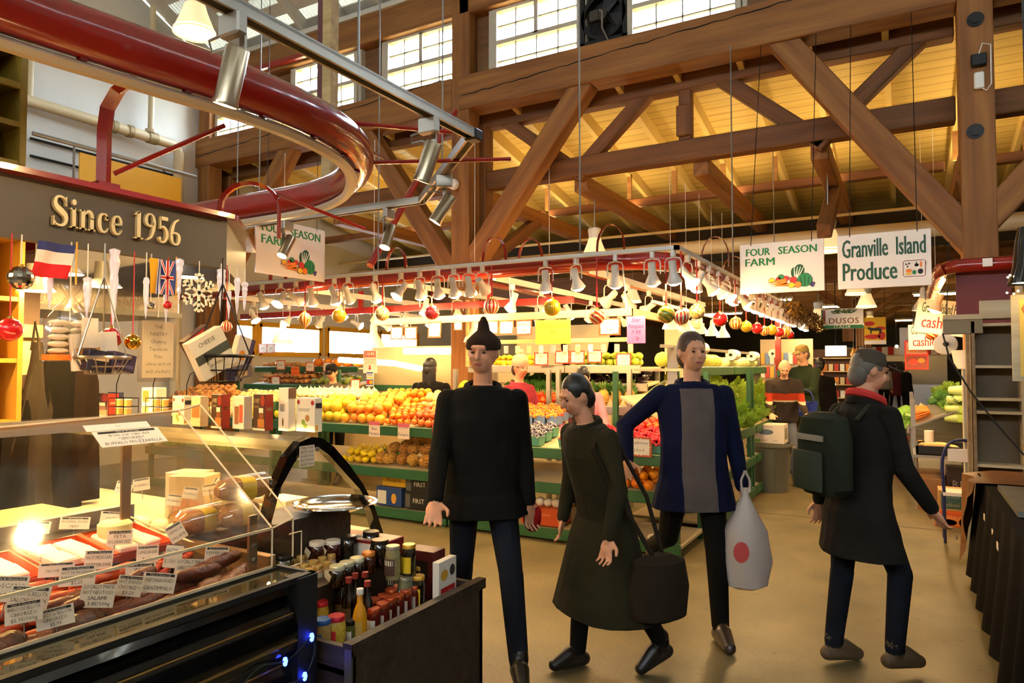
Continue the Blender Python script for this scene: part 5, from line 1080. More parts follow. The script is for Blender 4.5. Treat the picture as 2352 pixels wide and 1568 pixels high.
for (px, py, w, h, base, pan, lab) in ((222, 957, .23, .155, '#3d2418', BURG, 'dark burger box farthest back on the counter by the coats'), (248, 955, .12, .16, '#1f2136', [('y', .1, .5, .5, .9, '#5b6288', 'Carr'), ('y', .1, .1, .5, .45, '#b08f4a', 'o'), ('y', .6, .1, .9, .8, '#8b87a0')], 'dark blue cracker box beside the farthest burger box'),
        (400, 975, .12, .165, '#dfd2ac', DOT, 'pale box with a red dot between the wire racks'), (440, 980, .09, .17, '#d9b988', [('y', .1, .3, .9, .7, '#b86a3a')], 'tan packet standing behind the wire rack'), (488, 984, .095, .185, '#37221a', BURG, 'dark burger box with red side, nearer the coats'), (538, 986, .1, .175, '#e6d8c0', [('y', .2, .15, .55, .7, '#8f5a34'), ('y', .6, .2, .9, .75, '#c4533a'), ('x', 0, 0, 1, 1, '#d8c6a8')], 'white toast box between the two burger boxes'),
        (586, 989, .1, .19, '#37221a', BURG, 'dark burger box with red side, next to the plain white box'), (642, 990, .08, .225, '#e4d9c2', [('y', .2, .45, .6, .62, '#8f8a7e'), ('y', .4, .1, .55, .3, '#6f4a2a', 'o'), ('x', 0, .75, 1, 1, '#7c5636')], 'tall plain white box with a barcode'), (693, 992, .145, .175, '#e6dcc0', DOT, 'white box with two red dots at the arched end'),
        (336, 962, .17, .2, '#e3d0b4', [('y', .1, .55, .5, .9, '#c9783a'), ('y', .1, .1, .5, .4, '#d0894a')], 'cream pouch shaped carton behind the wire racks')):
    p = bpos(px, py); p.y += .05; carton(lab, p, (w, .05 if w < .15 else .07, h), rad(-4), base, pan)
JAR = {}
GJ = mat('jar_glass', '#e8e6da', .06, trans=.9, ior=1.25, coat=.3)
def jarproto(key, r, h, body, lid, labc=None, lid_h=.018, fill=None, neck=.85, tagc=None, deco=None):
    o = thing('glass_jar', 'jar', 'jar'); hb = h-lid_h
    MB().lathe([(0, 0), (r*.95, 0), (r, r*.1), (r, hb*.8), (r*.92, hb*.92), (r*neck, hb), (0, hb)], 18).build('glass_body', mat('content_'+body.strip('#'), body, .12, coat=.8, noise=.35, nscale=60), o)
    MB().lathe([(0, h), (r*neck*.98, h), (r*neck*1.05, h-.003), (r*neck*1.05, hb), (0, hb)], 18).build('lid', mat('lid_'+lid.strip('#'), lid, .3, .4 if lid not in ('#e8e0d0',) else 0), o)
    if labc:
        n = 16; a = [rad(-150+120*i/n) for i in range(n+1)]; rr = r*1.012; vs = [(rr*math.cos(t_), rr*math.sin(t_), z) for z in (hb*.15, hb*.72) for t_ in a]
        lb = MB().add(vs, [(i, i+1, i+n+2, i+n+1) for i in range(n)], 0, True)
        if deco:
            for (u0, v0, u1, v1) in deco[1]:
                m_ = 6; aa = [rad(-150+120*lerp(u0, u1, i/m_)) for i in range(m_+1)]; lb.add([(rr*1.006*math.cos(t_), rr*1.006*math.sin(t_), lerp(hb*.15, hb*.72, v)) for v in (v0, v1) for t_ in aa], [(i, i+1, i+m_+2, i+m_+1) for i in range(m_)], 1, True)
        lb.build('label', [mat('jl_'+labc.strip('#'), labc, .5)]+([mat('jl_'+deco[0].strip('#'), deco[0], .5)] if deco else []), o)
    if tagc: MB().box((0, -r-.012, hb*.75), (.036, .001, .036), 0, TR(0, -r-.012, hb*.75) @ RX(.2) @ RY(rad(35)) @ TR(0, r+.012, -hb*.75)).build('paper_tag', mat('jt_'+tagc.strip('#'), tagc, .6), o)
    JAR[key] = Proto(o)
def jar(key, px, py, z, lab, rz=None, group=None): return JAR[key](at_z(px, py, z) if not isinstance(px, V) else px, rad(-8) if rz is None else rz, lab, group, None, random.uniform(.97, 1.03))
# wire racks with spice pots on the case top
for px, n in ((283, 'beside the dark blue cracker box'), (368, 'beside the pale red dot box'), (446, 'in front of the tan packet')):
    p = bpos(px, 972); o = thing('wire_rack', 'black wire rack of clear spice pots '+n, 'rack', p); q = MB(); w, d, h = .075, .045, .15
    for z in (0, .05, .1, h): q.tube([(-w, -d, z), (w, -d, z), (w, d, z), (-w, d, z)], .0025, 4, closed=True)
    for x in (-w, 0, w): q.cyl((x, -d, 0), (x, -d, h), .0025, n=4); q.cyl((x, d, 0), (x, d, h), .0025, n=4)
    q.tube([(-w, 0, h), (-w, 0, h+.08), (-w*.6, 0, h+.14), (0, 0, h+.16), (w*.6, 0, h+.14)], .003, 5); q.build('wires', WIRE, o)
    for i in range(2):
        for j in range(3): tag(MB().cyl((0, 0, 0), (0, 0, .035), .022, n=10, mi=0).cyl((0, 0, .035), (0, 0, .042), .023, n=10, mi=1).build('spice_pot', [mat('spice_gold', '#d8b25a', .15, coat=.6), LW], None, TR(p.x-.04+.08*i, p.y, p.z+.003+j*.05)), 'small spice pot in the wire rack '+n, 'pot', 'spice pots '+n)
# ------------------------------------------------------------------ meat display in front
t = thing('meat_display_case', 'black curved deli meat case with a glass front sill', 'display case')
YE = 1.86
q = MB(); pr_ = [(-2.03, .84), (-1.9, .845), (-1.885, .81), (-1.92, .795), (-1.88, .77), (-1.855, .70), (-1.86, .62), (-1.9, .565), (-1.885, .53), (-1.87, .44), (-1.875, .3), (-1.9, .2), (-1.95, 0), (-3.2, 0), (-3.2, .7), (-2.9, .78), (-2.03, .78)]
loftY(q, pr_, -.8, YE, close=True); q.build('cabinet', BLKG, t, None, 30)
for z, x in ((.745, -1.872), (.655, -1.852), (.57, -1.897), (.505, -1.88)): MB().cyl((x, -.8, z), (x, YE-.1, z), .006, n=8).build('trim_bar', mat('brass_trim', '#8a6d3c', .25, .9), t)
MB().bx((-1.925, YE-.09, 0), (-1.855, YE, .86)).build('corner_post', BLACK, t)
q = MB(); q.bx((-1.89, -.8, .845), (-1.865, YE, .865)); q.bx((-2.05, -.8, .845), (-2.035, YE, .86)); q.bx((-2.05, YE-.02, .845), (-1.865, YE, .865)); q.build('sill_frame', BLACK, t)
MB().bx((-2.035, -.8, .846), (-1.89, YE-.02, .854)).build('sill_glass', mat('dark_green_glass', '#3d3a22', .04, coat=1), t)
bed = lambda x: .80+(-2.05-x)*.16
q = MB(); loftY(q, [(-2.05, .80), (-2.95, .944), (-2.95, .90), (-2.05, .76)], -.8, YE-.03, 0, False); q.build('product_bed', mat('dark_bed', '#2b2018', .5), t)
MB().bx((-3.0, -.8, .78), (-2.95, YE, 1.0)).build('rear_wall', STEEL, t)
MB().bx((-3.05, YE-.045, .8), (-2.06, YE-.01, .9)).build('end_rim', mat('copper_rim', '#b78a56', .3, .6), t)
MB().bx((-3.7, -.8, 0), (-3.2, YE, .93)).build('rear_counter', mat('tan_counter', '#b49a6c', .4), t)
# clear acrylic guard
AE = mat('acrylic_edge', '#e8cfa4', .25, coat=.4)
AC = glassy('clear_acrylic', (.99, .97, .93), .1, .08)
t = thing('sneeze_guard', 'clear acrylic guard folded over the meat display', 'guard')
A0, A1, A2 = (-2.045, .865), (-2.045, 1.005), (-2.6, 1.42)
q = MB()
for a, b, y0, y1 in ((A0, A1, -.8, YE-.04), (A1, A2, -.8, YE-.04)): q.add([(a[0], y0, a[1]), (a[0], y1, a[1]), (b[0], y1, b[1]), (b[0], y0, b[1])], [(0, 1, 2, 3)])
q.build('front_panels', AC, t); ye = YE-.04
MB().add([(A0[0], ye, A0[1]), (A1[0], ye, A1[1]), (A2[0], ye, A2[1]), (-2.95, ye, 1.28), (-2.95, ye, .96), (-2.3, ye, .87)], [(0, 1, 2, 3, 4, 5)]).build('end_panel', AC, t)
q = MB()
for a in (A0, A1): q.box((a[0], (ye-.8)/2, a[1]), (.007, ye+.8, .009))
q.tube([(A2[0], -.8, A2[1]-.02), (A2[0], .9, A2[1]-.03), (A2[0], ye, A2[1])], .005, 4); MB().cyl((A2[0]-.03, -.7, A2[1]-.045), (A2[0]-.03, ye-.05, A2[1]-.03), .007, n=8).build('lit_strip', mat('added_guard_glow', '#ffffff', emit='#ffcf8c', es=80*LAMP_GAIN), t); MB().box((A2[0]-.012, (ye-.8)/2, A2[1]-.03), (.006, ye+.75, .05)).build('added_strip_cover', AE, t)  # lit strip and cover added under the guard edge to brighten the meat
for a, b in ((A0, A1), (A1, A2), (A2, (-2.95, 1.28)), ((-2.95, 1.28), (-2.95, .96)), ((-2.95, .96), (-2.3, .87))): q.cyl((a[0], ye, a[1]), (b[0], ye, b[1]), .0045, n=4)
q.build('polished_edges', AE, t)
oe = ye+.1; MB().add([(A1[0], oe, A1[1]+.02), (A2[0], oe, A2[1]+.02), (-2.75, oe, 1.3), (-2.75, oe, .98), (-2.3, oe, .9), (A1[0], oe, .88)], [(0, 1, 2, 3, 4, 5)]).build('outer_end_panel', AC, t); q = MB(); q.cyl((A1[0], oe, A1[1]+.02), (A2[0], oe, A2[1]+.02), .0045, n=4); q.cyl((A2[0], ye, A2[1]), (A2[0], oe, A2[1]+.02), .0045, n=4); q.cyl((A1[0], ye, A1[1]), (A1[0], oe, A1[1]+.02), .0045, n=4); q.cyl((A1[0], oe, A1[1]+.02), (A1[0], oe, .88), .0045, n=4); q.build('outer_edges', AE, t)
q = MB(); q.tube([(-2.0, YE+.0, .98), (-2.0, YE+.06, .98), (-2.0, YE+.06, .86), (-2.0, YE+.0, .86)], .003, 4); q.build('corner_flap', AE, t)
for x, y, z0_, z1_ in ((-2.08, YE-.1, .84, 1.06), (-2.66, YE-.22, .9, 1.38)): MB().bx((x-.006, y-.018, z0_), (x+.006, y+.018, z1_)).build('post', mat('warm_steel', '#a58a68', .35, .8), t)
for z in (.9, .95, 1.0): MB().cyl((-2.08, YE-.1, z), (-2.06, YE-.1, z), .009, n=6).build('bolt', STEEL, t)
gn = math.atan2(A2[1]-A1[1], A1[0]-A2[0])
def on_slope(px, py):
    d = ray(px, py); n = V((A2[1]-A1[1], 0, -(A2[0]-A1[0]))); o = V((0, 0, EYE)); k = (V((A1[0], 0, A1[1]))-o).dot(n)/d.dot(n); return o+d*k+n.normalized()*.004
card('large SMOKED buffalo mozzarella card lying on the sloping acrylic guard', on_slope(300, 1005), .25, .085, (-(math.pi/2-gn), 0, math.pi/2), ['from our own deli', '*SMOKED*', 'BUFFALO MOZZARELLA'], paper='#f2e8d6', stake=False)
card('narrow white strip card above the SMOKED card on the acrylic guard', on_slope(270, 981), .24, .035, (-(math.pi/2-gn), 0, math.pi/2), ['Feta'], None, paper='#f2e8d6', stake=False)
# trays, cheeses, sausages
TRAY = mat('orange_tray', '#d8501a', .35)
def tray(lab, x, y, w, d):
    o = thing('food_tray', lab, 'tray', (x, y, bed(x)+.012), rot=(0, rad(9), 0)); a, b = w/2, d/2
    MB().add([(-a*.85, -b*.9, 0), (a*.85, -b*.9, 0), (a*.85, b*.9, 0), (-a*.85, b*.9, 0), (-a, -b, .04), (a, -b, .04), (a, b, .04), (-a, b, .04)], [(0, 1, 2, 3), (0, 4, 5, 1), (1, 5, 6, 2), (2, 6, 7, 3), (3, 7, 4, 0)]).build('bowl', TRAY, o)
    MB().tube([(-a, -b, .04), (a, -b, .04), (a, b, .04), (-a, b, .04)], .006, 5, closed=True).build('rim', TRAY, o)
CHS = mat('white_cheese', '#f0e6c8', .45, noise=.06, nscale=30)
for i, (x, y) in enumerate(((-2.55, .9), (-2.6, 1.15), (-2.62, 1.4), (-2.62, 1.62))):
    tray('orange plastic tray of white cheese, %s from the near end of the meat case' % ordinal(i), x, y, .26, .23)
    for k in range(4): tag(MB().box((0, 0, .018), (.1, .075, .036), 0, None, .006).build('cheese_slab', CHS, None, TR(x+.05-.1*(k % 2), y-.045+.085*(k//2), bed(x)+.018+.01*(k % 2)) @ RY(rad(9)) @ RZ(random.uniform(-.2, .2))), 'slab of white cheese in the %s orange tray' % ordinal(i), 'cheese', 'cheese slabs in the %s tray' % ordinal(i))
tag(MB().lathe([(0, 0), (.055, .0), (.06, .02), (.06, .05), (.05, .06), (0, .06)], 20).build('round_cheese', mat('butter_cheese', '#ecdf9a', .45), None, TR(-2.66, 1.6, bed(-2.66)+.05)), 'round yellowish cheese wheel standing out of the last orange tray', 'cheese')
def sausage_proto(L_, r, c1, c2, knob=0, bend=.1):
    pts = [V((bend*L_*(1-(2*i/10-1)**2)*.5, (i/10-.5)*L_, 0)) for i in range(11)]; rr = [r*(.35 if i in (0, 10) else .85 if i in (1, 9) else 1+knob*math.sin(i*2.3)) for i in range(11)]
    return Proto(tag(MB().tube(pts, rr, 10).build('sausage', mat('saus_'+c1.strip('#'), c1, .35, col2=c2, nscale=28, bump=.35, bscale=45, var=.15)), 's', 'sausage'))
DRY = sausage_proto(.2, .024, '#6a2c1a', '#3f1a10', .08); FAT = sausage_proto(.15, .042, '#5a2c18', '#2e170e', .05, .05); RDS = sausage_proto(.24, .019, '#c4521c', '#9a3210', .06); PEP = sausage_proto(.16, .012, '#c0391c', '#8f2412', .05); PALE = sausage_proto(.15, .028, '#a87a5c', '#7d5a40', .1)
random.seed(11)
def lay(pro, n, x0, x1, y0, y1, r, lab, grp, yaw=0, layers=1):
    for i in range(n):
        x = random.uniform(x0, x1); y = lerp(y0, y1, (i+.5)/n)+random.uniform(-.02, .02); pro((x, y, bed(x)+r+random.choice((0, r*1.4)[:layers])), 0, lab, grp, (random.uniform(-.1, .1), 0, yaw+random.uniform(-.25, .25)))
lay(RDS, 18, -2.3, -2.16, .5, 1.35, .02, 'long orange red sausage in the middle row of the meat case', 'orange sausages', 0, 2); lay(RDS, 16, -2.44, -2.3, .6, 1.45, .02, 'long orange red sausage in the second row of the meat case', 'rear orange sausages', 0, 2)
lay(DRY, 13, -2.15, -2.08, 1.0, 1.74, .025, 'dark dry sausage along the front edge of the meat case', 'dark dry sausages', .05); lay(DRY, 12, -2.24, -2.14, 1.15, 1.72, .03, 'dark dry sausage behind the front edge of the meat case', 'rear dry sausages', .1, 2)
lay(PEP, 16, -2.44, -2.3, 1.42, 1.72, .012, 'thin red pepperoni stick near the end of the meat case', 'pepperoni sticks', .5, 2); lay(PALE, 5, -2.2, -2.1, 1.58, 1.76, .028, 'pale mould-dusted salami at the end of the meat case', 'pale salami', .3)
for p, lab in (((-2.12, .83), 'fat dark salami nearest in the meat case'), ((-2.1, .96), 'second fat dark salami in the meat case'), ((-2.1, 1.16), 'cut dark salami under the handwritten card'), ((-2.14, .68), 'fat dark salami at the very near end')): FAT((p[0], p[1], bed(p[0])+.04), 0, lab, None, (0, 0, random.uniform(.2, .6)))
# cards stuck in the meat case
def mc(px, py, wpx, hpx, roll, lines, lab, x, hand=False):
    p = at_x(px, py, x); dep = p.xy.dot(V((-math.sin(YAW), math.cos(YAW)))); s = dep/F_PX
    card(lab, p, wpx*s*1.02, hpx*s*.9, (-.25, rad(roll*.7), rad(62)), lines, None if hand else '#1c1a17', paper='#e6d6bb', ink='#2b2620' if hand else '#5b5142')
for a in ((18, 1352, 74, 62, 14, ['TOSCANO', '$4.25/100g'], 'TOSCANO card at the very near end of the meat case', -2.2), (66, 1374, 78, 60, 18, ['IBERICO de BELLOTA', 'SALCHICHON', '$5.95'], 'SALCHICHON card leaning over the near sausages', -2.15), (55, 1405, 70, 52, -3, ['IBERICO DE BELLOTA', 'CHORIZO', '$5.95/100g'], 'upper IBERICO DE BELLOTA CHORIZO card above the fat salami', -2.1), (127, 1417, 72, 48, -9, ['IBERICO de BELLOTA', 'CHORIZO', '$5.95'], 'lower IBERICO de BELLOTA CHORIZO card beside the fat salami', -2.08),
          (130, 1308, 68, 34, 6, ['PECORINO'], 'PECORINO card half hidden behind the farmers sausage card', -2.4), (178, 1322, 70, 48, 6, ['HOT HUNGARIAN', 'FARMERS SAUSAGE', '$2.25'], 'HOT HUNGARIAN FARMERS SAUSAGE card', -2.27), (227, 1285, 55, 46, 8, ['HOT MEXICAN', 'PEPPERONI'], 'HOT MEXICAN PEPPERONI card by the cheese trays', -2.4), (275, 1240, 50, 50, 6, ['FETA', 'BULGARIAN SHEEP', '$2.20'], 'FETA card in the last cheese tray', -2.55), (339, 1272, 44, 42, 5, ['LANDJAGER', '$1.50'], 'LANDJAGER card over the pepperoni', -2.4),
          (298, 1345, 52, 50, 20, ['HOT SPANISH', 'CHORIZO', '$3.20'], 'HOT SPANISH CHORIZO card over the dry sausages', -2.15), (365, 1338, 68, 48, 18, ['SWEET SPANISH CHORIZO', 'CANTIMPALO'], 'SWEET SPANISH CHORIZO card over the dry sausages', -2.12), (322, 1316, 60, 50, 8, ['WILD', 'LA FINES', '$3.10'], 'WILD card behind the spanish chorizo cards', -2.28), (405, 1222, 36, 44, -38, ['GENOA', 'SALAMI'], 'sharply tilted GENOA card by the acrylic post', -2.45),
          (498, 1274, 50, 40, 12, ['PEPPERONI', '$1.50'], 'PEPPERONI card nearest the steel post of the meat case', -2.2), (78, 1210, 62, 30, 14, ['HOT CALABRESE', '$3.50'], 'first card of the rear row in the meat case', -2.85), (172, 1201, 58, 30, 10, ['MONTREAL SMOKED', 'MEAT'], 'second card of the rear row in the meat case', -2.85), (262, 1188, 54, 28, 14, ['PASTRAMI'], 'third card of the rear row in the meat case', -2.85)): mc(*a)
mc(224, 1368, 68, 56, 14, ['LOCALLY MADE', 'HOT NEOTOSO', 'SALAMI', '$ 3.85/100g'], 'handwritten HOT NEOTOSO SALAMI card', -2.12, True); mc(437, 1305, 64, 46, 15, ['LOCALLY MADE', 'GARLIC PEPPERONI', '$ 3.85/100g'], 'handwritten GARLIC PEPPERONI card', -2.18, True); mc(398, 1278, 36, 54, 18, ['HOT MOR', '$ 1.50/100g'], 'narrow handwritten card behind the GARLIC PEPPERONI card', -2.3, True)
tag(MB().tube([(0, -.2, 0), (.03, -.08, .03), (0, .05, .035), (-.02, .17, .02)], [.05, .075, .07, .04], 12, flat=.7).build('folded_cloth', BCL, None, TR(-3.3, 1.25, .97)), 'rolled dark cloth lying on the counter behind the meat case', 'cloth')
for i, (px, py) in enumerate(((285, 1120), (325, 1112), (437, 1132), (482, 1124), (400, 1148))): card('white card standing in the curved case, %s towards the bread' % ordinal(i), at_x(px, py, -3.0-.05*i), .07, .055, (-.3, .15*(-1)**i, rad(40)), ['MOZZARELLA'], paper='#eadfc8')
# ------------------------------------------------------------------ stepped jar display
t = thing('jar_display', 'dark wooden stepped display box full of jars and bottles', 'display stand')
X0, X1, Ya, Yb = -2.6, -1.73, 1.9, 2.78
q = MB(); q.bx((X1-.025, Ya, .12), (X1, Yb, .575)); q.build('front_board', DKW, t); MB().bx((X1-.03, Ya-.01, .575), (X1+.012, Yb+.01, .62)).build('front_cap', DKW, t)
MB().bx((X0, Yb-.025, .12), (X1, Yb, .6)).build('far_board', DKW, t); MB().bx((X0, Ya, .12), (X1, Ya+.025, .6)).build('near_board', DKW, t); MB().bx((X0, Ya+.1, 0), (X1-.12, Yb-.1, .12)).build('plinth', BLACK, t)
MB().bx((X0, Ya, .5), (X1-.025, Yb, .52)).build('lower_shelf', DKW, t); MB().bx((-2.14, Ya, .52), (-2.115, Yb-.22, .695)).build('middle_riser', DKW, t); MB().bx((X0, Ya, .66), (-2.14, Yb-.22, .68)).build('middle_shelf', DKW, t)
MB().bx((-2.47, Ya, .68), (-2.45, Yb-.1, .88)).build('upper_riser', DKW, t); MB().bx((-2.72, Ya, .88), (-2.45, Yb-.1, .9)).build('upper_shelf', DKW, t)
q = MB(); q.bx((X1-.02, Ya-.012, .05), (X1+.012, Ya-.002, .6)); q.build('side_trim', mat('grey_trim', '#57504b', .4, .4), t)
jarproto('mustR', .036, .125, '#c9a53a', '#b8202a', '#c41f28', deco=('#efe3d0', [(.2, .2, .8, .5)])); jarproto('mustB', .036, .125, '#b08a4a', '#2f5f9e', '#2a5796', deco=('#efe3d0', [(.2, .2, .8, .5)])); jarproto('caper', .027, .09, '#5b5a2a', '#191715', '#d9cfb8')
jarproto('pickY', .038, .12, '#2b2413', '#c9a21e', '#d8b41c', deco=('#7a2a16', [(.2, .35, .8, .65)])); jarproto('redtop', .029, .105, '#5e1a10', '#a5431c', '#d6cdb8'); jarproto('tall', .037, .15, '#8d8155', '#8d826a', '#4a3226', deco=('#d9cdb0', [(.1, .6, .9, .9)])); jarproto('tallY', .034, .145, '#231a10', '#c69a34', '#d8b21c'); jarproto('tallW', .037, .15, '#6d6a4a', '#7d7661', '#d6cbb4')
jarproto('whitelid', .04, .105, '#3a1512', '#e8e0d0', tagc='#e3d3b4'); jarproto('greenlid', .036, .085, '#2d2418', '#c9c7a2', tagc='#dcc9a0'); jarproto('mini', .022, .055, '#b98a52', '#c7a75a', '#d9c9a8'); jarproto('darkbig', .045, .12, '#1d1a12', '#2a2622'); jarproto('olive', .042, .095, '#3d3a1c', '#161412', '#d3c6ac', deco=('#2a241c', [(.15, .3, .85, .6)])); jarproto('orangelid', .034, .09, '#4a2410', '#c9762a', tagc='#c9762a')
jar('mustB', 740, 1498, .52, 'mustard jar with blue lid and blue label', rad(-20)); jar('mustR', 772, 1490, .52, 'mustard jar with red lid and red label at the front', rad(-20)); jar('mustR', 735, 1450, .52, 'mustard jar with red lid behind the blue lidded jar'); jar('caper', 804, 1475, .52, 'small dark lidded jar beside the yellow sauce bottle')
jar('pickY', 762, 1425, .52, 'dark pickle jar with a yellow badge')
for i, (x, y) in enumerate(((858, 1435), (878, 1424), (896, 1410), (914, 1400), (932, 1388), (950, 1378), (860, 1410), (880, 1400), (898, 1388), (916, 1378))): jar('redtop', x, y+20, .52, 'dark red sauce jar with a copper lid in the two rows of the lower shelf', None, 'copper lidded sauce jars')
for k, x, y, n in (('tall', 902, 1370, 'tall olive jar at the back of the lower shelf'), ('tallW', 931, 1400, 'tall jar with a white label'), ('tallY', 960, 1395, 'tall dark jar with a yellow badge'), ('tallY', 962, 1370, 'dark yellow badge jar behind the tall one')): jar(k, x, y, .52, n)
for k, x, y, n in (('tall', 902, 1328, 'tall olive jar stacked on top of another'), ('tallY', 939, 1322, 'yellow badge jar stacked behind the white label jar')): jar(k, x, y, .66, n)
def bottle(lab, px, py, c, cap, capm=None):
    o = thing('sauce_bottle', lab, 'bottle', at_z(px, py, .52)); MB().lathe([(0, 0), (.027, 0), (.028, .01), (.028, .1), (.022, .125), (.012, .15), (.011, .185), (0, .185)], 16).build('glass_body', mat('bot_'+c.strip('#'), c, .1, coat=.8), o); MB().cyl((0, 0, .183), (0, 0, .205), .014).build('cap', mat('cap_'+cap.strip('#'), cap, .4), o)
    n = 10; a = [rad(-150+120*i/n) for i in range(n+1)]; MB().add([(.0285*math.cos(t_), .0285*math.sin(t_), z) for z in (.03, .085) for t_ in a], [(i, i+1, i+n+2, i+n+1) for i in range(n)], 0, True).build('label', mat('bl_'+c.strip('#'), '#c9a04a' if c == '#d6921c' else '#6a4a2c', .5), o)
bottle('yellow mustard sauce bottle with a white cap', 826, 1472, '#d6921c', '#e6ddcc'); bottle('dark bottle with a white cap behind the pickle jar', 784, 1430, '#1c130c', '#e6ddcc')
for i, (x, y) in enumerate(((800, 1440), (815, 1428), (843, 1450), (838, 1425))): bottle('dark sauce bottle with a red cap, %s of the four' % ordinal(i), x, y, '#17100b', '#8a2a20')
for i in range(10): jar('mini', at_z(668+21*(i//2)+9*(i % 2), 1352-8.5*(i//2)-20*(i % 2), .68), 0, 0, 'tiny spread jar with a gold lid in rows on the middle shelf', rad(40), 'tiny gold lidded jars')
for i in range(8): jar('mini', at_z(672+19*(i//2)+8*(i % 2), 1312-8*(i//2)-17*(i % 2), .68), 0, 0, 'tiny spread jar with a gold lid further back on the middle shelf', rad(40), 'rear tiny gold lidded jars')
jar('olive', 652, 1325, .68, 'wide jar with a black lid next to the acrylic guard')
for k, x, y, z, n in (('whitelid', 728, 1296, .68, 'dark jam jar with a plain white lid'), ('whitelid', 764, 1292, .68, 'jam jar with a white lid and a diamond tag'), ('darkbig', 800, 1286, .68, 'dark jar behind the cherry tagged jar'), ('orangelid', 830, 1280, .68, 'jam jar with an orange tag'), ('darkbig', 872, 1300, .68, 'wide dark jar at the end of the middle shelf'), ('darkbig', 852, 1276, .68, 'dark jar near the steel platter'),
                      ('greenlid', 774, 1345, .68, 'pale lidded jar with a tag at the front of the middle shelf'), ('greenlid', 796, 1334, .68, 'second pale lidded jar with a tag'), ('greenlid', 820, 1324, .68, 'third pale lidded jar with a tag'), ('orangelid', 846, 1313, .68, 'orange lidded jar with an orange tag')): jar(k, x, y, z, n)
for (p, d, base, pan, lab) in (((-1.86, 2.66, .52), (.035, .15, .2), '#e2d8c6', [('x', .1, .1, .9, .4, '#b01f1c'), ('x', .15, .15, .85, .32, '#efe6d6', 'FONDU'), ('x', .6, .6, .9, .85, '#2b2a22', 'o'), ('x', .1, .55, .5, .8, '#d9a53a', 'o')], 'white and red FONDU carton leaning at the end of the jar display'), ((-2.0, 2.7, .52), (.16, .1, .22), '#4a1512', [('y', .2, .4, .8, .8, '#1b120d'), ('x', .3, .5, .6, .8, '#d8b53a', 'o')], 'dark red box behind the FONDU carton'),
                               ((-2.24, 2.65, .52), (.18, .16, .13), '#7d1d18', [('y', .05, .1, .95, .9, '#e0d4c2'), ('y', .3, .3, .7, .6, '#8f8b80'), ('t', .05, .05, .95, .95, '#c9937a')], 'red edged white box, lower of the stacked pair'), ((-2.24, 2.65, .652), (.18, .16, .12), '#7d1d18', [('y', .05, .1, .95, .9, '#e0d4c2'), ('y', .3, .3, .7, .6, '#8f8b80'), ('t', .05, .05, .95, .95, '#d0a088'), ('t', .2, .2, .7, .6, '#a8452c', 'o')], 'red edged white box, upper of the stacked pair'), ((-2.45, 2.72, .52), (.16, .09, .24), '#d8c9b2', [('t', .1, .1, .9, .9, '#c48a6a')], 'pale box with a printed lid behind the stacked pair')):
    carton(lab, p, d, .05, base, pan)
t = thing('steel_platter', 'round stainless platter on top of the jar display', 'platter', (-2.44, 2.56, .905))
MB().lathe([(0, .012), (.13, .012), (.15, .02), (.19, .034), (.205, .036), (.207, .031), (.19, .028), (.15, .013), (.12, 0), (0, 0)], 40).build('dish', mat('polished_steel', '#b9b4aa', .12, 1), t)
BRD = mat('seeded_crust', '#c48a4e', .7, col2='#94602e', nscale=40, bump=.5, bscale=70); BAGY = mat('yellow_bread_label', '#f0c81c', .4)
for p, rz, lab in (((-2.56, 2.08, .905), .2, 'bagged loaf with a yellow label, lower of the bread stack'), ((-2.55, 2.1, 1.015), -.15, 'bagged seeded loaf with a yellow label on top of the bread stack'), ((-2.6, 1.93, .905), .1, 'bagged loaf half behind the acrylic guard')):
    o = thing('bagged_loaf', lab, 'bread', p, rz+math.pi/2); rs = []
    for i in range(9):
        f = i/8; s_ = (.35, .8, .95, 1, 1, 1, .95, .8, .3)[i]; rs.append([((f-.5)*.24, .062*s_*math.copysign(abs(math.cos(a))**.6, math.cos(a)), .052+.05*s_*math.copysign(abs(math.sin(a))**.6, math.sin(a))) for a in [6.283*k/20 for k in range(20)]])
    MB().ring_loft(rs).build('loaf', BRD, o)
    rs = [[((f-.5)*.24, .0635*math.copysign(abs(math.cos(a))**.6, math.cos(a)), .052+.0515*math.copysign(abs(math.sin(a))**.6, math.sin(a))) for a in [6.283*k/20 for k in range(20)]] for f in (.36, .64)]
    MB().ring_loft(rs, caps=False).build('paper_band', BAGY, o); rs = [[(p_[0], p_[1]*1.05, .052+(p_[2]-.052)*1.05) for p_ in r_] for r_ in [[((f-.5)*.27, .063*s_*math.cos(a), .052+.05*s_*math.sin(a)) for a in [6.283*k/16 for k in range(16)]] for f, s_ in ((.02, .7), (.1, 1.1), (.9, 1.1), (1, .4), (1.1, .3))]]
    MB().ring_loft(rs, caps=False).build('plastic_bag', CLR, o)
# blue fairy lights on the black case front
BLU = mat('lit_blue_bulb', '#3050ff', .3, emit='#2a3cff', es=18)
t = thing('fairy_lights', 'string of blue fairy lights draped on the black case corner', 'lights')
FP = [at_x(px, py, -1.845) for px, py in ((560, 1568), (600, 1530), (655, 1518), (690, 1490), (716, 1462), (722, 1500), (700, 1552), (660, 1572), (600, 1600))]
MB().tube(smooth(FP, 4), .003, 5).build('cable', mat('green_cable', '#1d2a1a', .5), t)
for i in (2, 4, 6): MB().lathe([(0, -.018), (.006, -.014), (.009, 0), (.006, .012), (0, .014)], 8, c=FP[i]).build('bulb', BLU, t)
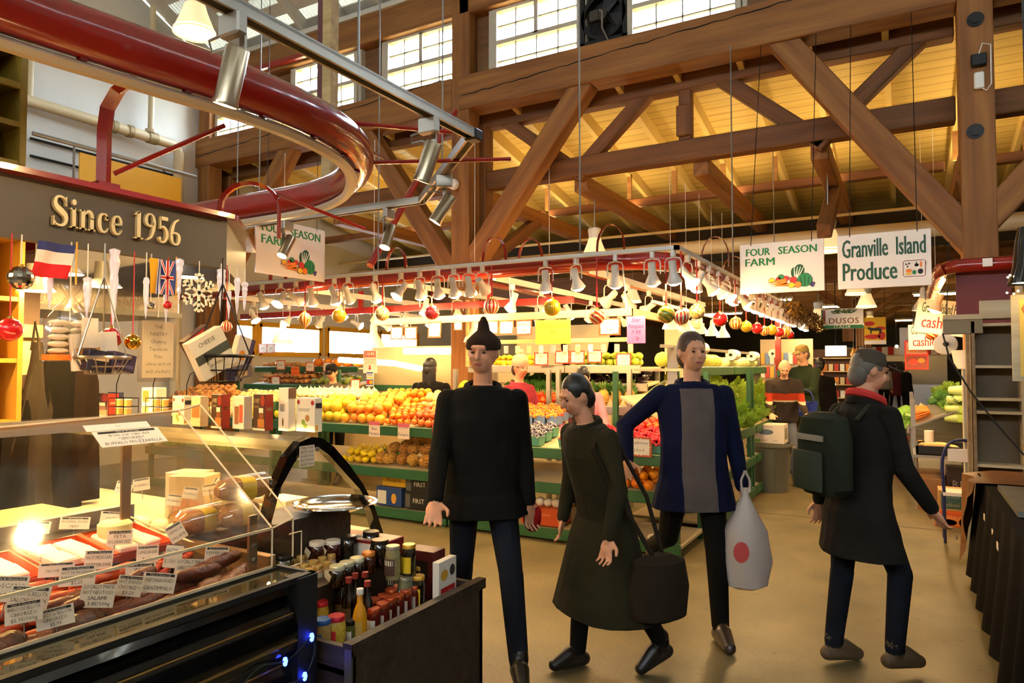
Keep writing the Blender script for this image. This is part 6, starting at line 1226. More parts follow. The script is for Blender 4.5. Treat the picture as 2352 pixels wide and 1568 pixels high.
# ------------------------------------------------------------------ hanging signs with lettering and produce picture
SGN = mat('sign_white', '#e9ddd0', .5); GINK = mat('sign_green', '#1f7a3c', .6)
ART = [mat('art_'+c.strip('#'), c, .6) for c in ('#1b7a45', '#0f5230', '#e87a1c', '#c8281e', '#e9b62a', '#efe6d8', '#1c1a16', '#4c3a78')]
def veg_art(q, M, s, k0):
    'melon, cabbage, carrots, tomatoes and grapes; k0 = first material slot of ART'
    def disc(x, y, rx, ry, k, z=0, n=20): q.prism([(x+rx*math.cos(i*6.283/n), y+ry*math.sin(i*6.283/n)) for i in range(n)], .0008, k0+k, M @ Matrix.Diagonal((s, s, 1, 1)) @ TR(0, 0, z))
    def odisc(x, y, rx, ry, k, z): disc(x, y, rx+.018, ry+.018, 6, z); disc(x, y, rx, ry, k, z+.0008)
    for x, y in ((.92, -.36), (1.02, -.32), (.98, -.42)): odisc(x, y, .07, .06, 7, .0002)
    odisc(.12, .28, .13, .24, 1, .0004); odisc(.38, .4, .22, .26, 1, .0005)
    for a in (-.35, -.1, .15, .4): q.add([(.12*s, -.3*s, .003), (.2*s, -.3*s, .003), ((.36+a*.6)*s, .55*s, .003), ((.33+a*.6)*s, .56*s, .003)], [(0, 1, 2, 3)], k0+5, False, M)
    odisc(.62, -.12, .33, .33, 0, .0032)
    for x in (-.15, 0, .15): q.add([((.62+x-.03)*s, (-.12-.28+abs(x)*.4)*s, .0049), ((.62+x+.04)*s, (-.12-.28+abs(x)*.4)*s, .0049), ((.62+x*1.3+.03)*s, (.12-abs(x)*.6)*s, .0049), ((.62+x*1.3-.03)*s, (.13-abs(x)*.6)*s, .0049)], [(0, 1, 2, 3)], k0+1, False, M)
    for x, y, r, k in ((-.95, -.08, .14, 4), (-.62, -.02, .12, 3), (-.25, .0, .13, 3), (-.5, .08, .14, 0)): odisc(x, y, r, r*.85, k, .0035)
    for x0, y0, x1, y1 in ((-1.25, -.2, -.3, -.08), (-1.1, -.3, -.25, -.22), (-.95, -.38, -.2, -.3)): 
        for w, k, z in ((.11, 6, .0052), (.085, 2, .006)): q.add([(x0*s, y0*s, z), (x1*s, (y1-w)*s, z), ((x1+.06)*s, y1*s, z), (x1*s, (y1+w)*s, z)], [(0, 1, 2, 3)], k0+k, False, M)
    odisc(.08, -.1, .16, .16, 3, .0065); odisc(0, -.36, .15, .13, 4, .0075); odisc(.3, -.34, .16, .15, 2, .008)
def hang_sign(name, label, o, w, h, M, top_z, build, mats, wires=True):
    t = thing(name, label, 'sign'); MB().box((0, 0, -.012), (w, h, .02), 0, M, .004).build('panel', SGN, t); q = MB(); build(q); q.build('lettering', mats, t)
    if wires:
        for s in (-.36, .36): a = M @ V((s*w, h/2-.02, .004)); b = V((a.x, 8.25, 5.3)) if top_z == 4.0 else V((a.x, a.y, zn(a.y)+.1 if top_z == 6 else top_z)); MB().cyl(a, b, .004, n=4).build('wire', DARKM, t)
    return t
M = face_my((-1.095, 7.5, 2.615)) @ RY(0); w, h = .81, .52
def b1(q, w=w, h=h, M=M):
    q.text('FOUR', .108, M @ TR(-.225, .165, 0), 0, .02, 1.0, fit=.235); q.text('SEASON', .108, M @ TR(.16, .165, 0), 0, .02, 1.0, fit=.36); q.text('FARM', .112, M @ TR(-.205, .06, 0), 0, .02, 1.1, fit=.285)
    veg_art(q, M @ TR(.1, -.12, 0), .2, 1)
hang_sign('hanging_sign', 'white FOUR SEASON FARM sign over the aisle beside the bay lamp', 0, w, h, M, 4.0, b1, [GINK]+ART)
M2 = face_px((-5.5, 5.115, 2.80)); 
def b2(q, M=M2):
    q.text('FOUR', .12, M @ TR(-.26, .18, 0), 0, .02, 1.0, fit=.27); q.text('SEASON', .12, M @ TR(.18, .18, 0), 0, .02, 1.0, fit=.42); q.text('FARM', .125, M @ TR(-.235, .06, 0), 0, .02, 1.1, fit=.33)
    veg_art(q, M @ TR(.1, -.12, 0), .22, 1)
hang_sign('hanging_sign', 'white FOUR SEASON FARM sign partly behind the deli spotlights', 0, .93, .56, M2, 6, b2, [GINK]+ART)
M3 = face_my((-.175, 7.5, 2.62)); DG = mat('sign_dark_green', '#1d4a2f', .6)
def b3(q, M=M3):
    q.text('Granville  Island', .25, M @ TR(0, .115, 0), 0, .009, .62, fit=.7); q.text('Produce', .25, M @ TR(-.12, -.11, 0), 0, .011, .78, fit=.46)
    N_ = M @ TR(.255, -.1, 0); P = [(.09*sx*(1 if k == 0 else .85)+0, .075*sy*(.85 if k == 0 else 1)) for sx, sy, k in ((1, -1, 0), (1, 1, 0), (1, 1, 1), (-1, 1, 1), (-1, 1, 0), (-1, -1, 0), (-1, -1, 1), (1, -1, 1))]
    q.tube([(x, y, .001) for x, y in P], .0025, 4, 9, True, N_)
    D = lambda x, y, rx, ry, k: q.prism([(x+rx*math.cos(i*.5236), y+ry*math.sin(i*.5236)) for i in range(12)], .001, 1+k, N_)
    for i in range(7): D(-.05+.016*math.cos(i*.9), .035+.016*math.sin(i*.9), .008, .008, 6 if i % 2 else 5)
    D(.02, .03, .017, .015, 6); D(.02, .031, .014, .012, 5); q.add([(.015, .04, .001), (.02, .07, .001), (.025, .04, .001)], [(0, 1, 2)], 7, False, N_); D(.055, .035, .009, .03, 2)
    D(-.045, -.02, .025, .017, 2); D(-.045, -.05, .03, .011, 4); D(.0, -.038, .017, .02, 0); D(.05, -.03, .022, .025, 6)
    for i in range(8): D(.05+.012*math.cos(i*.785), -.03+.014*math.sin(i*.785), .004, .004, 5)
hang_sign('hanging_sign', 'white Granville Island Produce sign with a small fruit emblem', 0, .79, .53, M3, 4.0, b3, [DG]+ART+[mat('emblem_frame', '#7d3a3a', .6)])
# price cards along the pale rail
def rcard(px, py, wpx, hpx, lines, lab, y=5.97, border='#d2451c', paper='#efe0c6', roll=0, x=None, group=None):
    p = at_y(px, py, y) if x is None else at_x(px, py, x); s = p.xy.dot(V((-math.sin(YAW), math.cos(YAW))))/F_PX
    card(lab, p, wpx*s*(1.15 if x is None else 1.9), hpx*s, (random.uniform(-.08, .05), roll, 0 if x is None else math.pi/2), lines, None, paper=paper, ink='#3a332c', border=border, stake=False, group=group)
for a in ((911, 765, 26, 24, ['Organic', 'Lemons', '2.49'], 'first orange bordered card of the pair on the rail above the cashier'), (943, 765, 26, 24, ['Organic', 'Limes'], 'second orange bordered card of the pair on the rail above the cashier'), (998, 757, 26, 30, ['Bok', 'Choy'], 'bright card with a yellow corner on the rail by the pointed hat'), (1052, 748, 16, 16, ['8.99'], 'tiny red bordered card on the rail by the pointed hat'),
          (1128, 752, 28, 26, ['Mangoes', '1.79'], 'orange bordered card under the red striped ball'), (1163, 752, 28, 26, ['Avocado', '1.29'], 'orange bordered card next to the one under the red striped ball'), (1203, 752, 30, 28, ['Blackberries', '3.99'], 'pale yellow bordered card beside the large berry sign'), (1400, 750, 38, 32, ['Tomatoes', '2.49'], 'orange bordered card beside the pink paper sign')): rcard(*a)
p = at_y(1270, 762, 5.96); t = thing('berry_sign', 'large bright yellow KIWI BERRIES sign hung on the pale rail', 'sign', p, 0); s = .0041
MB().box((0, 0, 0), (.37, .003, .23)).build('sheet', mat('neon_yellow_sheet', '#dcd632', .6), t); q = MB(); q.text('KIWI BERRIES', .06, face_my((0, -.0025, .055)), 0, fit=.31); q.text('99', .06, face_my((0, -.0025, -.01)), 0); q.text('ea', .03, face_my((.03, -.0025, -.075)), 0); q.build('lettering', mat('olive_marker', '#6a6a10', .8), t)
p = at_y(1461, 757, 5.9); t = thing('pink_sign', 'pink paper sign with handwriting hanging at the stall corner', 'sign', p, 0)
MB().box((0, 0, 0), (.17, .003, .24)).build('sheet', mat('pink_sheet', '#d9649c', .7), t); q = MB()
for i, s_ in enumerate(('Star', 'Pattypans', '7 99', '/ lb')): q.text(s_, .05, face_my((0, -.0025, .085-.055*i)), 0, fit=.14, skew=.2)
q.build('lettering', mat('purple_ink', '#5a2a66', .8), t)
for i, (px, py) in enumerate(((1243, 824), (1291, 820), (1326, 820), (1366, 818), (1432, 826))): rcard(px, py, 26, 24, [('Ginger', 'Limes', 'Basil', 'Herbs', 'Kale')[i], ('4.99', '.59', '1.99', '1.29', '2.99')[i]], 'red bordered card on the inner rail, %s towards the aisle' % ordinal(i), 7.88, '#b8321e')
tag(MB().bx((-5.2, 7.9, 1.9), (-2.75, 7.93, 1.95)).build('inner_card_rail', RW), 'pale wooden inner rail carrying the row of red bordered cards', 'rail')
tag(MB().bx((-5.19, 7.9, 1.6), (-5.15, 7.93, 2.5)).build('rail_post', RW), 'pale wooden post of the inner card rail', 'post')
for i in range(14):
    tag(MB().box((0, 0, 0), (.06, .02, .1), 0, None, .004).build('snack_packet', mat('packet_'+str(i % 4), ('#e8d9a8', '#d8b78a', '#e4e0cc', '#cfa0a0')[i % 4], .3), None, TR(-5.05+.17*i, 7.87, 1.82) @ RZ(random.uniform(-.2, .2))), 'small packet clipped to the inner card rail among the red bordered cards', 'packet', 'packets on the inner rail')
for px, py, ln, lab in ((860, 985, ['SPECIAL!', 'Blue', 'Mandarins'], 'pink topped SPECIAL card under the tangerines'), (927, 990, ['SPECIAL!', 'Pineapples'], 'pink topped SPECIAL card above the pineapples')):
    p = at_y(px, py, STY-.04); card(lab, p, .15, .16, (0, 0, 0), ln, None, paper='#e6a79a' if 0 else '#ecd8c8', ink='#3a2c5a', stake=False)
    tag(MB().box((0, -.002, .06), (.148, .001, .038)).build('card_header', mat('pink_header', '#d9687a', .6), [o_ for o_ in bpy.data.objects if o_.get('label') == lab][0]))
rcard(1468, 1026, 42, 36, ['Raspberries', '2 for 5'], 'orange bordered card hanging below the raspberries', STY-.06, '#b5562a')
rcard(1004, 985, 20, 18, ['Papaya'], 'small red bordered card at the end of the pineapple shelf', STY-.05, '#b5321e')
for i, (px, py, y) in enumerate(((633, 875, 9.0), (568, 838, 9.1), (645, 838, 9.1), (712, 842, 9.1), (752, 842, 9.1), (789, 845, 9.5), (604, 800, 9.3), (622, 800, 9.3), (816, 882, 8.2))): rcard(px, py, 20, 18, [('Yams', 'Gala', 'Nugget', 'Squash', 'Kabocha', 'Garlic', 'Beets', 'Leeks', '2 for 5')[i]], 'red bordered card on the back shelves, %s in the order potatoes to till' % ordinal(i), y, '#c9542a')
p = at_y(678, 852, 8.9); card('plain orange card standing on the potato shelf', p, .21, .15, (0, 0, 0), ['Red Yams', '1.49 lb'], None, paper='#e8641c', ink='#8a2a0c', stake=False)
# cashier sign with card logos
t = thing('cashier_sign', 'white CASHIER please line up from here sign on a post', 'sign', (at_y(850, 842, 8.4).x, 8.4, 0)); zc = at_y(850, 830, 8.4).z; RI = mat('sign_red', '#b8231c', .6)
MB().box((0, 0, zc), (.27, .012, .36)).build('panel', SGN, t); q = MB(); F = lambda z: face_my((0, -.0075, z))
q.box((0, -.007, zc+.115), (.24, .002, .1), 1); q.box((0, -.0083, zc+.115), (.222, .001, .084), 0); q.box((0, -.009, zc+.115), (.214, .001, .076), 1); q.text('CASHIER', .075, face_my((0, -.0102, zc+.115)), 0, .02, fit=.2); q.text('PLEASE LINE UP', .036, F(zc+.03), 2, fit=.24); q.text('FROM HERE', .036, F(zc-.02), 2, fit=.18)
q.add([(-.03, -.008, zc-.1), (0, -.008, zc-.14), (.03, -.008, zc-.1), (.015, -.008, zc-.1), (.015, -.008, zc-.06), (-.015, -.008, zc-.06), (-.015, -.008, zc-.1)], [(0, 1, 2, 3, 4, 5, 6)], 1); q.build('lettering', [SGN, RI, mat('grey_letters', '#8a8478', .7)], t)
MB().cyl((0, .02, .9), (0, .02, zc+.18), .012, n=8).build('pole', STEEL, t)
t2 = thing('card_logo_sign', 'small VISA and twin circle card sign below the cashier sign', 'sign', (at_y(850, 870, 8.36).x, 8.36, 0)); z2 = at_y(850, 870, 8.36).z
MB().box((0, 0, z2), (.14, .008, .22)).build('panel', SGN, t2); q = MB(); q.box((0, -.005, z2+.095), (.13, .001, .02), 0); q.text('VISA', .055, face_my((0, -.0055, z2+.06)), 0, .015, fit=.11, skew=.15); q.box((0, -.005, z2+.02), (.13, .001, .018), 2)
q.box((0, -.005, z2-.05), (.13, .001, .09), 0)
for x, k in ((-.025, 1), (.025, 2)): q.prism([(x+.035*math.cos(i*.349), .035*math.sin(i*.349)) for i in range(18)], .001, k, face_my((0, -.006-.001*(k-1), z2-.05)))
q.build('logos', [mat('logo_blue', '#23408f', .5), mat('logo_red', '#d8281e', .5), mat('logo_gold', '#e7a21c', .5)], t2)
MB().cyl((0, .01, 1.0), (0, .01, z2+.1), .008, n=6).build('pole', STEEL, t2)
# lit tube lamps in the till area, bag rolls, scale, poinsettia
for a, b, r, n in (((930, 806), (1046, 806), .055, 'bright long lamp behind the woman with long dark hair'), ((780, 826), (905, 834), .05, 'horizontal lit lamp tube beside the cashier sign'), ((905, 834), (965, 846), .045, 'slanting lit lamp tube at the till')):
    p, q_ = at_y(*a, 9.3), at_y(*b, 9.3 if n[0] != 's' else 8.6); o = tag(MB().cyl(p, q_, r, n=14).build('lit_tube_lamp', TUBEW), n, 'lamp')
tag(MB().bx((-8.3, 9.6, 0), (-6.6, 9.7, 1.95)).build('till_screen', mat('cream_screen', '#a9966c', .8)), 'cream screen wall behind the till', 'partition')
for i, (px, py, x) in enumerate(((1608, 800, -1.95), (1684, 815, -1.95), (1730, 818, -1.95), (1778, 812, -1.9))):
    p = at_x(px, py, x); o = thing('bag_roll', 'white roll of produce bags on the high rail, %s along the aisle' % ordinal(i), 'roll', p, 0); MB().lathe([(.02, -.14), (.07, -.14), (.07, .14), (.02, .14)], 18, M=RX(rad(90))).build('roll', SGN, o); MB().cyl((0, -.17, 0), (0, .17, 0), .02, n=10).build('core', DARKM, o)
tag(MB().bx((-2.02, 6.4, 1.78), (-1.98, 11.2, 1.81)).build('bag_rail', STEEL), 'steel rail carrying the bag rolls above the melon shelf', 'rail')
for y in (6.75, 11.15): tag(MB().bx((-2.05, y-.02, 0), (-1.95, y+.02, 1.8)).build('rail_post', STEEL), 'steel post of the bag roll rail at its %s end' % ('near' if y < 8 else 'far'), 'post')
p = at_y(955, 905, 7.6); t = thing('counter_scale', 'white counter scale with a dark display at the till', 'scale', (p.x, 7.6, 1.0)); MB().box((0, 0, .06), (.3, .3, .12), bev=.02).build('base', LW, t); MB().box((0, .1, .28), (.26, .05, .12), bev=.01).build('head', LW, t); MB().box((0, .073, .29), (.22, .004, .07)).build('display', BLACK, t); MB().cyl((0, .1, .1), (0, .1, .24), .02).build('neck', LW, t)
tag(MB().bx((-7.6, 7.4, 0), (-5.4, 8.1, 1.0)).build('till_counter', mat('till_counter', '#a99268', .5)), 'low till counter inside the fruit stall', 'counter')
p = at_y(945, 885, 7.5); t = thing('poinsettia', 'red poinsettia in a pot by the woman with long dark hair', 'plant', (p.x, 7.5, 1.0)); MB().lathe([(0, 0), (.06, 0), (.08, .13), (0, .13)], 14).build('pot', mat('orange_pot', '#d97a4a', .6), t); q = MB()
for i in range(34):
    a = i*2.4; r = .03+.11*math.sqrt(i/34); c = V((r*math.cos(a), r*math.sin(a), .27-.25*r+random.uniform(-.03, .03))); d = V((math.cos(a), math.sin(a), -.2))*.07; w_ = V((-math.sin(a), math.cos(a), 0))*.022; q.add([c, c+d*.5+w_, c+d, c+d*.5-w_], [(0, 1, 2, 3)], 1 if i > 26 else 0)
q.cyl((0, 0, .12), (0, 0, .25), .012, n=6, mi=1); q.build('bracts', [mat('poinsettia_red', '#d0161c', .5), LEAF[1]], t)
# back partition wall of the stall
t = struct(MB().bx((-6.9, 10.7, 0), (-4.2, 10.8, 2.3)).bx((-3.3, 10.7, 0), (-2.8, 10.8, 2.3)).build('wall_stall', mat('stall_back_wall', '#b9ab86', .7)), 'pale partition behind the inner stands', 'wall'); 
tag(MB().box((0, 0, 0), (.5, .02, .4)).build('dark_board', mat('dark_green_board', '#3a3a2c', .7), None, TR(-6.2, 10.66, 1.95)), 'dark notice board on the stall partition', 'board')
t = thing('wall_decoration', 'red fan shaped decoration behind the large yellow berry sign', 'decoration', (-4.6, 10.66, 1.85))
for s_ in (-1, 1): MB().add([(s_*.42, 0, .35), (s_*.5, 0, .33), (s_*.44, 0, -.3), (s_*.3, 0, -.3)], [(0, 1, 2, 3), (3, 2, 1, 0)]).build('hanging_strip', RIB, t)
MB().prism([(.2*math.cos(a), .2*math.sin(a)) for a in [math.pi+i*math.pi/10 for i in range(11)]], .01, 0, face_my((0, 0, -.15))).build('fan', mat('fan_orange', '#d96a2a', .6), t)
# cartons on the bottom shelf
for px, py, w, h, base, pan, lab in ((890, 1160, .34, .2, '#27406e', [('y', .05, .1, .4, .8, '#d8d2c0'), ('y', .6, .15, .8, .7, '#d99a2a', 'o')], 'blue mango carton on the bottom shelf of the citrus stand'), (958, 1192, .36, .17, '#1f1d18', [('y', .3, .3, .7, .7, '#d8d2c0', 'FIRST'), ('y', .03, .1, .2, .9, '#57544a')], 'black FIRST carton, lower of two on the bottom shelf'),
                                     (1022, 1204, .3, .15, '#d05a1c', [('y', .2, .3, .6, .75, '#e8d2b0', 'FIRST'), ('y', .75, .1, .97, .9, '#c9b89c')], 'orange FIRST carton, lower of two on the bottom shelf'), (1125, 1214, .3, .14, '#cfc2a4', [('y', .1, .1, .9, .3, '#d8b03a')], 'pale carton behind the walking shoppers'), (1238, 1240, .4, .16, '#b5461a', [('y', .15, .5, .8, .8, '#d98a5a', 'Clementines')], 'orange Clementines crate on the bottom shelf'),
                                     (1345, 1250, .3, .2, '#4a3a22', [('y', .1, .4, .9, .6, '#8a6a3a')], 'brown carton behind the long dark coat')):
    p = at_y(px, py, STY+.1); o = carton(lab, (p.x, STY+.3, .115), (w, .36, h), 0, base, pan, name='fruit_carton')
    if 'lower of two' in lab: carton(lab.replace('lower', 'upper'), (p.x+.01, STY+.3, .117+h), (w, .36, h), .03, base, pan, name='fruit_carton')
    if 'mango' in lab: carton('yellow Mangoes carton stacked upside down on the blue one', (p.x+.03, STY+.32, .318), (.32, .3, .13), 0, '#d8a824', [('y', .1, .3, .9, .75, '#6a4a14', 'Mangoes')], name='fruit_carton'); carton('red carton beside the yellow Mangoes carton', (p.x+.38, STY+.45, .46), (.3, .25, .1), 0, '#a8281c', [], name='fruit_carton')
    if 'Clement' in lab:
        for i in range(4): tag(MB().ball((0, 0, 0), .045, 12, 8).build('wrapped_fruit', mat('tissue_wrap', '#d8cdb8', .7), None, TR(p.x-.13+.085*i, STY+.22, .115+h+.04)), 'tissue wrapped fruit in the orange crate on the bottom shelf', 'fruit', 'tissue wrapped fruit')
for i in range(3): carton('white crate on the bottom shelf beside the stall corner, %s from the floor' % ordinal(i), (SRX-.45, 7.3+.1*i, .13+.15*i), (.4, .5, .148), 0, '#cfc8b8', [('x', .1, .2, .9, .5, '#8a8478')], name='fruit_carton')
# ------------------------------------------------------------------ opposite stall across the aisle
OAK = wood('rack_wood', '#8a7352', '#6d5a3e', 3); PALEW = wood('pale_rack_wood', '#b9a98a', '#a3906e', 3)
stand('produce_stand', 'steel stand with broccoli, carrots and chinese cabbage across the aisle', .02, .85, 9.9, 13.2, [(.86, 1.22, 0, .8), (.3, .3, .05, .75)], 'x', True, STW, STW)
t = [o for o in bpy.data.objects if o.get('label', '').startswith('steel stand with')][0]
for o in list(t.children): pass
# mirrored so that its slope falls towards the aisle
t.rotation_euler = (0, 0, math.pi); t.location = (.435, 11.55, 0)
def s5(y, d): return V((.05+d, y, .875+.36*d/.8))
BRO = Proto(None or (lambda o: o)(thing('broccoli_head', 'b', 'vegetable')))
q = MB()
for i in range(26):
    a = i*2.4; r = .075*math.sqrt(i/26); q.ball((r*math.cos(a), r*math.sin(a), .05-.35*r), .026, 8, 5)
q.build('florets', mat('broccoli_green', '#5d7f3a', .7, bump=.8, bscale=120, var=.1), BRO.o); MB().cyl((0, 0, -.07), (0, 0, .04), .022, .03, n=8).build('stalk', LEAF[2], BRO.o)
for r_ in range(3):
    for c in range(4): BRO(s5(10.0+c*.17, .45+.12*r_)+V((0, 0, .07)), c, 'broccoli head heaped at the back of the stand across the aisle', 'broccoli heads', (.0, -.5, c))
NAP = Proto(thing('napa_cabbage', 'n', 'vegetable')); MB().lathe([(0, -.14), (.04, -.13), (.055, -.05), (.06, .04), (.045, .12), (0, .15)], 14, wob=lambda a: 1+.06*math.sin(7*a)).build('head', mat('napa_pale', '#d0d69a', .5, col2='#a9bf62', nscale=8, stretch=(3, 3, .6)), NAP.o); MB().lathe([(.062, .0), (.066, .06), (.056, .13), (.01, .16)], 14, wob=lambda a: 1+.1*math.sin(5*a)).build('leaf_tips', LEAF[2], NAP.o)
for i in range(4):
    for j in range(3): NAP(V((.52+.02*i, 9.95+.13*j, .98+.11*i)), 0, 'chinese cabbage stacked at the near end of the stand across the aisle', 'chinese cabbages', (0, rad(90), random.uniform(-.1, .1)))
CAR = bunch('carrot_bunch', 'c', mat('carrot_orange', '#e07a22', .45), LEAF[0], 8, .2, .14, .013)
for i in range(7): CAR(s5(10.2+.17*i, .22)+V((-.03, 0, .06)), 0, 'bunch of orange carrots on the stand across the aisle', 'carrot bunches', (random.uniform(-.2, .2), 1.9, random.uniform(-.3, .3)+3.14))
for i in range(9): HRB(s5(10.0+.16*i, .38)+V((0, 0, .02)), 0, 'bunch of green herbs between the carrots and the broccoli', 'herb bunches across the aisle', (random.uniform(-.3, .3), .7, i))
for i in range(8): LET(s5(10.9+.25*i, .5)+V((0, 0, .02)), 0, 'leafy greens at the far end of the stand across the aisle', 'leafy greens across the aisle', (0, -.5, i))
heap(ONI, 'white bulb at the aisle edge of the stand across the aisle', 'white bulbs across the aisle', s5(11.2, .05), s5(12.8, .05), s5(11.2, .2), .042, 1)
t = thing('low_crate_table', 'low steel table of root vegetables with boxes beneath', 'table', (.3, 9.5, 0))
MB().bx((-.25, -.4, .58), (.3, .38, .61)).build('top', STW, t)
for x in (-.22, .27):
    for y in (-.37, .35): MB().cyl((x, y, 0), (x, y, .6), .018, n=8).build('leg', STW, t)
t = thing('black_crate', 'shallow black plastic crate of pale root vegetables', 'crate', (.32, 9.4, .612)); q = MB(); q.bx((-.24, -.28, 0), (.26, .3, .01)); [q.bx(*b) for b in (((-.24, -.28, 0), (-.22, .3, .1)), ((.24, -.28, 0), (.26, .3, .1)), ((-.24, -.28, 0), (.26, -.26, .1)), ((-.24, .28, 0), (.26, .3, .1)))]; q.build('crate', BLACK, t)
ROOT = Proto(tag(MB().tube([(-.13, 0, 0), (-.09, .005, .0), (0, .012, 0), (.09, 0, 0), (.14, -.01, 0)], [.012, .024, .03, .024, .006], 9).build('root_vegetable', fm_('root', '#d9b97c', '#bf9350', rough=.6)), 'r', 'vegetable'))
for i in range(22): ROOT((.2+.05*(i % 3)+random.uniform(-.05, .1), 9.2+.05*(i % 9), .64+.035*(i//9)), 0, 'pale root vegetable heaped in the black crate', 'root vegetables', (0, random.uniform(-.1, .1), random.uniform(-.5, .5)))
heap(POT, 'reddish bulb in the heap beyond the black crate', 'bulbs beyond the crate', (.08, 9.72, .62), (.5, 9.72, .62), (.08, 9.86, .64), .045, 2)
tag(MB().cyl((.22, 9.7, .62), (.22, 9.7, .84), .05, n=18).build('paper_roll', SGN), 'white paper roll standing among the root vegetables', 'roll')
t = thing('basket_stack', 'stack of red shopping baskets in the aisle', 'basket', (-.1, 12.0, 0))
for i in range(9): MB().lathe([(.13, 0), (.15, .1), (.165, .11), (.15, .11), (.13, .02), (0, .02)], 4, c=(0, 0, .055*i), M=RZ(rad(45))).build('basket', mat('red_plastic', '#a81e1a', .4), t)
for loc, d, base, pan, lab in (((.22, 9.95, 0), (.3, .3, .34), '#7d5a34', [('y', .2, .3, .8, .8, '#b99a7a', 'o'), ('y', .3, .35, .7, .7, '#8a4a3a', 'o')], 'brown carton with a pale crest under the steel stand'), ((.58, 9.8, 0), (.38, .36, .42), '#5a4028', [('y', .1, .4, .5, .7, '#c9a88a', 'RE')], 'large brown carton further under the steel stand'), ((.2, 9.3, 0), (.24, .4, .35), '#8a6238', [('x', .1, .2, .9, .8, '#6d4c2a')], 'brown carton under the low steel table'), ((.06, 10.9, 0), (.16, .3, .34), '#cfc3a6', [('y', .1, .2, .9, .45, '#d9c23a')], 'white carton with a yellow label beside the red baskets'),
                            ((.36, 8.45, 0), (.27, .34, .15), '#d8601c', [('y', .05, .1, .95, .75, '#e08a4a'), ('y', .3, .6, .9, .9, '#c9301c', 'Oranges'), ('y', .75, .05, .98, .6, '#2a3470', 'o'), ('y', .1, .08, .7, .5, '#d99a6a', 'o')], 'orange printed crate on the aisle floor near the post'), ((.37, 8.46, .152), (.22, .3, .2), '#b08a52', [('y', .1, .1, .9, .85, '#3a5448'), ('y', .15, .6, .85, .75, '#8aa08a', 'Farm Fresh'), ('y', .2, .15, .8, .45, '#a9a07a', 'Earthbound')], 'brown carton with a green print standing in the orange crate')): carton(lab, loc, d, 0, base, pan, name='produce_carton')
# wooden rack standing behind the cloth covered table
t = thing('wooden_rack', 'tall narrow wooden rack behind the cloth covered table', 'rack', (.66, 7.0, 0)); Z1 = 2.3
for x in (-.17, .165): MB().bx((x-.012, -.02, 0), (x+.012, .22, Z1 if x > 0 else 1.98)).build('upright', OAK if x < 0 else PALEW, t)
MB().bx((-.16, .2, .5), (.16, .22, 1.95)).build('back_panel', mat('rack_back', '#6a5a42', .7), t)
for z in (.78, 1.22, 1.33, 1.6, 1.95): MB().bx((-.16, -.015, z-.012), (.155, .2, z+.012)).build('shelf', PALEW, t)
MB().bx((-.38, -.03, 2.0), (.18, .2, 2.04)).build('top_board', PALEW, t); MB().bx((-.38, -.02, 1.88), (-.1, .15, 2.0)).build('side_box', mat('rack_box', '#75694f', .7), t); MB().bx((-.12, -.02, 2.04), (.16, .0, 2.15)).build('crest_board', PALEW, t); MB().bx((-.22, -.01, .6), (-.195, .1, 1.88)).build('side_slat', OAK, t)
tag(MB().tube([V(p) for p in [at_y(2165, 765, 6.9), at_y(2180, 820, 6.9), at_y(2230, 900, 6.9), at_y(2290, 975, 6.9), at_y(2352, 1045, 6.9)]], .008, 6).build('black_cable', BLACK), 'black cable sagging across the wooden rack', 'cable')
tag(MB().lathe([(0, 0), (.11, 0), (.135, .15), (.14, .17), (.13, .17), (.1, .01)], 20).build('white_bucket', SGN, None, TR(.5, 7.6, 1.58)), 'white plastic bucket on the board beside the wooden rack', 'bucket')
tag(MB().bx((.445, 7.5, 0), (.56, 7.72, 1.578)).build('bucket_stand', mat('grey_white_panel', '#a9a597', .6)), 'tall grey white box stand carrying the white bucket', 'stand')
o = thing('side_pendant', 'round white lamp head seen face on beside the bucket', 'lamp', at_y(2172, 790, 7.9)); MB().lathe([(0, .02), (.02, .02), (.1, .0), (.105, -.02), (.0, -.01)], 20, M=RX(rad(80))).build('shade', LW, o); MB().ball((0, -.02, 0), .025, 8, 6).build('socket', BLACK, o); MB().cyl((0, .03, 0), (.05, .1, 1.0), .006, n=5).build('cord', BLACK, o)
BELL(at_y(2238, 760, 9.2), 0, 'white bell pendant lamp behind the wooden rack'); BELL(at_y(2150, 690, 10.6), 0, 'white bell pendant lamp over the broccoli'); BELL(at_y(2120, 660, 11.6), 0, 'white bell pendant lamp over the carrots')
# red canopy end and maroon panel
t = thing('red_canopy_end', 'short red tube canopy end with a white sticker near the post', 'rail'); MB().tube(smooth([(.95, 7.7, 2.54), (.6, 7.7, 2.54), (.42, 7.72, 2.54), (.33, 7.85, 2.53), (.3, 8.2, 2.52), (.3, 12.5, 2.52)], 4), .065, 14).build('tube', REDP, t); MB().box((.66, 7.63, 2.55), (.075, .01, .075)).build('sticker', SGN, t); MB().bx((.42, 7.78, 2.0), (.85, 7.8, 2.5)).build('maroon_panel', mat('maroon_panel', '#5e1c18', .6), t)
MB().cyl((.33, 7.9, 2.44), (.3, 11.5, 2.44), .018, n=8).build('lit_strip', mat('lit_strip', '#ffffff', emit='#ffb060', es=14), t)
for i in range(6): HEADS[0]((.3, 8.6+.5*i, 2.46), 1.57, '%s spotlight along the canopy across the aisle' % ordinal(i))
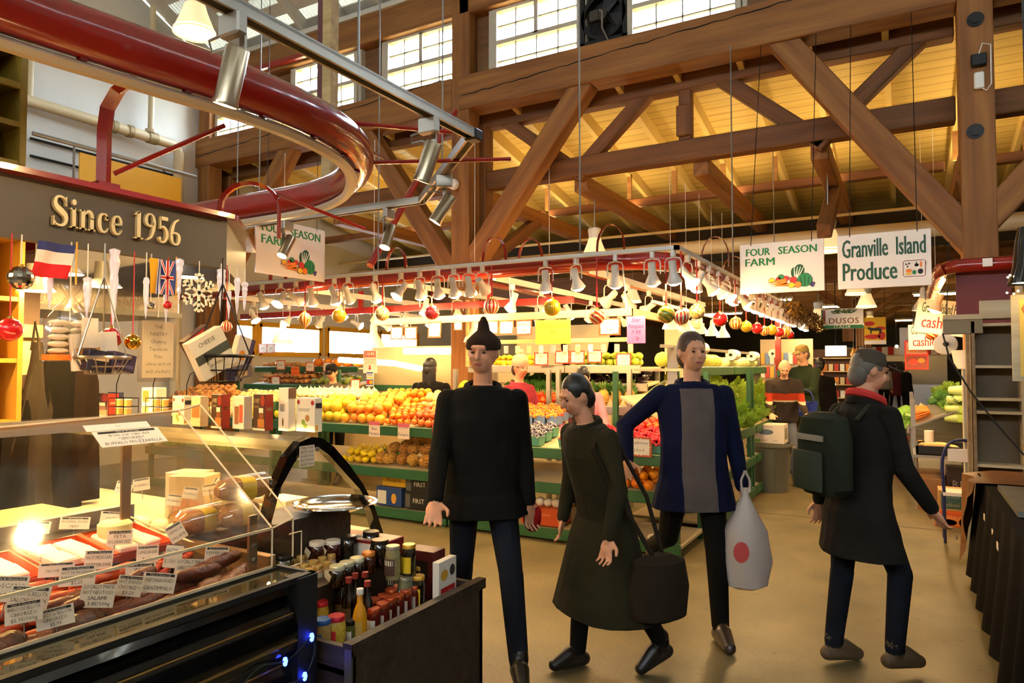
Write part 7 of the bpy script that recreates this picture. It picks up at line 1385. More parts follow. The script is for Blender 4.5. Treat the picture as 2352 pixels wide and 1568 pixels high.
# cashier boards
for (M, w, h, lab, y) in ((face_my((.36, 9.0, 2.14)) @ RZ(rad(-9)), .52, .38, 'tilted Granville Island cashier board hanging near the rack', 9.0), (face_my((.28, 11.5, 2.02)), .5, .36, 'second Granville Island cashier board further down the aisle', 11.5)):
    def bb(q, M=M): q.text('Granville Island Produce', .16, M @ TR(.02, .09, 0), 0, .005, .62, fit=.46); q.text('cashier', .19, M @ TR(-.03, -.07, 0), 1, .008, .62)
    hang_sign('hanging_sign', lab, 0, w, h, M, 2.7 if y < 10 else 2.5, bb, [DG, mat('cashier_red', '#a8242c', .6)])
ornament(at_y(2140, 768, 9.3), .13, 'swirl', 'orange and white swirled ball below the cashier boards', ztop=2.1)
t = thing('fruit_poster', 'red bordered photo poster of citrus and prawns by the far cashier board', 'poster', at_y(2105, 815, 11.7)); MB().box((0, 0, 0), (.3, .02, .42)).build('frame', mat('poster_red', '#d8341c', .5), t); q = MB(); q.box((0, -.011, .1), (.26, .002, .17)); q.box((0, -.011, -.1), (.26, .002, .17), 1)
for x, z, r, k in ((-.05, .1, .06, 2), (.07, .12, .05, 3), (-.04, -.1, .06, 3), (.06, -.08, .045, 2)): q.prism([(r*math.cos(i*.449), r*.8*math.sin(i*.449)) for i in range(14)], .001, k, face_my((x, -.0125, z)))
q.build('print', [mat('print_pink', '#e8a08a', .5), mat('print_dark', '#8a3a2c', .5), mat('print_orange', '#ee8a2c', .5), mat('print_red', '#cf3a22', .5)], t); MB().cyl((0, 0, .2), (0, 0, .75), .004, n=4).build('wire', DARKM, t)
# black lamp with tiny lights, bread poster at the frame side
t = thing('black_dome_lamp', 'black dome pendant ringed with tiny lights over the cloth table', 'lamp', (.66, 5.17, 2.1)); MB().lathe([(.0, .34), (.06, .34), (.075, .25), (.09, .1), (.12, .0), (.115, 0), (.08, .1), (.06, .25), (0, .3)], 20).build('shade', BLKG, t); MB().lathe([(0, .012), (.112, .012), (.112, .018), (0, .018)], 20).build('diffuser', GLOW, t); MB().cyl((0, 0, .34), (0, 0, 5.5), .008, n=6).build('cord', BLACK, t)
for i in range(14): a = i*.449; MB().ball((.118*math.cos(a), .118*math.sin(a), .05-.1*(i % 2)), .006, 6, 4).build('tiny_light', mat('lit_tiny', '#fff0c8', emit='#ffdf9a', es=40), t)
t = thing('bread_poster', 'white framed poster of sliced bread at the stall behind the cloth table', 'poster', (.78, 5.35, 1.78)); MB().bx((-.2, 0, -.27), (.3, .025, .27)).build('frame', PALEW, t); q = MB(); q.bx((-.16, -.003, -.24), (.28, 0, .24))
for i in range(5): q.prism([(.1*math.cos(k*.52), .055*math.sin(k*.52)) for k in range(12)], .001, 1+i % 2, face_my((-.05+.03*i, -.004, .18-.09*i)))
q.build('print', [mat('bread_yellow', '#d9b04a', .5), mat('bread_crust', '#a8641c', .5), mat('bread_pale', '#e6cf8e', .5)], t); MB().bx((-.14, .03, -1.0), (-.1, .06, .3)).build('post', OAK, t)
# cloth covered table
t = thing('cloth_table', 'table under a floor length black cloth with small price labels', 'table', (1.05, 5.5, 0)); q = MB(); n = 60; rs = []
path = [(-.6, .82), (-.6, -2.4), (.9, -2.4), (.9, .82)]
def per(f):
    L_ = [3.22, 1.5, 3.22, 1.5]; d = f*sum(L_); 
    for i in range(4):
        if d <= L_[i]: a, b = V(path[i]), V(path[(i+1) % 4]); nn = V(((b-a).y, -(b-a).x)).normalized(); return a.lerp(b, d/L_[i]), -nn
        d -= L_[i]
    return V(path[0]), V((-1, 0))
N_ = 160
for z, o_ in ((.06, .06), (.4, .035), (.78, .005), (.8, .0)):
    rs.append([(lambda p, nn, k: (p.x+nn.x*(-o_)*(1+.6*math.sin(k*.9)), p.y+nn.y*(-o_)*(1+.6*math.sin(k*.9)), z))(*per(k/N_), k) for k in range(N_)])
q.ring_loft(rs); q.build('cloth', mat('black_table_cloth', '#0c0a09', .95, spec=.08), t)
q = MB(); rs = [[(-.63, .86, .82), (-.1, .86, .82), (-.1, .45, .82), (-.63, .4, .82)]]; vs = []
for i in range(12):
    for j in range(8):
        u, v_ = i/11, j/7; x = -.68+.03*math.sin(u*9) if v_ < .01 else lerp(-.66, .1, max(0, (v_-.45)/.55)); y = lerp(.2, .92, u); z = .815 if v_ >= .45 else .815-(.45-v_)*(1.35*u**1.2+.25); vs.append((x-.03*math.sin(u*8)*(v_ < .45)-.05*(.45-v_ if v_ < .45 else 0), y+.06*(.45-v_ if v_ < .45 else 0), z))
LEA = mat('tan_leather', '#6d4420', .5, col2='#4d2e14', nscale=6)
q = MB(); q.add(vs, [(i*8+j, (i+1)*8+j, (i+1)*8+j+1, i*8+j+1) for i in range(11) for j in range(7)], 0, True); q.build('leather_cover', LEA, t)
MB().lathe([(.012, 0), (.024, 0), (.024, .006), (.012, .006)], 14, M=TR(-.735, .86, .3) @ RY(rad(-90))).build('grommet', STEEL, t)
for i, (y, z) in enumerate(((-.0, .62), (-.5, .62), (-.75, .6))): MB().box((-.625, y, z), (.004, .07, .04)).build('price_label', SGN, t)
t = thing('print_tray', 'grey tray of plastic wrapped prints on the cloth table', 'tray', (.62, 5.05, .805)); MB().bx((-.12, -.5, 0), (.3, .45, .03)).build('tray', STEEL, t)
for i in range(4): MB().box((0, 0, .16), (.02, .3, .3), 0, TR(.05+.05*i, -.25+.15*i, .03) @ RY(rad(28))).build('wrapped_print', mat('print_sheet', '#c8bda6', .3, col2='#8f8064', nscale=14), t)
tag(MB().lathe([(0, -.03), (.035, -.025), (.035, .025), (0, .03)], 14, M=RX(rad(90))).bx((-.01, -.012, 0), (.01, .012, .1)).build('caster_wheel', BLACK, None, TR(.53, 4.72, .036)), 'black caster wheel showing below the cloth table', 'wheel')
t = thing('folding_chair', 'blue framed chair with a white back beyond the cloth table', 'chair', (.42, 7.5, 0)); MB().tube(smooth([(-.14, 0, .45), (-.15, -.02, .75), (-.08, -.03, .92), (.08, -.03, .92), (.15, -.02, .75), (.14, 0, .45)], 4), .014, 8).build('back_frame', mat('chair_blue', '#1d2450', .4), t); MB().box((0, -.02, .8), (.22, .015, .12), bev=.005).build('backrest', SGN, t); MB().bx((-.15, -.02, .43), (.15, .25, .46)).build('seat', SGN, t)
for x in (-.14, .14):
    for y in (0, .23): MB().cyl((x, y, 0), (x, y, .44), .012, n=6).build('leg', mat('chair_blue', '#1d2450', .4), t)
# bin with a carton on it in the aisle
t = thing('rubbish_bin', 'grey plastic rubbish bin carrying a white banana carton', 'bin', (-1.55, 9.55, 0)); BN = mat('grey_bin_plastic', '#5d5c4c', .5); MB().lathe([(0, 0), (.2, 0), (.205, .02), (.25, .56), (.27, .58), (.27, .62), (.25, .62), (.24, .58), (0, .57)], 28, wob=lambda a: 1+.02*math.cos(4*a)).build('body', BN, t)
for s in (-1, 1): MB().box((s*.28, 0, .56), (.04, .12, .05), bev=.01).build('handle', BN, t)
carton('white fruit carton with a dark logo on the grey bin', (-1.57, 9.55, .622), (.42, .34, .24), 0, '#d6cbb8', [('y', .25, .8, .75, .93, '#6a4a4a', 'TURBANA'), ('y', .25, .45, .7, .75, '#5a6a7a', 'o'), ('y', .1, .05, .32, .22, '#6a9a2c'), ('y', .3, .1, .5, .25, '#b5402c', 'tropical'), ('y', .55, .1, .95, .22, '#5a5048', 'fruit'), ('x', .2, .2, .8, .8, '#8a8478')], name='produce_carton')
# ------------------------------------------------------------------ far end of the aisle
M = face_my((-1.15, 16.0, 2.6))
def bd(q, M=M):
    q.box((-.34, .04, .002), (.05, .28, .002), 1, M); q.box((.0, -.17, .002), (.8, .07, .002), 0, M); q.box((-.38, 0, .002), (.03, .41, .002), 0, M); q.text('DUSOS', .17, M @ TR(.03, -.05, .002), 2, .012, fit=.6, sp=1.1); q.text('ITALIA', .085, M @ TR(.0, -.17, .004), 3, .012, skew=.2, sp=1.3)
    for i in range(60): q.ball((random.uniform(-.2, .26), .14+random.uniform(-.03, .05), .02), (.03, .008, .012), 6, 4, 4, M)
hang_sign('hanging_sign', 'green and cream DUSOS ITALIA sign with a sprig far down the aisle', 0, .8, .42, M, 3.9, bd, [mat('flag_green', '#1d6a3a', .6), mat('brick_red', '#8a3a2a', .6), mat('brown_letters', '#7a4a24', .6), SGN, LEAF[1]])
t = thing('cow_banner', 'yellow and red banner with a dark cow silhouette hanging far down the aisle', 'banner', (-.55, 16.2, 2.34)); MB().box((0, 0, 0), (.4, .01, .56)).build('cloth', mat('banner_yellow', '#d9a81c', .7), t); q = MB()
for x, z, rx, rz_ in ((-.1, .15, .1, .05), (.1, .05, .1, .04), (-.05, -.12, .15, .05), (.12, -.1, .07, .09)): q.prism([(rx*math.cos(i*.4488), rz_*math.sin(i*.4488)) for i in range(14)], .001, 0, face_my((x, -.006, z)))
q.box((0, -.006, -.24), (.4, .002, .08), 2); q.prism([(-.12, .03), (-.15, .06), (-.11, .08), (-.05, .06), (.1, .06), (.12, .02), (.11, -.06), (.08, -.06), (.075, 0), (-.06, 0), (-.065, -.06), (-.09, -.06), (-.09, .01)], .002, 1, face_my((0, -.008, .0)))
q.build('print', [mat('banner_red', '#b5281c', .7), BLACK, SGN], t); MB().cyl((-.18, 0, .28), (-.18, 0, 1.6), .004, n=4).build('wire', DARKM, t); MB().cyl((.18, 0, .28), (.18, 0, 1.6), .004, n=4).build('wire', DARKM, t)
t = thing('sailing_banner', 'white banner with a grey sailing junk far down the aisle', 'banner', (.12, 19, 2.2)); MB().box((0, 0, 0), (.5, .01, .66)).build('cloth', SGN, t); q = MB(); q.add([(-.12, -.006, -.1), (0, -.006, -.08), (0, -.006, .12), (-.1, -.006, .04)], [(0, 1, 2, 3)]); q.add([(.02, -.006, -.08), (.13, -.006, -.1), (.12, -.006, .08), (.03, -.006, .15)], [(0, 1, 2, 3)]); q.bx((-.16, -.007, -.16), (.15, -.006, -.11)); q.build('print', mat('print_grey', '#7a7a72', .7), t); MB().cyl((0, 0, .33), (0, 0, 1.7), .004, n=4).build('wire', DARKM, t)
t = thing('meat_counter', 'brightly lit butcher counter far down the aisle', 'counter', (-1.9, 16.6, 0)); MB().bx((-.9, -.3, 0), (.6, .4, .8)).build('base', mat('counter_grey', '#6d6a58', .4), t); MB().bx((-.9, -.25, .8), (.6, .35, .84)).build('tray', SGN, t); MB().add([(-.9, -.28, .84), (.6, -.28, .84), (.6, 0, 1.25), (-.9, 0, 1.25)], [(0, 1, 2, 3)]).build('glass', GLS, t); MB().bx((-.9, 0, 1.25), (.6, .35, 1.28)).build('top', STW, t); MB().bx((-.85, .1, 1.2), (.55, .14, 1.23)).build('lamp_tube', TUBEW, t)
for i in range(16): tag(MB().ball((0, 0, 0), (.07, .09, .035), 10, 6).build('meat_cut', mat('raw_meat', '#b5382c', .4, col2='#d98a7a', nscale=20, var=.2), None, TR(-2.7+.09*i, 16.42+.12*(i % 2), .88)), 'cut of meat on the butcher counter far down the aisle', 'meat', 'meat cuts on the butcher counter')
t = thing('lit_menu_box', 'glowing white menu box above the butcher counter', 'sign', (-1.35, 16.9, 1.95)); MB().box((0, 0, 0), (.42, .06, .22)).build('lit_face', mat('lit_menu', '#ffffff', emit='#ffe6b8', es=7), t); MB().cyl((0, 0, .1), (0, 0, 2.06), .01, n=5).build('hanger', DARKM, t)
for i in range(5): o = thing('hanging_gourd', 'amber hanging cheese beside the glowing menu box', 'cheese', (-1.0+.06*i, 16.9, 1.9), 0, 'hanging cheeses'); MB().lathe([(0, -.1), (.05, -.08), (.065, -.03), (.03, .05), (.02, .09), (0, .1)], 12).build('cheese', mat('amber_cheese', '#d99a2c', .4), o); MB().cyl((0, 0, .1), (0, 0, 2.0), .003, n=4).build('string', LW, o)
t = thing('goods_shelf', 'dark shelves of small packets behind the butcher counter', 'shelf', (-2.0, 17.6, 0)); MB().bx((-1, 0, 0), (1.2, .05, 2.0)).build('back_panel', mat('shelf_brown', '#5a3a1c', .7), t)
for z in (.9, 1.2, 1.5, 1.8): MB().bx((-1, -.25, z-.02), (1.2, 0, z)).build('shelf', RW, t)
for i in range(54):
    c = ('#d9c08a', '#a8321c', '#e6dcc0', '#c9761c')[i % 4]; tag(MB().box((0, 0, .08), (.09, .1, .16)).build('shelf_packet', mat('sp_'+c.strip('#'), c, .6, var=.2), None, TR(-2.92+.118*(i % 18), 17.5, (.9, 1.2, 1.5)[i//18])), 'small packet on the dark shelves behind the butcher counter', 'packet', 'packets behind the butcher counter')
t = thing('striped_awning', 'red and white striped awning at the far end of the hall', 'awning', (-.4, 30, 2.35))
for i in range(16): MB().add([(-1.6+.2*i, 0, .0), (-1.4+.2*i, 0, 0), (-1.4+.2*i, -.02, -.3), (-1.6+.2*i, -.02, -.3)], [(0, 1, 2, 3), (3, 2, 1, 0)]).build('stripe', mat('awning_red', '#b5281c', .7) if i % 2 else SGN, t)
MB().bx((-1.7, .02, -2.35), (1.7, .1, .0)).build('shop_front', mat('pale_shop', '#c9bfa8', .7), t); MB().bx((-.4, -.0, -1.0), (.3, .02, -.55)).build('dark_sign', BLACK, t); MB().bx((-1.6, -.5, -2.35), (1.6, 0, -1.4)).build('counter', STW, t)
for i, x in enumerate((-1.2, -.3, .5)): o = tag(MB().ball((0, 0, 0), .06, 10, 6).build('bare_bulb', TUBEW, None, TR(x, 29.4, 2.35)), 'bare lit bulb in front of the striped awning, %s along it' % ordinal(i), 'lamp')
tag(MB().bx((-1.6, 29.38, 2.4), (1, 29.42, 2.42)).bx((-.32, 29.39, 2.42), (-.3, 29.41, 4)).build('bulb_rail', DARKM), 'dark rail of the bare bulbs before the awning', 'rail')
t = thing('red_post', 'red steel post of the fruit stall near the capped man', 'post', (-1.75, 11.6, 0)); MB().bx((-.04, -.04, 0), (.04, .04, 2.5)).build('post', REDP, t)
t = thing('gift_rack', 'bright rack of hanging packets behind the capped man', 'rack', (-1.95, 13.4, 0)); MB().bx((-.4, .1, 0), (.5, .15, 2.1)).build('back_panel', mat('rack_cream', '#cbb68c', .6), t)
for i in range(40): c = ('#e6e0d0', '#6a8ab0', '#d9a83a', '#b53a2c')[(i*7) % 4]; tag(MB().box((0, 0, 0), (.07, .02, .2)).build('hanging_packet', mat('hp_'+c.strip('#'), c, .4), None, TR(-2.3+.08*(i % 10), 13.45, 1.0+.25*(i//10))), 'packet hanging on the bright rack behind the capped man', 'packet', 'packets on the bright rack')
tag(MB().bx((-2.6, 12.2, 0), (-1.75, 13.2, .95)).build('far_stand', GRN), 'green end stand of the fruit stall beyond the leafy vegetables', 'display stand'); heap(APP, 'red apple on the green end stand', 'apples on the end stand', (-2.5, 12.3, .96), (-1.8, 12.3, .96), (-2.5, 13.1, 1.05), .05, 1)
# ------------------------------------------------------------------ people: one continuous skin per person, hair and bags as parts
def cloth(n, c, c2=None): return mat('cloth_'+n, c, .9, spec=.12, col2=c2, nscale=5, bump=.3, bscale=14)
SKIN = mat('skin', '#c98d68', .5); SKIN2 = mat('skin_fair', '#d6a283', .5); LIP = mat('lips', '#9c4f45', .5); EYEM = mat('eye_dark', '#1c120c', .2)
HAIRS = {'black': mat('hair_black', '#14100d', .45), 'brown': mat('hair_brown', '#3d2a1a', .5), 'grey': mat('hair_grey', '#5d554a', .55)}
def person(label, loc, rz, H=1.72, lean=0, legs=((0, 0, 0), (0, 0, 0)), arms=((0, 8, 10), (0, 8, 10)), head=(0, 0), coat=.85, flare=.0, mats=None, hair='black', longhair=False, hat=None, fine=.013, wide=1.0, skin=None, shoe=None, stripe=None, cuff_curl=.9):
    'legs/arms: right then left as (pitch forward, sideways, bend) in degrees; mats: coat, trousers'
    k = H/1.75; o = thing('person', label, 'person', loc, rz); skin = skin or SKIN
    M_ = [mats[0], mats[1], skin, shoe or mat('shoe_dark', '#1a1410', .4), LIP]; P = {i: MB() for i in range(5)}
    L = rad(lean); hipz = .93; piv = V((0, 0, hipz)); UB = Matrix.Translation(piv) @ RX(L) @ Matrix.Translation(-piv)
    up = lambda v: UB @ V(v)
    def cap(a, b, r0, r1, m, n=12):
        a, b = V(a), V(b); d = (b-a); Ln = d.length; B = frame_of(d) if Ln > 1e-6 else Matrix.Identity(3); rs = []
        for t in (-1, -.8, -.45, 0): rs.append((a+B @ V((t*r0, 0, 0)), r0*math.sqrt(max(.0004, 1-t*t))))
        for t in (0, .45, .8, 1): rs.append((b+B @ V((t*r1, 0, 0)), r1*math.sqrt(max(.0004, 1-t*t))))
        P[m].ring_loft([[c+B @ V((0, r*math.cos(i*6.283/n), r*math.sin(i*6.283/n))) for i in range(n)] for c, r in rs])
    def ell(c, r, m, B=None): P[m].ball((0, 0, 0), r, 16, 12, 0, Matrix.Translation(c) @ (B or Matrix.Identity(4)))
    lows = []
    for s, (a, c, b) in zip((-1, 1), legs):
        a, c, b = rad(a), rad(c), rad(b); h = V((s*.09, 0, hipz)); kn = h+V((s*math.sin(c), -math.sin(a)*math.cos(c), -math.cos(a)*math.cos(c)))*.44; an = kn+V((s*math.sin(c)*.6, -math.sin(a-b), -math.cos(a-b)))*.42
        cap(h, kn, .088, .062, 1); cap(kn, an+V((0, 0, .02)), .064, .05, 1); t = rad(min(0, math.degrees(a-b))*.8); fw = V((0, -math.cos(t), math.sin(t))); heel = an+V((0, .04, -.04)); toe = an+fw*.16+V((0, 0, -.045)); cap(heel, toe, .042, .036, 3); cap(an, an+V((0, 0, .05)), .045, .048, 3); cap(an+fw*.06, toe, .045, .034, 3); lows.append(min(heel.z-.042, toe.z-.036))
    z0 = min(lows)
    w = wide; ring = lambda z, rx, ry, y=0, n=20: [up((rx*math.cos(i*6.283/n), y+ry*math.sin(i*6.283/n), z)) for i in range(n)]
    body = [ring(1.47, .06, .06), ring(1.455, .13*w, .085), ring(1.40, .185*w, .11), ring(1.30, .19*w, .125, -.01), ring(1.15, .175*w, .12, -.01), ring(1.02, .175*w, .12), ring(.92, .185*w, .125)]
    if coat < .9:
        n = 4
        for i in range(1, n+1):
            f = i/n; z = lerp(.92, coat, f); q_ = [(x*(.187*w+flare*f)+.006*math.sin(a*5)*f, y*(.135+flare*f)+.01*math.cos(a*4)*f, z) for a in [j*6.283/20 for j in range(20)] for x, y in ((math.cos(a), math.sin(a)),)]; body.append([V(v) if z < .8 else up(v) for v in q_])
    P[0].ring_loft(body[::-1])
    for s, (a, c, e) in zip((-1, 1), arms):
        a, c, e = rad(a), rad(c), rad(e); sh = V((s*.165*w, 0, 1.395)); el = sh+V((s*math.sin(c), -math.sin(a)*math.cos(c), -math.cos(a)*math.cos(c)))*.29; fd = V((s*math.sin(c)*(1-e/1.4)*.8, -math.sin(a+e), -math.cos(a+e))).normalized(); wr = el+fd*.25
        S, E, W = up(sh), up(el), up(wr); cap(S, E, .061, .05, 0); cap(E, W, .054, .04, 0); d = (W-E).normalized(); cap(W-d*.01, W+d*.03, .028, .028, 2)
        side = d.cross(V((0, 0, 1))); side = (side if side.length > .1 else V((0, 1, 0))).normalized(); nrm = d.cross(side).normalized(); kk = W+d*.09
        B = Matrix((d, side, nrm)).transposed().to_4x4(); ell(W+d*.06, (.05, .042, .018), 2, B)
        for f, (off, ln) in enumerate(((-.034, .07), (-.012, .08), (.011, .076), (.033, .06))):
            p0 = kk+side*off; p1 = p0+(d*math.cos(.4)+side*off*5+V((0, 0, -1))*.25).normalized()*ln*.55; p2 = p1+(d*.5+nrm*(-1 if nrm.y > 0 else 1)*cuff_curl-V((0, 0, .3))).normalized()*ln*.45; cap(p0, p1, .0088, .0082, 2, 8); cap(p1, p2, .0082, .007, 2, 8)
        q0 = W+d*.035+side*(-.035); q1 = q0+(d*.7-side*.8).normalized()*.04; cap(q0, q1, .012, .0105, 2, 8); cap(q1, q1+(d-side*.1).normalized()*.03, .0105, .009, 2, 8)
    # head on a neck
    hp, hy = head; nb = V((0, -.005, 1.47)); HB = UB @ Matrix.Translation(nb) @ RZ(rad(hy)) @ RX(rad(hp)) @ Matrix.Translation(-nb); hd = lambda x, y, z: HB @ V((x, y, z))
    cap(up((0, .01, 1.43)), hd(0, .0, 1.56), .052, .05, 2); R3 = HB.to_3x3().to_4x4(); ell(hd(0, .01, 1.655), (.074, .092, .1), 2, R3); ell(hd(0, -.028, 1.60), (.056, .06, .066), 2, R3); cap(hd(0, -.088, 1.655), hd(0, -.106, 1.622), .009, .014, 2, 8); cap(hd(-.028, -.078, 1.675), hd(.028, -.078, 1.675), .013, .013, 2, 8)
    for s in (-1, 1): ell(hd(s*.075, .01, 1.64), (.01, .02, .03), 2, R3); cap(hd(s*.035, -.07, 1.62), hd(s*.03, -.06, 1.60), .02, .02, 2, 8)
    q = MB()
    for i in range(5): q.add(P[i].v, P[i].f, 0)
    me = bpy.data.meshes.new('tmp'); me.from_pydata(q.v, [], q.f); to = bpy.data.objects.new('tmp', me); COL.objects.link(to)
    md = to.modifiers.new('r', 'REMESH'); md.mode = 'VOXEL'; md.voxel_size = fine; md2 = to.modifiers.new('s', 'SMOOTH'); md2.iterations = 2; md2.factor = .5
    nm = bpy.data.meshes.new_from_object(to.evaluated_get(bpy.context.evaluated_depsgraph_get())); bpy.data.objects.remove(to); bpy.data.meshes.remove(me)
    trees = [(i, BVHTree.FromPolygons([V(v) for v in P[i].v], P[i].f)) for i in range(5) if P[i].v]; idx = []
    for p in nm.polygons:
        c = p.center; best = min(trees, key=lambda t_: t_[1].find_nearest(c)[3] or 9)[0]; idx.append(best)
    if stripe:
        for j, p in enumerate(nm.polygons):
            if idx[j] == 0:
                c = UB.inverted() @ p.center
                for (za, zb_, mi, fo) in stripe:
                    if za < c.z < zb_ and (not fo or (c.y < -.02 and abs(c.x) < fo)): idx[j] = mi
    nm.transform(Matrix.Diagonal((k, k, k, 1)) @ Matrix.Translation((0, 0, -z0))); 
    for m_ in M_+list(mats[2:]): nm.materials.append(m_)
    nm.polygons.foreach_set('material_index', idx); nm.polygons.foreach_set('use_smooth', [True]*len(idx)); nm.name = 'body'
    b = bpy.data.objects.new('body', nm); COL.objects.link(b); b.parent = o; FX_ = Matrix.Diagonal((k, k, k, 1)) @ Matrix.Translation((0, 0, -z0)); HM = FX_ @ HB
    hm = HAIRS[hair]
    if hat is None or longhair or hat[0] in ('cap', 'knit'):
        q = MB(); q.ball((0, .022, 1.675), (.083, .092, .098), 18, 12, 0, None, lambda a, b_: 1+.02*math.sin(7*b_)); q.ball((0, .06, 1.62), (.072, .055, .08), 14, 10)
        if longhair: q.ring_loft([[(.085*s_*math.cos(a), .045+.05*s_*math.sin(a)+.012*math.sin(4*a), z) for a in [j*6.283/18 for j in range(18)]] for z, s_ in ((1.3, .5), (1.36, .9), (1.48, 1.05), (1.6, 1.08), (1.7, .95))])
        ho = q.build('hair', hm, o, HM)
        if hat is None or hat[0] == 'bald': pass
    if hat:
        q = MB()
        if hat[0] == 'cap': q.lathe([(.088, 0), (.09, .03), (.075, .07), (.04, .085), (0, .088)], 18, (0, .015, 1.68)); q.add([(-.06, -.065, 1.685), (.06, -.065, 1.685), (.045, -.15, 1.67), (-.045, -.15, 1.67), (-.06, -.065, 1.693), (.06, -.065, 1.693), (.045, -.15, 1.678), (-.045, -.15, 1.678)], [(0, 3, 2, 1), (4, 5, 6, 7), (0, 1, 5, 4), (1, 2, 6, 5), (2, 3, 7, 6), (3, 0, 4, 7)])
        elif hat[0] == 'knit': q.lathe([(.09, 0), (.1, .02), (.098, .06), (.08, .11), (.04, .14), (0, .148)], 20, (0, .012, 1.66)); q.ball((0, .02, 1.82), .035, 12, 8)
        elif hat[0] == 'peak': q.lathe([(.09, 0), (.095, .02), (.088, .05), (.06, .078), (.034, .1), (.026, .14), (.012, .17), (0, .175)], 18, (0, .012, 1.66))
        elif hat[0] == 'bald': q.ball((0, .035, 1.645), (.081, .08, .075), 16, 10)
        q.build('hat' if hat[0] != 'bald' else 'hair', hat[1], o, HM)
    if fine < .015:
        MB().tube([(.085*math.cos(a), .005+.075*math.sin(a), 1.455+.018*math.sin(a)) for a in [j*6.283/20 for j in range(20)]], .02, 8, closed=True, flat=1.4).build('collar', mats[0], o, FX_ @ UB)
        for s in (-1, 1): MB().ball((s*.03, -.079, 1.65), (.011, .006, .006), 10, 6).build('eye', EYEM, o, HM)
        MB().ball((0, -.0855, 1.588), (.022, .006, .0065), 12, 6).build('mouth', LIP, o, HM)
    return o, FX_, UB
BLKC = cloth('black', '#151412', '#0e0d0c'); DKJ = cloth('dark_jean', '#191c24', '#12141a'); OLV = cloth('olive', '#2b2718', '#201d12'); NAVY = cloth('navy', '#10162e', '#0c1024'); CHAR = cloth('charcoal', '#201d19', '#171512'); GREYS = cloth('grey_shirt', '#5d514b', '#4d433e'); GREENJ = cloth('green_jacket', '#2f3a26', '#252f1f'); KHAKI = cloth('khaki', '#6e6444', '#5e5538'); BRNF = cloth('brown_fleece', '#3b322c', '#2e2722'); JEAN = cloth('jeans', '#6a7078', '#555b64'); PINK = cloth('pink_hoodie', '#d98a94', '#c77984'); DKPINK = cloth('rose_jacket', '#8a2f3c', '#74242f'); MAR = cloth('maroon_coat', '#5a2224', '#461a1c'); VEST = cloth('dark_vest', '#4a3d33', '#3a3028')
BOOT = mat('brown_boot', '#33231a', .35, coat=.3); SNEAK = mat('tan_shoe', '#55432c', .7); TRN = mat('pale_trainer', '#a89c8a', .6)
def pat(px, dep): p = at_d(px, 900, dep); return (p.x, p.y, 0)
FINE = .0062
p1, _, _ = person('person in a dark jacket and pointed knit hat striding past the jar display', pat(1108, 3.72), rad(36), 1.76, 3, ((-10, 2, 12), (20, 6, 6)), ((18, 9, 25), (-6, 8, 16)), (2, -22), .8, .05, (BLKC, DKJ), 'brown', False, ('peak', cloth('hat_knit', '#2a1e18')), FINE, 1.1)
o, FXm, UB = p1, None, None
MB().ball((0, 0, 0), (.05, .04, .075), 14, 10).ball((.03, -.02, .03), (.018, .018, .035), 8, 6).build('red_glove', cloth('red_glove', '#8a1614'), p1, TR(.27, .02, .79))
p2, _, _ = person('stooping person in a long dark olive coat walking between two other shoppers', pat(1385, 3.72), rad(-35), 1.56, 13, ((10, 3, 6), (-14, 3, 16)), ((6, 10, 16), (8, 12, 24)), (10, 0), .36, .14, (OLV, BLKC), 'black', False, None, FINE, 1.3)
MB().ring_loft([[(.12*s_*math.cos(a), .2*s_*math.sin(a), z) for a in [j*6.283/20 for j in range(20)]] for z, s_ in ((0, .5), (.03, .95), (.2, 1.05), (.36, .9), (.4, .4))]).build('shoulder_bag', cloth('bag_dark', '#241d15'), p2, TR(.34, .1, .36) @ Matrix.Scale(.8, 4)); MB().tube([V(v) for v in ((.31, .14, .68), (.27, .08, .95), (.175, -.02, 1.2), (.13, -.1, 1.275), (.18, -.18, 1.19), (.27, -.08, .95), (.34, .06, .68))], .012, 6).build('bag_strap', cloth('bag_dark', '#241d15'), p2)
p3, _, _ = person('person in an open navy jacket and grey shirt carrying a white plastic bag', pat(1592, 4.2), rad(30), 1.79, -2, ((-24, 3, 42), (10, 2, 6)), ((-28, 44, 70), (-4, 12, 6)), (4, 10), .74, .045, (NAVY, BLKC, GREYS), 'brown', False, None, FINE, 1.12, None, BOOT, ((.6, 1.43, 5, .095),))
p4, FX4, UB4 = person('person with a grey cap and backpack walking off past the cloth table', pat(1968, 3.75), rad(134), 1.66, 5, ((22, 3, 30), (-4, 2, 4)), ((16, 8, 25), (-14, 10, 20)), (8, -18), .62, .05, (CHAR, DKJ), 'grey', False, ('cap', cloth('grey_cap', '#4a4034')), FINE, 1.15, None, SNEAK)
bp = thing
q = MB(); q.ring_loft([[(.155*s_*math.copysign(abs(math.cos(a))**.6, math.cos(a)), .085*s_*math.copysign(abs(math.sin(a))**.6, math.sin(a)), z) for a in [j*6.283/24 for j in range(24)]] for z, s_ in ((0, .75), (.04, 1), (.3, 1), (.4, .85), (.43, .4))]); bk = q.build('backpack', cloth('pack', '#2a2d22', '#1f2219'), p4, TR(0, .21, .93)); MB().ring_loft([[(.11*math.cos(a), .03+.035*s_*math.sin(a), z) for a in [j*6.283/20 for j in range(20)]] for z, s_ in ((.03, .6), (.06, 1), (.2, 1), (.23, .6))]).build('pack_pocket', cloth('pack2', '#34372a'), bk, TR(0, .075, 0)); MB().box((0, .09, .3), (.2, .012, .03)).build('reflective_band', mat('band_grey', '#8a8272', .5), bk)
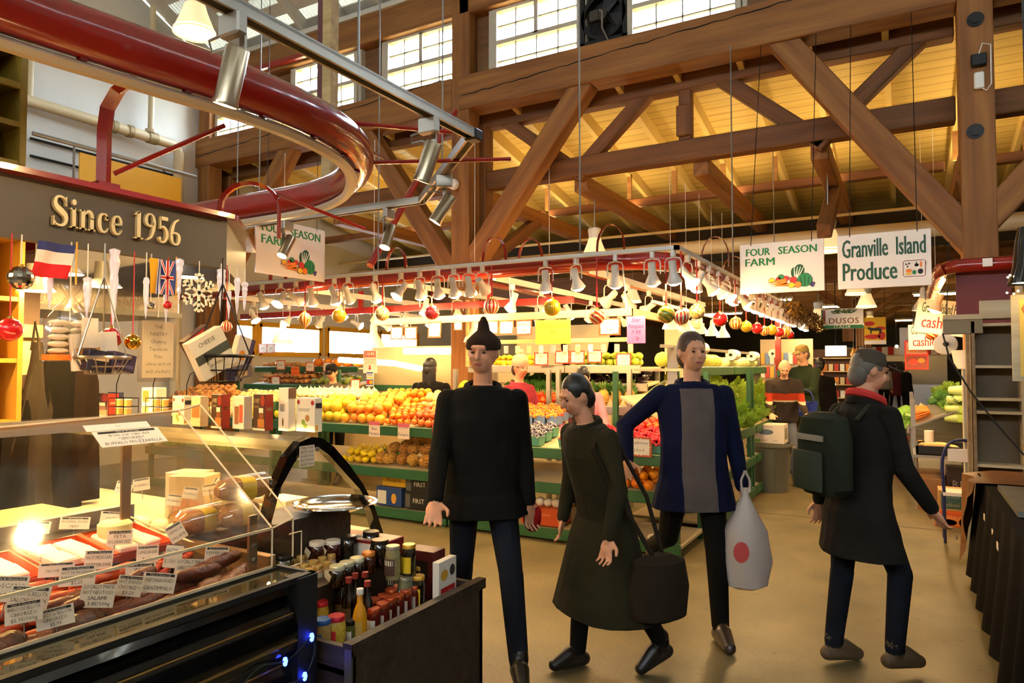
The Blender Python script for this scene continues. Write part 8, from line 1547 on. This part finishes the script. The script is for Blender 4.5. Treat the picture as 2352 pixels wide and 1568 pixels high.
for s in (-1, 1): MB().tube([V(v) for v in ((s*.1, .13, 1.36), (s*.105, .06, 1.45), (s*.11, -.05, 1.45), (s*.115, -.115, 1.34), (s*.13, -.13, 1.12), (s*.17, .03, 1.0))], .02, 6, flat=.4).build('strap', cloth('pack', '#2a2d22'), p4, FX4 @ UB4)
MB().tube([(.085*math.cos(a), -.01+.085*math.sin(a), 1.495+.025*math.sin(a)) for a in [j*6.283/20 for j in range(20)]], .024, 8, closed=True).ball((0, -.11, 1.45), (.05, .025, .06), 12, 8).build('red_scarf', cloth('scarf', '#c23a34'), p4, FX4 @ UB4)
# plastic bag held low at the side
g = at_d(1712, 1128, 4.1); o = thing('plastic_bag', 'white plastic shopping bag with red print hanging from the hand of the navy jacket person', 'bag', g, rad(25)); q = MB(); rs = []
for z, a_, b_ in ((-.56, .06, .04), (-.54, .115, .075), (-.4, .14, .09), (-.22, .12, .08), (-.1, .06, .045), (-.02, .02, .018), (.02, .03, .015)): rs.append([(a_*math.cos(t_)*(1+.07*math.sin(5*t_+z*9)), b_*math.sin(t_)*(1+.1*math.cos(4*t_+z*14)), z) for t_ in [j*6.283/28 for j in range(28)]])
PLB = mat('plastic_bag_film', '#b9aa9c', .4, trans=0, alpha=.9); q.ring_loft(rs); q.build('film', PLB, o); [MB().tube(smooth([(s_*.02, -.012, .0), (s_*.025, -.006, .06), (s_*.008, 0, .1), (s_*.002, 0, .12)], 3), .007, 6).build('bag_handle', PLB, o) for s_ in (-1, 1)]; MB().prism([(.045*math.cos(i*.5), .06*math.sin(i*.5)) for i in range(13)], .002, 0, face_my((-.05, -.093, -.33))).build('red_print', mat('bag_red', '#b8403a', .6), o)
# stall people
person('person in a cream knitted hat and rose jacket behind the produce', pat(1192, 7.6), rad(70), 1.68, 0, arms=((20, 10, 40), (20, 10, 40)), head=(8, 0), coat=.8, mats=(DKPINK, DKJ), hair='brown', hat=('knit', cloth('cream_knit', '#d9c29a', '#c4ab80')), fine=.014)
person('person in a pink hoodie and dark vest looking down at the berries', pat(1340, 7.35), rad(22), 1.6, 8, arms=((26, 16, 50), (26, 16, 50)), head=(24, 0), coat=.8, mats=(PINK, DKJ, VEST), hair='black', fine=.0125, skin=SKIN2, stripe=((.8, 1.36, 5, .13),))
person('person with long dark hair and a black jacket at the till', pat(990, 8.6), rad(190), 1.68, 0, arms=((20, 10, 50), (20, 10, 50)), coat=.75, mats=(BLKC, BLKC), longhair=True, fine=.016, wide=1.25)
person('person in a dark cap and grey jacket among the back shelves', pat(768, 9.6), rad(20), 1.62, 4, arms=((20, 10, 50), (20, 10, 50)), head=(18, 0), coat=.8, mats=(cloth('grey_jacket', '#4d463c'), BLKC), hat=('cap', BLKC), fine=.014)
person('person in a brown fleece with a red chest stripe bending over the white carton', pat(1797, 9.65), rad(18), 1.72, 15, legs=((4, 3, 6), (10, 4, 8)), arms=((30, 4, 46), (30, 6, 46)), head=(20, -8), coat=.86, mats=(BRNF, JEAN, cloth('red_stripe', '#a8381f'), cloth('cream_stripe', '#c9b28f')), hat=('bald', HAIRS['grey']), fine=.011, wide=1.15, skin=SKIN2, shoe=TRN, stripe=((1.19, 1.29, 5, .3), (1.165, 1.19, 6, .3)))
p5, _, _ = person('tall person in a flat cap and dark green jacket holding a blue basket', pat(1848, 10.5), rad(-35), 1.9, 0, legs=((2, 3, 2), (2, 3, 2)), arms=((15, 6, 60), (24, 6, 66)), head=(14, 0), coat=.72, flare=.03, mats=(GREENJ, KHAKI), hat=('cap', cloth('flat_cap', '#8a7648')), fine=.012, wide=1.25, skin=SKIN2, shoe=SNEAK, hair='grey')
o = thing('shopping_basket', 'blue shopping basket on the arm of the person in the dark green jacket', 'basket', at_d(1846, 955, 10.1), rad(-20)); BP = mat('blue_plastic', '#2b3f9e', .4)
q = MB(); a, b, h = .16, .12, .2; q.add([(-a*.8, -b*.8, 0), (a*.8, -b*.8, 0), (a*.8, b*.8, 0), (-a*.8, b*.8, 0), (-a, -b, h), (a, -b, h), (a, b, h), (-a, b, h)], [(0, 3, 2, 1), (0, 1, 5, 4), (1, 2, 6, 5), (2, 3, 7, 6), (3, 0, 4, 7)]); q.tube([(-a, -b, h), (a, -b, h), (a, b, h), (-a, b, h)], .01, 5, closed=True); q.build('tub', BP, o)
for i in range(5): MB().box((-.08+.04*i, -b*.92, .1), (.012, .012, .09)).build('slot', mat('basket_slot', '#6a7ac0', .5), o)
MB().tube(smooth([(-a, 0, h), (-a*.7, 0, h+.14), (0, 0, h+.18), (a*.7, 0, h+.14), (a, 0, h)], 3), .008, 6).build('handle', BP, o)
person('dark clothed person half hidden behind the tall capped person', pat(1884, 11.4), rad(180), 1.72, 0, coat=.6, mats=(BLKC, BLKC), fine=.02)
person('person in a pale grey jacket far down the aisle', pat(2030, 23), rad(200), 1.75, 0, mats=(cloth('pale_jacket', '#8d8573'), BLKC), fine=.022, wide=1.15)
person('person in a maroon coat and black leggings far down the aisle', pat(2056, 25.5), rad(160), 1.66, 0, legs=((8, 2, 4), (-6, 2, 8)), coat=.55, flare=.05, mats=(MAR, BLKC), fine=.022)
person('dark clothed person at the far stall edge beyond the cashier boards', pat(2082, 20), rad(120), 1.7, 0, mats=(BLKC, BLKC), fine=.022)
